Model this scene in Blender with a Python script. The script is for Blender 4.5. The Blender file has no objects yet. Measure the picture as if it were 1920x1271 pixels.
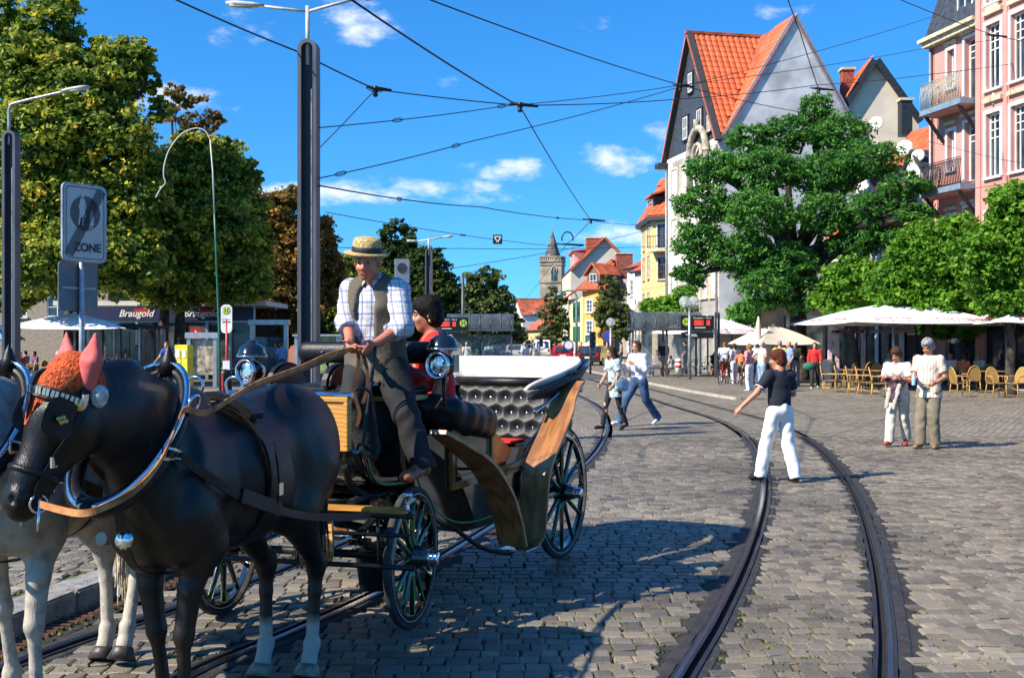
import bpy, math, random
import numpy as np
from mathutils import Vector, Matrix

# ------------------------------------------------------------------ camera, sky, sun, exposure
FPX, CX, HY, CH = 2100.0, 960.0, 640.0, 1.75      # focal length / centre / horizon in photo pixels, eye height
SC = bpy.context.scene
COL = SC.collection
cam = bpy.data.cameras.new('camera'); cam.sensor_width = 36.0; cam.lens = 36.0 * FPX / 1920.0
cam.shift_y = (HY - 635.5) / 1920.0; cam.clip_start = 0.05; cam.clip_end = 6000.0
camo = bpy.data.objects.new('camera', cam); COL.objects.link(camo)
camo.location = (0, 0, CH); camo.rotation_euler = (math.radians(90), 0, 0)
SC.camera = camo
SC.render.engine = 'CYCLES'
SC.view_settings.view_transform = 'Standard'; SC.view_settings.look = 'None'
SC.view_settings.exposure = 0.85; SC.view_settings.gamma = 1.0
try: SC.cycles.max_bounces = 6; SC.cycles.transparent_max_bounces = 16; SC.cycles.diffuse_bounces = 3; SC.cycles.glossy_bounces = 3; SC.cycles.caustics_reflective = False; SC.cycles.caustics_refractive = False
except Exception: pass

SUN_EL = math.radians(40.0)
SUN_DIR = Vector((-0.885, -0.465, 0)).normalized() * math.cos(SUN_EL) + Vector((0, 0, math.sin(SUN_EL)))   # towards the sun
sl = bpy.data.lights.new('sun', 'SUN'); sl.energy = 5.0; sl.angle = math.radians(0.53); sl.color = (1.0, 0.91, 0.76)
slo = bpy.data.objects.new('sun', sl); COL.objects.link(slo)
slo.rotation_euler = SUN_DIR.to_track_quat('Z', 'Y').to_euler(); slo.location = SUN_DIR * 100

W = bpy.data.worlds.new('World'); SC.world = W; W.use_nodes = True
wn, wl = W.node_tree.nodes, W.node_tree.links
bg = wn['Background']; bg.inputs['Strength'].default_value = 0.092
sky = wn.new('ShaderNodeTexSky'); sky.sky_type = 'NISHITA'; sky.sun_disc = False
sky.sun_elevation = SUN_EL; sky.sun_rotation = math.atan2(SUN_DIR.x, SUN_DIR.y)
sky.air_density = 1.0; sky.dust_density = 0.2; sky.ozone_density = 3.0
W.cycles.sampling_method = 'MANUAL'; W.cycles.sample_map_resolution = 256
hs = wn.new('ShaderNodeHueSaturation'); hs.inputs['Saturation'].default_value = 1.30; hs.inputs['Value'].default_value = 1.0
wg = wn.new('ShaderNodeTexCoord'); wv_ = wn.new('ShaderNodeVectorMath'); wv_.operation = 'MULTIPLY_ADD'; wv_.inputs[1].default_value = (1, 1, .82); wv_.inputs[2].default_value = (0, 0, .085)
wl.new(wg.outputs['Generated'], wv_.inputs[0]); wl.new(wv_.outputs[0], sky.inputs[0])
wl.new(sky.outputs['Color'], hs.inputs['Color'])
gr = wn.new('ShaderNodeMix'); gr.data_type = 'RGBA'; gr.blend_type = 'MULTIPLY'; gr.inputs['Factor'].default_value = 1.0
gr.inputs['B'].default_value = (0.52, 1.05, 1.33, 1)
wl.new(hs.outputs['Color'], gr.inputs['A'])

def wmath(op, a, b=None, c=None):
    n = wn.new('ShaderNodeMath'); n.operation = op
    for i, v in enumerate((a, b, c)):
        if v is None: continue
        if isinstance(v, (int, float)): n.inputs[i].default_value = v
        else: wl.new(v, n.inputs[i])
    return n.outputs[0]

# small fair-weather clouds: soft patches at fixed directions, broken up by noise, plus thin scattered ones all round
tc = wn.new('ShaderNodeTexCoord'); sx = wn.new('ShaderNodeSeparateXYZ'); wl.new(tc.outputs['Generated'], sx.inputs[0])
az = wmath('ARCTAN2', sx.outputs[0], sx.outputs[1]); el = wmath('ARCSINE', sx.outputs[2])
cv = wn.new('ShaderNodeCombineXYZ'); wl.new(az, cv.inputs[0]); wl.new(wmath('MULTIPLY', el, 1.9), cv.inputs[1])
nz = wn.new('ShaderNodeTexNoise'); nz.inputs['Scale'].default_value = 26.0; nz.inputs['Detail'].default_value = 7; nz.inputs['Roughness'].default_value = 0.6
wl.new(cv.outputs[0], nz.inputs['Vector'])
nfac = nz.outputs[0]
def cdir(px, py): return math.atan2(px - CX, FPX), math.atan((HY - py) / math.hypot(FPX, px - CX))
CLOUDS = [(1148, 300, 92, 30, 1.0), (950, 318, 100, 24, .9), (820, 350, 130, 22, .75), (640, 362, 150, 28, .95), (1255, 255, 52, 32, .85), (660, 20, 95, 38, .8),
          (700, 62, 100, 26, .75), (440, 45, 60, 34, .5), (840, 156, 30, 12, .5), (1100, 45, 52, 14, .45), (1170, 440, 120, 26, .8), (880, 372, 90, 16, .6), (330, 185, 100, 34, .85), (1480, 20, 60, 18, .4), (540, 370, 120, 30, .9), (1000, 560, 260, 22, .35)]
tot = None
cv0 = wn.new('ShaderNodeCombineXYZ'); wl.new(az, cv0.inputs[0]); wl.new(el, cv0.inputs[1])
for (px, py, rx, ry, st) in CLOUDS:
    a0, e0 = cdir(px, py); kx, ky = FPX / (rx * 1.1), FPX / (ry * 1.15)
    n1 = wn.new('ShaderNodeVectorMath'); n1.operation = 'MULTIPLY_ADD'; n1.inputs[1].default_value = (kx, ky, 0); n1.inputs[2].default_value = (-a0 * kx, -e0 * ky, 0); wl.new(cv0.outputs[0], n1.inputs[0])
    n2 = wn.new('ShaderNodeVectorMath'); n2.operation = 'DOT_PRODUCT'; wl.new(n1.outputs[0], n2.inputs[0]); wl.new(n1.outputs[0], n2.inputs[1])
    g = wmath('MULTIPLY_ADD', n2.outputs['Value'], -st, st)
    tot = g if tot is None else wmath('MAXIMUM', tot, g)
nz2 = wn.new('ShaderNodeTexNoise'); nz2.inputs['Scale'].default_value = 5.0; nz2.inputs['Detail'].default_value = 4
wl.new(cv.outputs[0], nz2.inputs['Vector'])
away = wmath('GREATER_THAN', wmath('ABSOLUTE', az), 0.55)
tot = wmath('MAXIMUM', tot, wmath('ADD', wmath('MULTIPLY', wmath('SUBTRACT', nz2.outputs[0], 0.66), 4.0), wmath('MULTIPLY', wmath('SUBTRACT', away, 1.0), 3.0)))
cl = wmath('ADD', wmath('MAXIMUM', tot, -2.0), wmath('MULTIPLY', wmath('SUBTRACT', nfac, 0.56), 3.4))
mr = wn.new('ShaderNodeMapRange'); mr.interpolation_type = 'SMOOTHSTEP'; mr.inputs['From Min'].default_value = 0.0; mr.inputs['From Max'].default_value = 1.5
wl.new(cl, mr.inputs['Value'])
cm = wn.new('ShaderNodeMix'); cm.data_type = 'RGBA'
cm.inputs['B'].default_value = (7.9, 8.0, 8.5, 1)
wl.new(wmath('MULTIPLY', mr.outputs[0], 0.84), cm.inputs['Factor']); wl.new(gr.outputs['Result'], cm.inputs['A'])
wl.new(cm.outputs['Result'], bg.inputs['Color'])

# ------------------------------------------------------------------ helpers
RNG = random.Random(7)
NR = np.random.default_rng(11)
def P(px, py, d): return Vector(((px - CX) * d / FPX, d, CH - (py - HY) * d / FPX))
def G(px, py, z=0.0):
    d = FPX * (CH - z) / (py - HY); return P(px, py, d)
def PX(px, d): return (px - CX) * d / FPX
def PZ(py, d): return CH - (py - HY) * d / FPX
rad = math.radians

def tag(o, label=None, cat=None, group=None, kind=None):
    if label: o['label'] = label
    if cat: o['category'] = cat
    if group: o['group'] = group
    if kind: o['kind'] = kind
    return o
def empty(name, loc=(0, 0, 0), rz=0.0, label=None, cat=None, group=None, s=1.0):
    o = bpy.data.objects.new(name, None); COL.objects.link(o); o.location = loc; o.rotation_euler = (0, 0, rz); o.scale = (s, s, s)
    return tag(o, label, cat, group)
def copy_tree(o, parent=None):
    c = o.copy(); COL.objects.link(c)
    if parent is not None: c.parent = parent
    for ch in list(o.children): copy_tree(ch, c)
    return c
def mkobj(name, mesh, parent=None, loc=None):
    o = bpy.data.objects.new(name, mesh); COL.objects.link(o)
    if parent is not None: o.parent = parent
    if loc is not None: o.location = loc
    return o

MATS = {}
def mat(name, col=(.5, .5, .5), rough=.6, metal=0.0, var=.12, scale=6.0, bump=0.0, bscale=None, spec=.5, alpha=None, emit=None, trans=0.0, coat=0.0, objvar=0.0, col2=None):
    if name in MATS: return MATS[name]
    m = bpy.data.materials.new(name); m.use_nodes = True; MATS[name] = m
    n, l = m.node_tree.nodes, m.node_tree.links
    b = n['Principled BSDF']
    b.inputs['Roughness'].default_value = rough; b.inputs['Metallic'].default_value = metal
    b.inputs['Specular IOR Level'].default_value = spec
    if coat: b.inputs['Coat Weight'].default_value = coat; b.inputs['Coat Roughness'].default_value = .08
    if trans: b.inputs['Transmission Weight'].default_value = trans
    if emit: b.inputs['Emission Color'].default_value = (*emit[:3], 1); b.inputs['Emission Strength'].default_value = emit[3]
    t = n.new('ShaderNodeTexCoord')
    nz = n.new('ShaderNodeTexNoise'); nz.inputs['Scale'].default_value = scale; nz.inputs['Detail'].default_value = 5
    l.new(t.outputs['Object'], nz.inputs['Vector'])
    mx = n.new('ShaderNodeMix'); mx.data_type = 'RGBA'
    c2 = col2 if col2 else tuple(max(0, c * (1 - 2.2 * var)) for c in col)
    c1 = col if col2 else tuple(c * (1 + var) for c in col)
    mx.inputs['A'].default_value = (*c1, 1); mx.inputs['B'].default_value = (*c2, 1)
    rp = n.new('ShaderNodeMapRange'); rp.inputs['From Min'].default_value = .35; rp.inputs['From Max'].default_value = .7
    l.new(nz.outputs[0], rp.inputs['Value']); l.new(rp.outputs[0], mx.inputs['Factor'])
    out = mx.outputs['Result']
    if objvar:
        oi = n.new('ShaderNodeObjectInfo'); h = n.new('ShaderNodeHueSaturation')
        mm = n.new('ShaderNodeMapRange'); mm.inputs['To Min'].default_value = 1 - objvar; mm.inputs['To Max'].default_value = 1 + objvar
        l.new(oi.outputs['Random'], mm.inputs['Value']); l.new(mm.outputs[0], h.inputs['Value']); l.new(out, h.inputs['Color']); out = h.outputs['Color']
    l.new(out, b.inputs['Base Color'])
    if bump:
        bn = n.new('ShaderNodeTexNoise'); bn.inputs['Scale'].default_value = bscale or scale * 4; bn.inputs['Detail'].default_value = 4
        l.new(t.outputs['Object'], bn.inputs['Vector'])
        bp = n.new('ShaderNodeBump'); bp.inputs['Strength'].default_value = bump; bp.inputs['Distance'].default_value = .02
        l.new(bn.outputs[0], bp.inputs['Height']); l.new(bp.outputs[0], b.inputs['Normal'])
    if alpha is not None: b.inputs['Alpha'].default_value = alpha
    return m
def nodes(m): return m.node_tree.nodes, m.node_tree.links, m.node_tree.nodes['Principled BSDF']

class MB:
    """collects faces of one mesh"""
    def __init__(s): s.v = []; s.f = []; s.m = []; s.sm = []
    def add(s, vs, fs, mi=0, smooth=False):
        o = len(s.v); s.v.extend([tuple(v) for v in vs]); s.f.extend([tuple(i + o for i in f) for f in fs]); s.m.extend([mi] * len(fs)); s.sm.extend([smooth] * len(fs)); return s
    def box(s, c, d, mi=0, M=None, taper=1.0):
        x, y, z = (k / 2 for k in d); vs = []
        for dz in (-1, 1):
            t = taper if dz > 0 else 1
            for dx, dy in ((-1, -1), (1, -1), (1, 1), (-1, 1)):
                p = Vector((dx * x * t, dy * y * t, dz * z))
                if M is not None: p = M @ p
                vs.append(p + Vector(c))
        return s.add(vs, [(3, 2, 1, 0), (4, 5, 6, 7), (0, 1, 5, 4), (1, 2, 6, 5), (2, 3, 7, 6), (3, 0, 4, 7)], mi)
    def bar(s, a, b, w, h=None, mi=0, up=(0, 0, 1)):
        a, b = Vector(a), Vector(b); h = h or w; t = (b - a).normalized(); u = Vector(up)
        if abs(t.dot(u)) > .98: u = Vector((1, 0, 0))
        r = t.cross(u).normalized(); u = r.cross(t)
        vs = [p + r * (sx * w / 2) + u * (sy * h / 2) for p in (a, b) for sx, sy in ((-1, -1), (1, -1), (1, 1), (-1, 1))]
        return s.add(vs, [(3, 2, 1, 0), (4, 5, 6, 7), (0, 1, 5, 4), (1, 2, 6, 5), (2, 3, 7, 6), (3, 0, 4, 7)], mi)
    def tube(s, pts, r, n=8, mi=0, closed=False, caps=True, flat=None, smooth=True):
        """round tube along pts (radius may be a list); flat=(direction, factor) squashes the section"""
        pts = [Vector(p) for p in pts]; N = len(pts); rs = r if isinstance(r, (list, tuple)) else [r] * N
        vs = []; pr = None
        for i, p in enumerate(pts):
            if closed: t = pts[(i + 1) % N] - pts[i - 1]
            else: t = pts[min(i + 1, N - 1)] - pts[max(i - 1, 0)]
            t = t.normalized() if t.length > 1e-9 else Vector((0, 0, 1))
            if pr is None:
                a = Vector((0, 0, 1)) if abs(t.z) < .9 else Vector((1, 0, 0)); pr = t.cross(a).normalized()
            pr = (pr - t * pr.dot(t)).normalized(); q = t.cross(pr)
            for k in range(n):
                a = 2 * math.pi * k / n; o = pr * math.cos(a) * rs[i] + q * math.sin(a) * rs[i]
                if flat is not None: fd = flat[0]; o = o - fd * (o.dot(fd) * (1 - flat[1]))
                vs.append(p + o)
        fs = []; M = N if closed else N - 1
        for i in range(M):
            for k in range(n):
                a, b = i * n + k, i * n + (k + 1) % n; j = (i + 1) % N; fs.append((a, b, j * n + (k + 1) % n, j * n + k))
        s.add(vs, fs, mi, smooth)
        if caps and not closed:
            o = len(s.v) - len(vs); s.f.append(tuple(o + k for k in reversed(range(n)))); s.f.append(tuple(o + (N - 1) * n + k for k in range(n))); s.m += [mi, mi]; s.sm += [False, False]
        return s
    def lathe(s, prof, c=(0, 0, 0), n=16, mi=0, M=None, smooth=True, caps=True):
        if prof[0] == prof[-1]: caps = False
        if len(prof) == 3 and prof[0][0] == 0 and prof[0][1] == prof[1][1]: smooth = False
        vs = []
        for (r, z) in prof:
            for k in range(n):
                a = 2 * math.pi * k / n; p = Vector((r * math.cos(a), r * math.sin(a), z))
                if M is not None: p = M @ p
                vs.append(p + Vector(c))
        fs = [(i * n + k, i * n + (k + 1) % n, (i + 1) * n + (k + 1) % n, (i + 1) * n + k) for i in range(len(prof) - 1) for k in range(n)]
        s.add(vs, fs, mi, smooth); o = len(s.v) - len(vs)
        if caps and prof[0][0] > 1e-4: s.f.append(tuple(o + k for k in reversed(range(n)))); s.m.append(mi); s.sm.append(False)
        if caps and prof[-1][0] > 1e-4: s.f.append(tuple(o + (len(prof) - 1) * n + k for k in range(n))); s.m.append(mi); s.sm.append(False)
        return s
    def prism(s, poly, off, mi=0):
        """closed polygon (3-D points) extruded by the vector off"""
        poly = [Vector(p) for p in poly]; off = Vector(off); n = len(poly)
        vs = poly + [p + off for p in poly]
        return s.add(vs, [tuple(reversed(range(n))), tuple(range(n, 2 * n))] + [(i, (i + 1) % n, n + (i + 1) % n, n + i) for i in range(n)], mi)
    def ribbon(s, pts, widths, side, thick=.004, mi=0):
        """flat strap through pts, width along side, solid"""
        pts = [Vector(p) for p in pts]; N = len(pts); vs = []
        for i, p in enumerate(pts):
            t = (pts[min(i + 1, N - 1)] - pts[max(i - 1, 0)]).normalized()
            sd = Vector(side[i]) if isinstance(side, list) else Vector(side)
            sd = (sd - t * sd.dot(t)).normalized(); nn = t.cross(sd)
            w = widths[i] if isinstance(widths, (list, tuple)) else widths
            for a, b in ((-1, -1), (1, -1), (1, 1), (-1, 1)): vs.append(p + sd * a * w / 2 + nn * b * thick / 2)
        fs = [(i * 4 + k, i * 4 + (k + 1) % 4, i * 4 + 4 + (k + 1) % 4, i * 4 + 4 + k) for i in range(N - 1) for k in range(4)]
        fs += [(3, 2, 1, 0), tuple((N - 1) * 4 + k for k in range(4))]
        return s.add(vs, fs, mi)
    def mesh(s, name, mats):
        me = bpy.data.meshes.new(name); me.from_pydata(s.v, [], s.f)
        for m in (mats if isinstance(mats, (list, tuple)) else [mats]): me.materials.append(m)
        me.polygons.foreach_set('material_index', s.m); me.polygons.foreach_set('use_smooth', s.sm); me.update()
        return me
    def build(s, name, mats, parent=None, loc=None, bevel=0.0, bseg=2):
        me = s.mesh(name, mats)
        o = mkobj(name, me, parent, loc)
        import bmesh
        bm = bmesh.new(); bm.from_mesh(me)
        bmesh.ops.recalc_face_normals(bm, faces=bm.faces[:])
        if bevel:
            bmesh.ops.bevel(bm, geom=[e for e in bm.edges if len(e.link_faces) == 2 and e.calc_face_angle(0) > .6], offset=bevel, segments=bseg, affect='EDGES', clamp_overlap=True)
        bm.to_mesh(me); bm.free()
        return o

def np_mesh(name, v, f, mats, smooth=False, mi=None, attr=None):
    """fast mesh from arrays; all faces have the same number of corners"""
    v = np.asarray(v, np.float32); f = np.asarray(f, np.int32); k = f.shape[1]
    me = bpy.data.meshes.new(name); me.vertices.add(len(v)); me.vertices.foreach_set('co', v.ravel())
    me.loops.add(f.size); me.loops.foreach_set('vertex_index', f.ravel())
    me.polygons.add(len(f)); me.polygons.foreach_set('loop_start', np.arange(0, f.size, k, dtype=np.int32))
    try: me.polygons.foreach_set('loop_total', np.full(len(f), k, np.int32))
    except Exception: pass
    for m in (mats if isinstance(mats, (list, tuple)) else [mats]): me.materials.append(m)
    if mi is not None: me.polygons.foreach_set('material_index', np.asarray(mi, np.int32))
    me.polygons.foreach_set('use_smooth', np.full(len(f), smooth, bool))
    if attr is not None:
        a = me.attributes.new('vary', 'FLOAT', 'FACE'); a.data.foreach_set('value', np.asarray(attr, np.float32))
    me.update(calc_edges=True); me.validate()
    return me

def catmull(pts, n=8, closed=False):
    pts = [Vector(p) for p in pts]; out = []; N = len(pts)
    for i in range(N if closed else N - 1):
        if closed: p0, p1, p2, p3 = (pts[(i + k) % N] for k in (-1, 0, 1, 2))
        else: p0, p1, p2, p3 = pts[max(i - 1, 0)], pts[i], pts[i + 1], pts[min(i + 2, N - 1)]
        for k in range(n):
            t = k / n; out.append(.5 * ((2 * p1) + (p2 - p0) * t + (2 * p0 - 5 * p1 + 4 * p2 - p3) * t * t + (3 * p1 - p0 - 3 * p2 + p3) * t ** 3))
    if not closed: out.append(pts[-1])
    return out

def text(body, size, loc, mat_, parent, rot=None, name='lettering', align='CENTER', ext=.002, shear=0.0, sx=1.0, bold=0.0):
    """flat lettering; rot is a Matrix whose x is the writing direction and y its up direction"""
    c = bpy.data.curves.new(name, 'FONT'); c.body = body; c.size = size; c.align_x = align; c.align_y = 'CENTER'; c.extrude = ext; c.shear = shear; c.offset = bold
    c.materials.append(mat_); to = bpy.data.objects.new(name, c); COL.objects.link(to); me = bpy.data.meshes.new_from_object(to); bpy.data.objects.remove(to)
    o = mkobj(name, me)
    if parent is not None: o.parent = parent
    o.matrix_local = Matrix.Translation(Vector(loc)) @ (rot.to_4x4() if rot is not None else Matrix.Identity(4)) @ Matrix.Diagonal((sx, 1, 1, 1))
    return o
def frame(xd, yd):
    """rotation whose x axis is xd, y axis near yd"""
    x = Vector(xd).normalized(); z = x.cross(Vector(yd)).normalized(); y = z.cross(x)
    return Matrix((x, y, z)).transposed()

# ------------------------------------------------------------------ smooth solids (round cones, ellipsoids) meshed by surface nets
class SDF:
    def __init__(s): s.p = []
    def cone(s, a, b, ra, rb, k=.02, flat=None, cutb=None, cuta=None, neg=False, mi=0):
        s.p.append(('c', np.array(a, float), np.array(b, float), ra, rb, k, flat, cuta, cutb, neg, mi)); return s
    def ell(s, c, r, k=.02, R=None, neg=False, mi=0):
        s.p.append(('e', np.array(c, float), np.array(r, float), None if R is None else np.array(R, float), None, k, None, None, None, neg, mi)); return s
    def chain(s, pts, rs, k=.02, **kw):
        for i in range(len(pts) - 1): s.cone(pts[i], pts[i + 1], rs[i], rs[i + 1], k, **kw)
        return s
    def bounds(s):
        lo, hi = np.full(3, 1e9), np.full(3, -1e9)
        for p in s.p:
            if p[9]: continue
            if p[0] == 'c': r = max(p[3], p[4]) * 1.15; lo = np.minimum(lo, np.minimum(p[1], p[2]) - r); hi = np.maximum(hi, np.maximum(p[1], p[2]) + r)
            else: r = p[2].max() if p[3] is not None else p[2]; lo = np.minimum(lo, p[1] - r); hi = np.maximum(hi, p[1] + r)
        return lo, hi
    def mesh(s, vox, fold=0.0, fscale=30.0, fseed=0.0):
        lo, hi = s.bounds(); lo = lo - vox * 3 - fold; hi = hi + vox * 3 + fold
        dim = np.ceil((hi - lo) / vox).astype(int) + 1
        ax = [lo[i] + np.arange(dim[i]) * vox for i in range(3)]
        F = np.full(dim, 1.0, np.float32)
        for p in s.p:
            k = p[5]
            if p[0] == 'c':
                fl = p[6]; r = max(p[3], p[4]); m = r * (1.0 if fl is None else max(1, fl[1])) + k + vox * 3
                blo, bhi = np.minimum(p[1], p[2]) - m, np.maximum(p[1], p[2]) + m
            else:
                m = (p[2].max() if p[3] is not None else p[2]) + k + vox * 3; blo, bhi = p[1] - m, p[1] + m
            i0 = np.clip(np.floor((blo - lo) / vox).astype(int), 0, dim); i1 = np.clip(np.ceil((bhi - lo) / vox).astype(int) + 1, 0, dim)
            if (i1 <= i0).any(): continue
            X, Y, Z = np.meshgrid(ax[0][i0[0]:i1[0]], ax[1][i0[1]:i1[1]], ax[2][i0[2]:i1[2]], indexing='ij')
            if p[0] == 'c':
                a, b, ra, rb = p[1], p[2], p[3], p[4]
                qx, qy, qz = X - a[0], Y - a[1], Z - a[2]
                ba = b - a; cut = None; L = np.linalg.norm(ba) + 1e-9; t_ = ba / L
                along = qx * t_[0] + qy * t_[1] + qz * t_[2]
                if p[8] is not None: cut = along - L - p[8]
                if p[7] is not None: ca = -along - p[7]; cut = ca if cut is None else np.maximum(cut, ca)
                if fl is not None:
                    fd = np.array(fl[0], float); fd = fd / np.linalg.norm(fd); fs = 1.0 / fl[1] - 1.0
                    dd = (qx * fd[0] + qy * fd[1] + qz * fd[2]) * fs; qx, qy, qz = qx + dd * fd[0], qy + dd * fd[1], qz + dd * fd[2]
                    w = float(ba @ fd) * fs; ba = ba + w * fd
                l2 = ba @ ba + 1e-12
                h = np.clip((qx * ba[0] + qy * ba[1] + qz * ba[2]) / l2, 0, 1)
                d = np.sqrt((qx - ba[0] * h) ** 2 + (qy - ba[1] * h) ** 2 + (qz - ba[2] * h) ** 2) - (ra + (rb - ra) * h)
                if cut is not None: d = np.maximum(d, cut)
            else:
                qx, qy, qz = X - p[1][0], Y - p[1][1], Z - p[1][2]
                if p[3] is not None:
                    R = p[3]; qx, qy, qz = (R[0, 0] * qx + R[1, 0] * qy + R[2, 0] * qz, R[0, 1] * qx + R[1, 1] * qy + R[2, 1] * qz, R[0, 2] * qx + R[1, 2] * qy + R[2, 2] * qz)
                r = p[2]; k0 = np.sqrt((qx / r[0]) ** 2 + (qy / r[1]) ** 2 + (qz / r[2]) ** 2); k1 = np.sqrt((qx / r[0] ** 2) ** 2 + (qy / r[1] ** 2) ** 2 + (qz / r[2] ** 2) ** 2)
                d = k0 * (k0 - 1.0) / np.maximum(k1, 1e-9)
            sl = tuple(slice(i0[j], i1[j]) for j in range(3)); A = F[sl]
            if p[9]:
                h = np.maximum(k - np.abs(A + d), 0) / max(k, 1e-6); F[sl] = np.maximum(A, -d) + h * h * k * .25
            else:
                h = np.maximum(k - np.abs(A - d), 0) / max(k, 1e-6); F[sl] = np.minimum(A, d) - h * h * k * .25
        if fold:
            X, Y, Z = np.meshgrid(*ax, indexing='ij'); q = fscale
            w = np.sin(X * q * 1.1 + 2.1 * np.sin(Z * q * .43 + fseed) + Y * q * .5) * np.sin(Z * q * .8 + 1.7 * np.sin(X * q * .37 + 1.3 + fseed) + Y * q * .3 + fseed)
            F = F + (fold * w).astype(np.float32)
        return surfnet(F, lo, vox)

def surfnet(F, lo, vox):
    I = F < 0; nx, ny, nz = F.shape
    cnt = np.zeros((nx - 1, ny - 1, nz - 1), np.int8); offs = [(a, b, c) for a in (0, 1) for b in (0, 1) for c in (0, 1)]
    for a, b, c in offs: cnt += I[a:nx - 1 + a, b:ny - 1 + b, c:nz - 1 + c]
    act = np.argwhere((cnt > 0) & (cnt < 8))
    idx = np.full(cnt.shape, -1, np.int32); idx[act[:, 0], act[:, 1], act[:, 2]] = np.arange(len(act))
    val = np.stack([F[act[:, 0] + a, act[:, 1] + b, act[:, 2] + c] for a, b, c in offs], 1)
    pos = np.zeros((len(act), 3)); n = np.zeros(len(act)); O = np.array(offs, float)
    for i in range(8):
        for j in range(i + 1, 8):
            if abs(O[i] - O[j]).sum() != 1: continue
            x = (val[:, i] < 0) != (val[:, j] < 0); t = np.where(x, val[:, i] / np.where(x, val[:, i] - val[:, j], 1), 0)
            pos += np.where(x[:, None], O[i] + t[:, None] * (O[j] - O[i]), 0); n += x
    V = (act + pos / n[:, None]) * vox + lo
    fs = []
    for ax in range(3):
        s0 = [slice(None)] * 3; s1 = [slice(None)] * 3; s0[ax] = slice(0, -1); s1[ax] = slice(1, None)
        e = np.argwhere(I[tuple(s0)] != I[tuple(s1)]); u, w = (ax + 1) % 3, (ax + 2) % 3
        e = e[(e[:, u] > 0) & (e[:, w] > 0) & (e[:, u] < F.shape[u] - 1) & (e[:, w] < F.shape[w] - 1)]
        if len(e) == 0: continue
        q = []
        for du, dw in ((-1, -1), (0, -1), (0, 0), (-1, 0)):
            c = e.copy(); c[:, u] += du; c[:, w] += dw; q.append(idx[c[:, 0], c[:, 1], c[:, 2]])
        q = np.stack(q, 1); flip = ~I[e[:, 0], e[:, 1], e[:, 2]]; q[flip] = q[flip][:, ::-1]; fs.append(q)
    fs = np.concatenate(fs); fs = fs[(fs >= 0).all(1)]
    return V, fs
def sdf_obj(name, S, vox, m, parent=None, fold=0.0, fscale=30.0, fseed=0.0):
    v, f = S.mesh(vox, fold, fscale, fseed)
    return mkobj(name, np_mesh(name, v, f, m, smooth=True), parent)
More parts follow.
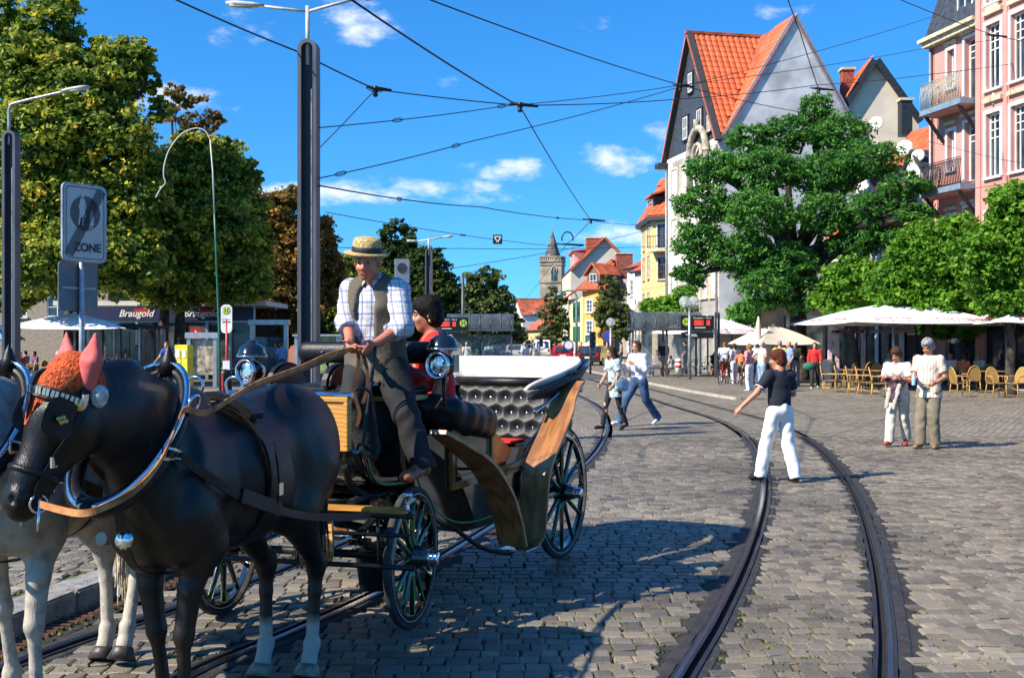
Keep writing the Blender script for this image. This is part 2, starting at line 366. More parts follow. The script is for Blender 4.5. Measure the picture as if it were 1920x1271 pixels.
# ------------------------------------------------------------------ ground, tracks, kerbs
def ground_material():
    m = mat('ground_setts', (.2, .18, .15), .75); n, l, b = nodes(m)
    for lk in list(b.inputs['Base Color'].links): l.remove(lk)
    t = n.new('ShaderNodeTexCoord'); sep = n.new('ShaderNodeSeparateXYZ'); l.new(t.outputs['Object'], sep.inputs[0])
    wv = n.new('ShaderNodeTexNoise'); wv.inputs['Scale'].default_value = 1.3; l.new(t.outputs['Object'], wv.inputs['Vector'])
    wm = n.new('ShaderNodeVectorMath'); wm.operation = 'MULTIPLY_ADD'; wm.inputs[1].default_value = (.18, .18, 0); l.new(wv.outputs['Color'], wm.inputs[0]); l.new(t.outputs['Object'], wm.inputs[2])
    br = n.new('ShaderNodeTexBrick'); br.inputs['Scale'].default_value = 1.0; br.inputs['Brick Width'].default_value = .16; br.inputs['Row Height'].default_value = .15
    br.inputs['Mortar Size'].default_value = .012; br.inputs['Mortar Smooth'].default_value = .3; br.inputs['Color1'].default_value = (.27, .228, .165, 1); br.inputs['Color2'].default_value = (.15, .13, .10, 1); br.inputs['Mortar'].default_value = (.06, .055, .04, 1)
    l.new(wm.outputs[0], br.inputs['Vector'])
    big = n.new('ShaderNodeTexNoise'); big.inputs['Scale'].default_value = .35; big.inputs['Detail'].default_value = 6; l.new(t.outputs['Object'], big.inputs['Vector'])
    mid = n.new('ShaderNodeTexNoise'); mid.inputs['Scale'].default_value = 3.5; mid.inputs['Detail'].default_value = 6; l.new(t.outputs['Object'], mid.inputs['Vector'])
    ad = n.new('ShaderNodeMath'); ad.operation = 'ADD'; l.new(big.outputs[0], ad.inputs[0]); l.new(mid.outputs[0], ad.inputs[1])
    mp = n.new('ShaderNodeMapRange'); mp.inputs['From Min'].default_value = .7; mp.inputs['From Max'].default_value = 1.3; mp.inputs['To Min'].default_value = .72; mp.inputs['To Max'].default_value = 1.3; l.new(ad.outputs[0], mp.inputs['Value'])
    mu = n.new('ShaderNodeVectorMath'); mu.operation = 'SCALE'; l.new(br.outputs['Color'], mu.inputs[0]); l.new(mp.outputs[0], mu.inputs['Scale'])
    # bare joint dirt with moss under the built stones
    ms = n.new('ShaderNodeTexNoise'); ms.inputs['Scale'].default_value = 2.2; ms.inputs['Detail'].default_value = 5; l.new(t.outputs['Object'], ms.inputs['Vector'])
    mm = n.new('ShaderNodeMapRange'); mm.inputs['From Min'].default_value = .48; mm.inputs['From Max'].default_value = .6; l.new(ms.outputs[0], mm.inputs['Value'])
    dj = n.new('ShaderNodeMix'); dj.data_type = 'RGBA'; dj.inputs['A'].default_value = (.085, .07, .047, 1); dj.inputs['B'].default_value = (.085, .11, .02, 1); l.new(mm.outputs[0], dj.inputs['Factor'])
    near = n.new('ShaderNodeMath'); near.operation = 'LESS_THAN'; near.inputs[1].default_value = 20.6; l.new(sep.outputs[1], near.inputs[0])
    mx = n.new('ShaderNodeMix'); mx.data_type = 'RGBA'; l.new(near.outputs[0], mx.inputs['Factor']); l.new(mu.outputs[0], mx.inputs['A']); l.new(dj.outputs['Result'], mx.inputs['B'])
    l.new(mx.outputs['Result'], b.inputs['Base Color'])
    bp = n.new('ShaderNodeBump'); bp.inputs['Strength'].default_value = .8; bp.inputs['Distance'].default_value = .03
    iv = n.new('ShaderNodeMath'); iv.operation = 'SUBTRACT'; l.new(mid.outputs[0], iv.inputs[0]); l.new(br.outputs['Fac'], iv.inputs[1]); l.new(iv.outputs[0], bp.inputs['Height']); l.new(bp.outputs[0], b.inputs['Normal'])
    return m
def stone_material():
    m = mat('sett_stone', (.2, .2, .2), .55); n, l, b = nodes(m)
    for lk in list(b.inputs['Base Color'].links): l.remove(lk)
    at = n.new('ShaderNodeAttribute'); at.attribute_name = 'vary'; oi = n.new('ShaderNodeObjectInfo')
    ad = n.new('ShaderNodeMath'); ad.operation = 'ADD'; l.new(at.outputs['Fac'], ad.inputs[0]); l.new(oi.outputs['Random'], ad.inputs[1])
    fr = n.new('ShaderNodeMath'); fr.operation = 'FRACT'; l.new(ad.outputs[0], fr.inputs[0])
    cr = n.new('ShaderNodeValToRGB'); e = cr.color_ramp.elements
    e[0].position = 0; e[0].color = (.085, .074, .06, 1); e[1].position = 1; e[1].color = (.22, .18, .125, 1)
    x = cr.color_ramp.elements.new(.45); x.color = (.15, .125, .09, 1); x = cr.color_ramp.elements.new(.75); x.color = (.17, .15, .118, 1)
    l.new(fr.outputs[0], cr.inputs['Fac'])
    t = n.new('ShaderNodeNewGeometry'); nz = n.new('ShaderNodeTexNoise'); nz.inputs['Scale'].default_value = 75; nz.inputs['Detail'].default_value = 8; nz.inputs['Roughness'].default_value = .75; l.new(t.outputs['Position'], nz.inputs['Vector'])
    n2 = n.new('ShaderNodeTexNoise'); n2.inputs['Scale'].default_value = .5; n2.inputs['Detail'].default_value = 4; l.new(t.outputs['Position'], n2.inputs['Vector'])
    a2 = n.new('ShaderNodeMath'); a2.operation = 'ADD'; l.new(nz.outputs[0], a2.inputs[0]); l.new(n2.outputs[0], a2.inputs[1])
    mp = n.new('ShaderNodeMapRange'); mp.inputs['From Min'].default_value = .65; mp.inputs['From Max'].default_value = 1.35; mp.inputs['To Min'].default_value = .25; mp.inputs['To Max'].default_value = 1.8; l.new(a2.outputs[0], mp.inputs['Value'])
    mu = n.new('ShaderNodeVectorMath'); mu.operation = 'SCALE'; l.new(cr.outputs['Color'], mu.inputs[0]); l.new(mp.outputs[0], mu.inputs['Scale']); l.new(mu.outputs[0], b.inputs['Base Color'])
    bp = n.new('ShaderNodeBump'); bp.inputs['Strength'].default_value = .5; bp.inputs['Distance'].default_value = .006; l.new(nz.outputs[0], bp.inputs['Height']); l.new(bp.outputs[0], b.inputs['Normal'])
    return m
M_STONE = stone_material()
gb = MB(); gb.add([(x, y, z) for y, z in ((-60, -.052), (20.55, -.052), (20.56, -.004), (5200, -.004)) for x in (-2500, 2500)], [(0, 1, 3, 2), (2, 3, 5, 4), (4, 5, 7, 6)])
ground = gb.build('ground', ground_material()); tag(ground, kind='structure')

# tram tracks: rails measured on the ground, metre gauge
def smooth2(pts, n=10): return [p for p in catmull([(a[0], a[1], 0) for a in pts], n)]
railA = smooth2([G(*p)[:2] for p in ((1180, 1440), (1268, 1271), (1342, 1150), (1400, 1030), (1429, 935), (1428, 875), (1402, 822), (1345, 787), (1262, 761), (1160, 728), (1082, 703), (1040, 688), (1012, 672))])
def offset(path, o):
    out = []
    for i, p in enumerate(path):
        t = (path[min(i + 1, len(path) - 1)] - path[max(i - 1, 0)]).normalized(); out.append(p + Vector((t.y, -t.x, 0)) * o)
    return out
railB = offset(railA, 1.06)
railC = smooth2([G(*p)[:2] for p in ((120, 1400), (372, 1258), (540, 1187), (727, 1102), (833, 1042), (969, 957), (1092, 875), (1131, 828), (1138, 795), (1122, 764), (1080, 740), (1030, 720), (1000, 702), (985, 680))])
railD = offset(railC, -1.06)
M_STEEL = mat('rail_steel', (.07, .055, .055), .4, .8, .25, 5, .1, 60)
M_POLISH = mat('rail_polished', (.2, .19, .2), .25, 1.0, .1, 3)
M_GROOVE = mat('groove_dark', (.008, .007, .006), .95)  # near-black strip on the groove floor, coloured so the groove reads black
M_TAR = mat('rail_bitumen', (.028, .026, .026), .8, 0, .3, 9, .6, 60)
def sweep(path, prof, m, name, parent, jit=0.0):
    vs, fs = [], []; k = len(prof)
    for i, p in enumerate(path):
        t = (path[min(i + 1, len(path) - 1)] - path[max(i - 1, 0)]).normalized(); nr = Vector((t.y, -t.x, 0))
        for j, (o, z) in enumerate(prof):
            jj = RNG.uniform(-jit, jit) if jit and j in (0, k - 1) else 0
            vs.append(p + nr * (o + jj) + Vector((0, 0, z)))
        if i:
            for j in range(k - 1): a = (i - 1) * k + j; fs.append((a, a + 1, a + k + 1, a + k))
    b = MB(); b.add(vs, fs); return b.build(name, m, parent)
def densify(path, step=.12, ymax=1e9):
    out = [path[0]]
    for a, b in zip(path, path[1:]):
        s = step * max(1.0, a.y / 8); k = max(1, int((b - a).length / s)); out += [a.lerp(b, i / k) for i in range(1, k + 1)]
    return out
def track(r1, r2, s, name='tram_track'):
    root = empty(name); root['kind'] = 'structure'
    for r, sg in ((r1, s), (r2, -s)):          # sg: side of the groove (towards the other rail)
        d = densify(r)
        rl = sweep(d, [(sg * o, z) for o, z in ((-.034, -.03), (-.034, .002), (-.03, .006), (.024, .006), (.028, .002), (.028, -.032), (.068, -.032), (.068, .0), (.072, .003), (.094, .003), (.097, -.03))], M_STEEL, 'rail', root)
        sweep(d, [(sg * o, .0075) for o in (-.012, .016)], M_POLISH, 'worn_running_band', rl); sweep(d, [(sg * o, -.026) for o in (.029, .067)], M_GROOVE, 'groove_dark', rl)
        sweep(d, [(sg * o, z) for o, z in ((-.24, -.022), (-.118, -.012), (-.105, -.004), (-.036, -.004))], M_TAR, 'bitumen_joint', rl, .012)
        sweep(d, [(sg * o, z) for o, z in ((.099, -.005), (.145, -.005), (.155, -.012), (.26, -.022))], M_TAR, 'bitumen_joint', rl, .01)
track(railA, railB, 1); track(railC, railD, -1)
RAILN = [np.array([(p.x, p.y) for p in densify(r, .06)]) for r in (railA, railB, railC, railD)]
RSIDE = [1, -1, -1, 1]

# left tram platform: kerb line
KERB = [Vector(p) for p in ((-3.22, 3.4, 0), (-3.0, 6.4, 0), (-2.75, 7.6, 0), (-2.3, 9.6, 0), (-1.75, 12.5, 0), (-1.15, 16.5, 0), (-.6, 22, 0), (-.2, 30, 0), (.0, 40, 0))]
KERBS = densify(catmull(KERB, 6), .2)
KN = np.array([(p.x, p.y) for p in KERBS])
PH = .13
def platform_side(x, y):
    kx = np.interp(y, KN[:, 1], KN[:, 0]); return kx - x            # >0 : on the platform
pf = MB(); poly = [p + Vector((-.28, 0, PH - .02)) for p in KERBS] + [Vector((-45, 40, PH - .02)), Vector((-45, 3.4, PH - .02))]
pf.prism(poly, (0, 0, -.15)); plat = pf.build('platform', MATS['ground_setts']); tag(plat, kind='structure')
M_KERB = mat('kerb_granite', (.24, .225, .2), .7, 0, .2, 12, .5, 80, objvar=.15)
kp = catmull(KERB, 12); acc = 0; last = kp[0]
kerb_root = empty('kerb'); kerb_root['kind'] = 'structure'
seg = [kp[0]]
dk = densify(kp, .05)
def kerb_row(path, L, w, h, root, side=-1, z0=-.05):
    d = 0; st = path[0]
    for a, b in zip(path, path[1:]):
        d += (b - a).length
        if d >= L:
            t = (b - st).normalized(); nr = Vector((t.y, -t.x, 0)) * -side * -1
            k = MB(); hl = (b - st).length / 2 - .006
            k.box((0, 0, 0), (w, 2 * hl, h)); o = k.build('kerb_stone', M_KERB, root, bevel=.014)
            c = (st + b) / 2 + nr * (w / 2); o.location = (c.x, c.y, z0 + h / 2 + RNG.uniform(-.004, .004)); o.rotation_euler = (0, 0, math.atan2(-t.x, t.y)); d = 0; st = b
kerb_row(dk, .95, .28, PH + .05, kerb_root)
# rusty drain channel along the foot of the kerb
M_RUST = mat('rusty_iron', (.12, .06, .035), .75, .3, .35, 20, .4)
dr = MB(); droot = empty('drain_channel'); droot['kind'] = 'structure'
for i in range(0, 62):
    y = 4.6 + i * .075; x = float(np.interp(y, KN[:, 1], KN[:, 0])) + .12
    dr.box((x, y, -.006), (.15, .035, .02))
dr.build('drain_bars', M_RUST, droot)
db = MB(); db.add([Vector((float(np.interp(y, KN[:, 1], KN[:, 0])) + o, y, -.015)) for y in (4.5, 6, 7.6, 9.3) for o in (.02, .22)], [(0, 1, 3, 2), (2, 3, 5, 4), (4, 5, 7, 6)]); db.build('drain_bed', mat('drain_dark', (.02, .018, .015), .9), droot)

# right-hand far pavement with its pale kerb, and the asphalt of the street
RK = [Vector(p) for p in ((6.7, 33.6, 0), (6.3, 36.5, 0), (5.7, 44, 0), (5.15, 53, 0), (4.6, 61, 0), (4.1, 70, 0), (3.3, 95, 0), (2.6, 140, 0), (3.0, 220, 0))]
rk = catmull(RK, 8)
pv = MB(); pv.prism([p + Vector((.16, 0, .06)) for p in rk] + [Vector((40, 220, .06)), Vector((40, 48, .06)), Vector((9.5, 34.0, -.03))], (0, 0, -.2))
tag(pv.build('pavement', MATS['ground_setts']), kind='structure')
M_PALE = mat('kerb_pale', (.42, .38, .3), .75, 0, .15, 6, .3, objvar=.12)
M_KERB_OLD = M_KERB; M_KERB = M_PALE
rroot = empty('kerb'); rroot['kind'] = 'structure'; kerb_row(densify(rk[:46], .1), 1.0, .17, .16, rroot, side=1, z0=-.09); M_KERB = M_KERB_OLD
rd = MB(); lk = [Vector((PX(870, y), y, -.0)) for y in (52, 70, 110, 220)]; rr = [Vector((x, y, .0)) for x, y in ((5.1, 52), (4.0, 70), (2.95, 110), (3.0, 220))]
rd.add(lk + rr, [(0, 4, 5, 1), (1, 5, 6, 2), (2, 6, 7, 3)])
tag(rd.build('road', mat('road_asphalt', (.075, .072, .068), .85, 0, .2, .6, .3, 40)), kind='structure')

# setts: every stone near the camera is a stone
def setts():
    rows = []; P0 = .128
    pos = []
    y = 4.35; ri = 0
    while y < 20.5:
        half = y * .4571 + 1.9; x = -half + RNG.random() * .2
        while x < half:
            w = RNG.uniform(.10, .155); pos.append((x + w / 2, y + .03 * math.sin(x * 1.1 + ri * .05) + .012 * math.sin(x * 3.1 + ri), w, P0)); x += w
        y += P0 * RNG.uniform(.95, 1.05); ri += 1
    A = np.array(pos)
    keep = np.ones(len(A), bool)
    for r, sg in zip(RAILN, RSIDE):
        r2 = r[(r[:, 1] > 3) & (r[:, 1] < 23)]
        for i0 in range(0, len(A), 2000):
            d = np.sqrt(((A[i0:i0 + 2000, None, :2] - r2[None]) ** 2).sum(2)).min(1); keep[i0:i0 + 2000] &= d > .155
    ps = platform_side(A[:, 0], A[:, 1])
    keep &= (ps < -.23 * (A[:, 1] < 9.5) - .06) | (ps > .28 + .06)
    A = A[keep]; ps = platform_side(A[:, 0], A[:, 1])
    N = len(A); J = lambda s: NR.uniform(-s, s, N)
    ca = J(.07); w = A[:, 2] / 2 - .0022; h = A[:, 3] / 2 - .0022
    zt = J(.0035) + np.where(ps > 0, PH, 0); tx = J(.022); ty = J(.022)
    cx, cy = A[:, 0] + J(.006), A[:, 1] + J(.006)
    def ring(ins, z, tilt):
        out = []
        for sx, sy in ((-1, -1), (1, -1), (1, 1), (-1, 1)):
            lx = sx * (w - ins) + J(.007); ly = sy * (h - ins) + J(.007)
            X = cx + lx * np.cos(ca) - ly * np.sin(ca); Y = cy + lx * np.sin(ca) + ly * np.cos(ca)
            out.append(np.stack([X, Y, zt + z + (tx * lx + ty * ly) * tilt], 1))
        return np.stack(out, 1)
    R0, R1, R2 = ring(0, -.04, 0), ring(.001, -.009, 1), ring(.010, 0, 1)
    V = np.concatenate([R0, R1, R2], 1)                 # N,12,3
    fq = [(a + k, a + (k + 1) % 4, a + 4 + (k + 1) % 4, a + 4 + k) for a in (0, 4) for k in range(4)] + [(8, 9, 10, 11)]
    order = np.argsort(A[:, 1] + np.where(np.abs(A[:, 0]) > A[:, 1] * .45 + .1, 99, 0) + np.where((A[:, 1] < 5.9), 99, 0))
    near = order[:300]; rest = order[300:]
    fq = np.array(fq)
    vary = NR.random(N)
    root = bpy.data.objects['ground']
    allf = (fq[None] + (np.arange(len(rest)) * 12)[:, None, None]).reshape(-1, 4)
    o = mkobj('cobblestones', np_mesh('cobblestones', V[rest].reshape(-1, 3), allf, M_STONE, smooth=False, attr=np.repeat(vary[rest], 9)), root); o['kind'] = 'stuff'
    for i in near:
        c = np.array([cx[i], cy[i], 0]); o = mkobj('cobblestone', np_mesh('cobblestone', V[i] - c, fq, M_STONE, attr=np.full(9, .37)), root); o.location = c
    return A
SETTS = setts()
# moss and grass in the joints
def moss():
    m = mat('joint_grass', (.13, .16, .02), .7, 0, .35, 3)
    n = 15000; y = NR.uniform(5.6, 15, n) ** 1.0; x = NR.uniform(-1, 1, n) * (y * .46 + .3)
    dens = .5 + .5 * np.sin(x * 1.3 + 1.1 * np.sin(y * .9)) * np.sin(y * 1.1 + .8 * np.sin(x * 1.7)); k = NR.random(n) < dens ** 1.5 * .95 * np.clip((15 - y) / 8, .12, 1); x, y = x[k], y[k]
    # snap to joints: nearest row edge
    y = y - ((y - 4.35) % .128) + NR.normal(0, .008, len(y)) - .064
    for r in RAILN:
        r2 = r[(r[:, 1] > 3) & (r[:, 1] < 18)]; d = np.sqrt(((np.stack([x, y], 1)[:, None] - r2[None]) ** 2).sum(2)).min(1); x, y = x[d > .14], y[d > .14]
    ps = platform_side(x, y); z = np.where(ps > 0, PH, 0); ok = (ps < -.02) | (ps > .3); x, y, z = x[ok], y[ok], z[ok]
    N = len(x); vs = []; fs = []
    for b in range(4):
        a = NR.uniform(0, 6.28, N); L = NR.uniform(.006, .018, N); w = NR.uniform(.003, .009, N); ox, oy = NR.normal(0, .03, N), NR.normal(0, .008, N)
        px, py = x + ox, y + oy; dx, dy = np.cos(a), np.sin(a)
        q = np.stack([np.stack([px - dy * w, py + dx * w, z - .012], 1), np.stack([px + dy * w, py - dx * w, z - .012], 1), np.stack([px + dx * L * 1.0 + dy * w * .5, py + dy * L, z + L * .3 - .004], 1), np.stack([px + dx * L * 1.0 - dy * w * .5, py + dy * L, z + L * .45], 1)], 1)
        vs.append(q.reshape(-1, 3))
    V = np.concatenate(vs); f = np.arange(len(V)).reshape(-1, 4)
    o = mkobj('grass', np_mesh('grass', V, f, m)); tag(o, 'green moss and grass tufts in the joints between the cobblestones', 'grass', kind='stuff')
moss()
# ------------------------------------------------------------------ buildings
UPV = Vector((0, 0, 1))
M_WHT = mat('white_paint', (.74, .72, .68), .6, 0, .06, 3); M_GLS = mat('window_glass', (.03, .045, .06), .06, 0, .5, 1.2, spec=.8)
M_SLATE = mat('slate', (.045, .05, .058), .5, 0, .25, 6, .2); M_CREAMW = mat('cream_plaster', (.62, .53, .40), .85, 0, .06, .8, .2, 20); M_GREYW = mat('grey_plaster', (.62, .61, .60), .9, 0, .2, .7, .3, 14)
M_PINK = mat('pink_plaster', (.60, .27, .23), .85, 0, .1, .5, .15, 20); M_STONE_TRIM = mat('sandstone_trim', (.58, .48, .33), .8, 0, .15, 5, .3); M_YEL = mat('yellow_plaster', (.66, .50, .22), .85, 0, .07, .8, .2, 20); M_ORA = mat('orange_plaster', (.68, .36, .085), .85, 0, .05, .8)
M_DARKM = mat('dark_metal', (.03, .034, .04), .5, .3, .2, 5); M_TILE = mat('roof_tile', (.56, .115, .035), .7, 0, .22, 1.5, .3, 30, objvar=.16); M_TILED = mat('roof_tile_old', (.42, .10, .04), .75, 0, .3, 1.2, .3, 30, objvar=.16); M_BRICK = mat('brick', (.30, .085, .05), .8, 0, .3, 8, .4); M_LIGHTWALL = mat('light_plaster', (.66, .63, .58), .85, 0, .06, .7)
class Wall:
    """plane with origin o, along u, outward normal n"""
    def __init__(s, o, u, n): s.o, s.u, s.n = Vector(o), Vector(u).normalized(), Vector(n).normalized()
    def p(s, x, z, off=0.0): return s.o + s.u * x + UPV * z + s.n * off
def facade(root, W_, L, H0, H1, openings, m, reveal=.22, name='wall', x0=0.0):
    xs = sorted({x0, L} | {v for a in openings for v in (a[0], a[0] + a[2])}); zs = sorted({H0, H1} | {v for a in openings for v in (a[1], a[1] + a[3])})
    b = MB()
    for i in range(len(xs) - 1):
        for j in range(len(zs) - 1):
            cx, cz = (xs[i] + xs[i + 1]) / 2, (zs[j] + zs[j + 1]) / 2
            if any(a[0] < cx < a[0] + a[2] and a[1] < cz < a[1] + a[3] for a in openings): continue
            b.add([W_.p(xs[i], zs[j]), W_.p(xs[i + 1], zs[j]), W_.p(xs[i + 1], zs[j + 1]), W_.p(xs[i], zs[j + 1])], [(0, 1, 2, 3)])
    for (x, z, w, h) in [a[:4] for a in openings]:
        for p, q in (((x, z), (x + w, z)), ((x + w, z), (x + w, z + h)), ((x + w, z + h), (x, z + h)), ((x, z + h), (x, z))):
            b.add([W_.p(*p), W_.p(*q), W_.p(*q, -reveal), W_.p(*p, -reveal)], [(0, 1, 2, 3)])
    me = b.mesh(name, m); o = mkobj(name, me, root)
    for a in openings: window(root, W_, *a[:4], **(a[4] if len(a) > 4 else {}), off=-reveal + .05)
    return o
def window(root, W_, x, z, w, h, nx=2, nz=3, off=.02, fm=None, bar=.06, sill=True, trim=None, tw=.14, glass=None, toprow=None):
    fm = fm or M_WHT; b = MB()
    def bx(x0, z0, x1, z1, o0, o1):
        ps = [W_.p(x0, z0, o0), W_.p(x1, z0, o0), W_.p(x1, z1, o0), W_.p(x0, z1, o0)]; b.prism(ps, W_.n * (o1 - o0))
    bx(x, z, x + bar, z + h, off, off + .06); bx(x + w - bar, z, x + w, z + h, off, off + .06); bx(x + bar, z, x + w - bar, z + bar, off, off + .06); bx(x + bar, z + h - bar, x + w - bar, z + h, off, off + .06)
    for i in range(1, nx): c = x + w * i / nx; bx(c - bar * .4, z + bar, c + bar * .4, z + h - bar, off, off + .05)
    zt = z + h * (toprow or 0)
    for j in range(1, nz): c = z + h * j / nz if toprow is None else z + h * (toprow + (1 - toprow) * (j - 1) / max(1, nz - 1)); bx(x + bar, c - bar * .3, x + w - bar, c + bar * .3, off, off + .045)
    o = b.build('window', fm, root)
    g = MB(); g.add([W_.p(x + .01, z + .01, off + .012), W_.p(x + w - .01, z + .01, off + .012), W_.p(x + w - .01, z + h - .01, off + .012), W_.p(x + .01, z + h - .01, off + .012)], [(0, 1, 2, 3)]); mkobj('pane', g.mesh('pane', glass or M_GLS), o)
    if trim is not None:
        t = MB()
        for (x0, z0, x1, z1) in ((x - tw, z - tw * .3, x, z + h + tw), (x + w, z - tw * .3, x + w + tw, z + h + tw), (x, z + h, x + w, z + h + tw)):
            ps = [W_.p(x0, z0, .004), W_.p(x1, z0, .004), W_.p(x1, z1, .004), W_.p(x0, z1, .004)]; t.prism(ps, W_.n * .05)
        t.build('window_surround', trim, o)
    if sill:
        s_ = MB(); ps = [W_.p(x - .1, z - .1, .003), W_.p(x + w + .1, z - .1, .003), W_.p(x + w + .1, z - .01, .003), W_.p(x - .1, z - .01, .003)]; s_.prism(ps, W_.n * .12); s_.build('sill', trim or fm, o)
    return o
def wbox(root, W_, x0, z0, x1, z1, o0, o1, m, name, bevel=0.0):
    b = MB(); b.prism([W_.p(x0, z0, o0), W_.p(x1, z0, o0), W_.p(x1, z1, o0), W_.p(x0, z1, o0)], W_.n * (o1 - o0)); return b.build(name, m, root, bevel=bevel)
def roof_quad(root, a, b_, c, d, m, name='roof', th=.12):
    """slab: a-b eave, c-d ridge"""
    a, b_, c, d = (Vector(q) for q in (a, b_, c, d)); n = (b_ - a).cross(d - a).normalized(); b = MB(); b.prism([a, b_, c, d], n * -th); return b.build(name, m, root)
def tiles(root, poly, eave, up, m, tw=.34, th=.42, limit=300, name='tile', inside=None):
    """courses of curved tiles laid over the polygon (world points); eave: direction along the courses, up: up the slope"""
    e, u = Vector(eave).normalized(), Vector(up); u = (u - e * u.dot(e)).normalized(); nrm = e.cross(u).normalized()
    if nrm.z < 0: nrm = -nrm
    o = Vector(poly[0]); pts = [((p - o).dot(e), (p - o).dot(u)) for p in (Vector(q) for q in poly)]
    def ins(x, y):
        c = False; n = len(pts)
        for i in range(n):
            (x1, y1), (x2, y2) = pts[i], pts[i - 1]
            if (y1 > y) != (y2 > y) and x < (x2 - x1) * (y - y1) / (y2 - y1) + x1: c = not c
        return c
    me = None; vs = []
    for (r, k) in ((0, 0), (.25, .045), (.5, .06), (.75, .045), (1, 0)): vs.append((r, k))
    tv = [e * (r * tw * .98) + nrm * (k + .015 + (.02 if y == 0 else 0)) + u * (y * th * 1.06) for y in (0, 1) for r, k in vs] + [e * (r * tw * .98) + u * 0 + nrm * -.01 for r, k in vs]
    tf = [(i, i + 1, i + 6, i + 5) for i in range(4)] + [(10 + i, 11 + i, i + 1, i) for i in range(4)]
    x0, x1 = min(p[0] for p in pts), max(p[0] for p in pts); y0, y1 = min(p[1] for p in pts), max(p[1] for p in pts)
    spots = []
    y = y0
    while y < y1:
        x = x0
        while x < x1:
            if ins(x + tw / 2, y + th / 2): spots.append(o + e * x + u * y)
            x += tw
        y += th
    b = MB(); b.add(tv, tf); me = b.mesh(name, m)
    for p in spots[:limit]: mkobj(name, me, root, p)
    if len(spots) > limit:
        A = np.array([tuple(p) for p in spots[limit:]]); T = np.array([tuple(v) for v in tv]); V = (A[:, None] + T[None]).reshape(-1, 3); f = (np.array(tf)[None] + (np.arange(len(A)) * len(T))[:, None, None]).reshape(-1, 4)
        mkobj('tiles', np_mesh('tiles', V, f, m), root)['kind'] = 'stuff'
    return len(spots)
def building(name, label): return empty(name, (0, 0, 0), 0, label, 'building')
SU, SN = Vector((.205, -.979, 0)).normalized(), Vector((-.979, -.205, 0)).normalized()     # along the right-hand frontage, and facing the street

# --- pink house
pk = building('pink_house', 'pink plastered apartment house with iron balconies and slate mansard at the right edge')
WP_ = Wall((17.2, 46, 0), SU, SN)
ops = [(1.2, 8.57, .5, 1.55, dict(nx=2, nz=4)), (1.2, 11.85, .5, 1.5, dict(nx=2, nz=4)), (1.2, 5.25, .5, 1.5, dict(nx=2, nz=4)), (2.35, 7.95, .95, 2.3, dict(nx=2, nz=4, toprow=.68, sill=False)), (2.35, 11.15, .95, 2.35, dict(nx=2, nz=4, toprow=.68, sill=False)), (2.35, 4.65, .95, 2.3, dict(nx=2, nz=4, toprow=.68, sill=False)), (1.0, .3, 2.2, 2.6, dict(nx=2, nz=2, fm=M_DARKM))]
for o_ in ops[:6]: o_[4].update(trim=mat('white_trim', (.66, .63, .66), .7, 0, .06, 4), tw=.12)
facade(pk, WP_, 3.5, 0, 13.75, ops, M_PINK, .3)
WP2 = Wall(WP_.p(3.5, 0, .35), SU, SN)
ops2 = [(.7, 7.85, .85, 2.35, dict(nx=3, nz=4, toprow=.62)), (.7, 11.1, .85, 2.4, dict(nx=3, nz=4, toprow=.62)), (.7, 4.4, .85, 2.1, dict(nx=3, nz=4, toprow=.62)), (2.15, 7.85, .85, 2.35, dict(nx=3, nz=4, toprow=.62)), (2.15, 11.1, .85, 2.4, dict(nx=3, nz=4, toprow=.62)), (2.15, 14.3, .85, 2.0, dict(nx=2, nz=3)), (.7, 14.3, .85, 2.0, dict(nx=2, nz=3)), (.5, .3, 2.6, 2.7, dict(nx=2, nz=2, fm=M_DARKM))]
for o_ in ops2[:7]: o_[4].update(trim=mat('white_trim'), tw=.14)
facade(pk, WP2, 9, 0, 20, ops2, M_PINK, .25)
wbox(pk, WP2, 0, 0, .02, 20, -.35, 0, M_PINK, 'bay_return')
for x_ in (.28, 1.85, 3.3): wbox(pk, WP2, x_, .5, x_ + .1, 19, .004, .05, M_PINK, 'pilaster')
for z_ in (10.6, 13.85): wbox(pk, WP2, .6, z_, 1.7, z_ + .16, .004, .14, M_STONE_TRIM, 'carved_hood'); wbox(pk, WP2, 2.05, z_, 3.15, z_ + .16, .004, .14, M_STONE_TRIM, 'carved_hood')
wbox(pk, WP2, .72, 13.95, 1.5, 14.25, .004, .1, M_STONE_TRIM, 'carved_panel'); wbox(pk, WP2, .55, 16.5, 1.7, 19, .004, .08, mat('carved_stone', (.60, .52, .38), .85, 0, .4, 9, 1.0, 12), 'carved_panel')
md = MB(); md.lathe([(0, .05), (.14, .045), (.2, .0)], WP2.p(1.12, 12.0 - 1.3 + .0, .01) + UPV * 0, 16, M=SN.to_track_quat('Z', 'Y').to_matrix() @ Matrix.Diagonal((.7, 1.4, 1))); md.build('medallion', M_STONE_TRIM, pk)
for z_ in (10.35, 13.55, 6.95): wbox(pk, WP_, 1.05, z_, 1.85, z_ + .14, .004, .12, M_STONE_TRIM, 'carved_hood'); wbox(pk, WP_, 2.2, z_ + .12, 3.45, z_ + .26, .004, .14, M_STONE_TRIM, 'carved_hood')
wbox(pk, WP_, -.1, 13.75, 3.5, 13.95, -.1, .35, M_STONE_TRIM, 'cornice'); wbox(pk, WP_, -.2, 13.95, 3.5, 14.1, -.1, .5, M_STONE_TRIM, 'cornice'); wbox(pk, WP_, 0, 7.55, 3.5, 7.65, .004, .06, M_PINK, 'string_course')
mr_ = MB(); mr_.prism([WP_.p(0, 14.1, .3), WP_.p(0, 18.5, -1.3), WP_.p(0, 18.5, -7), WP_.p(0, 14.1, -7)], SU * 3.5); mr_.build('mansard', M_SLATE, pk)
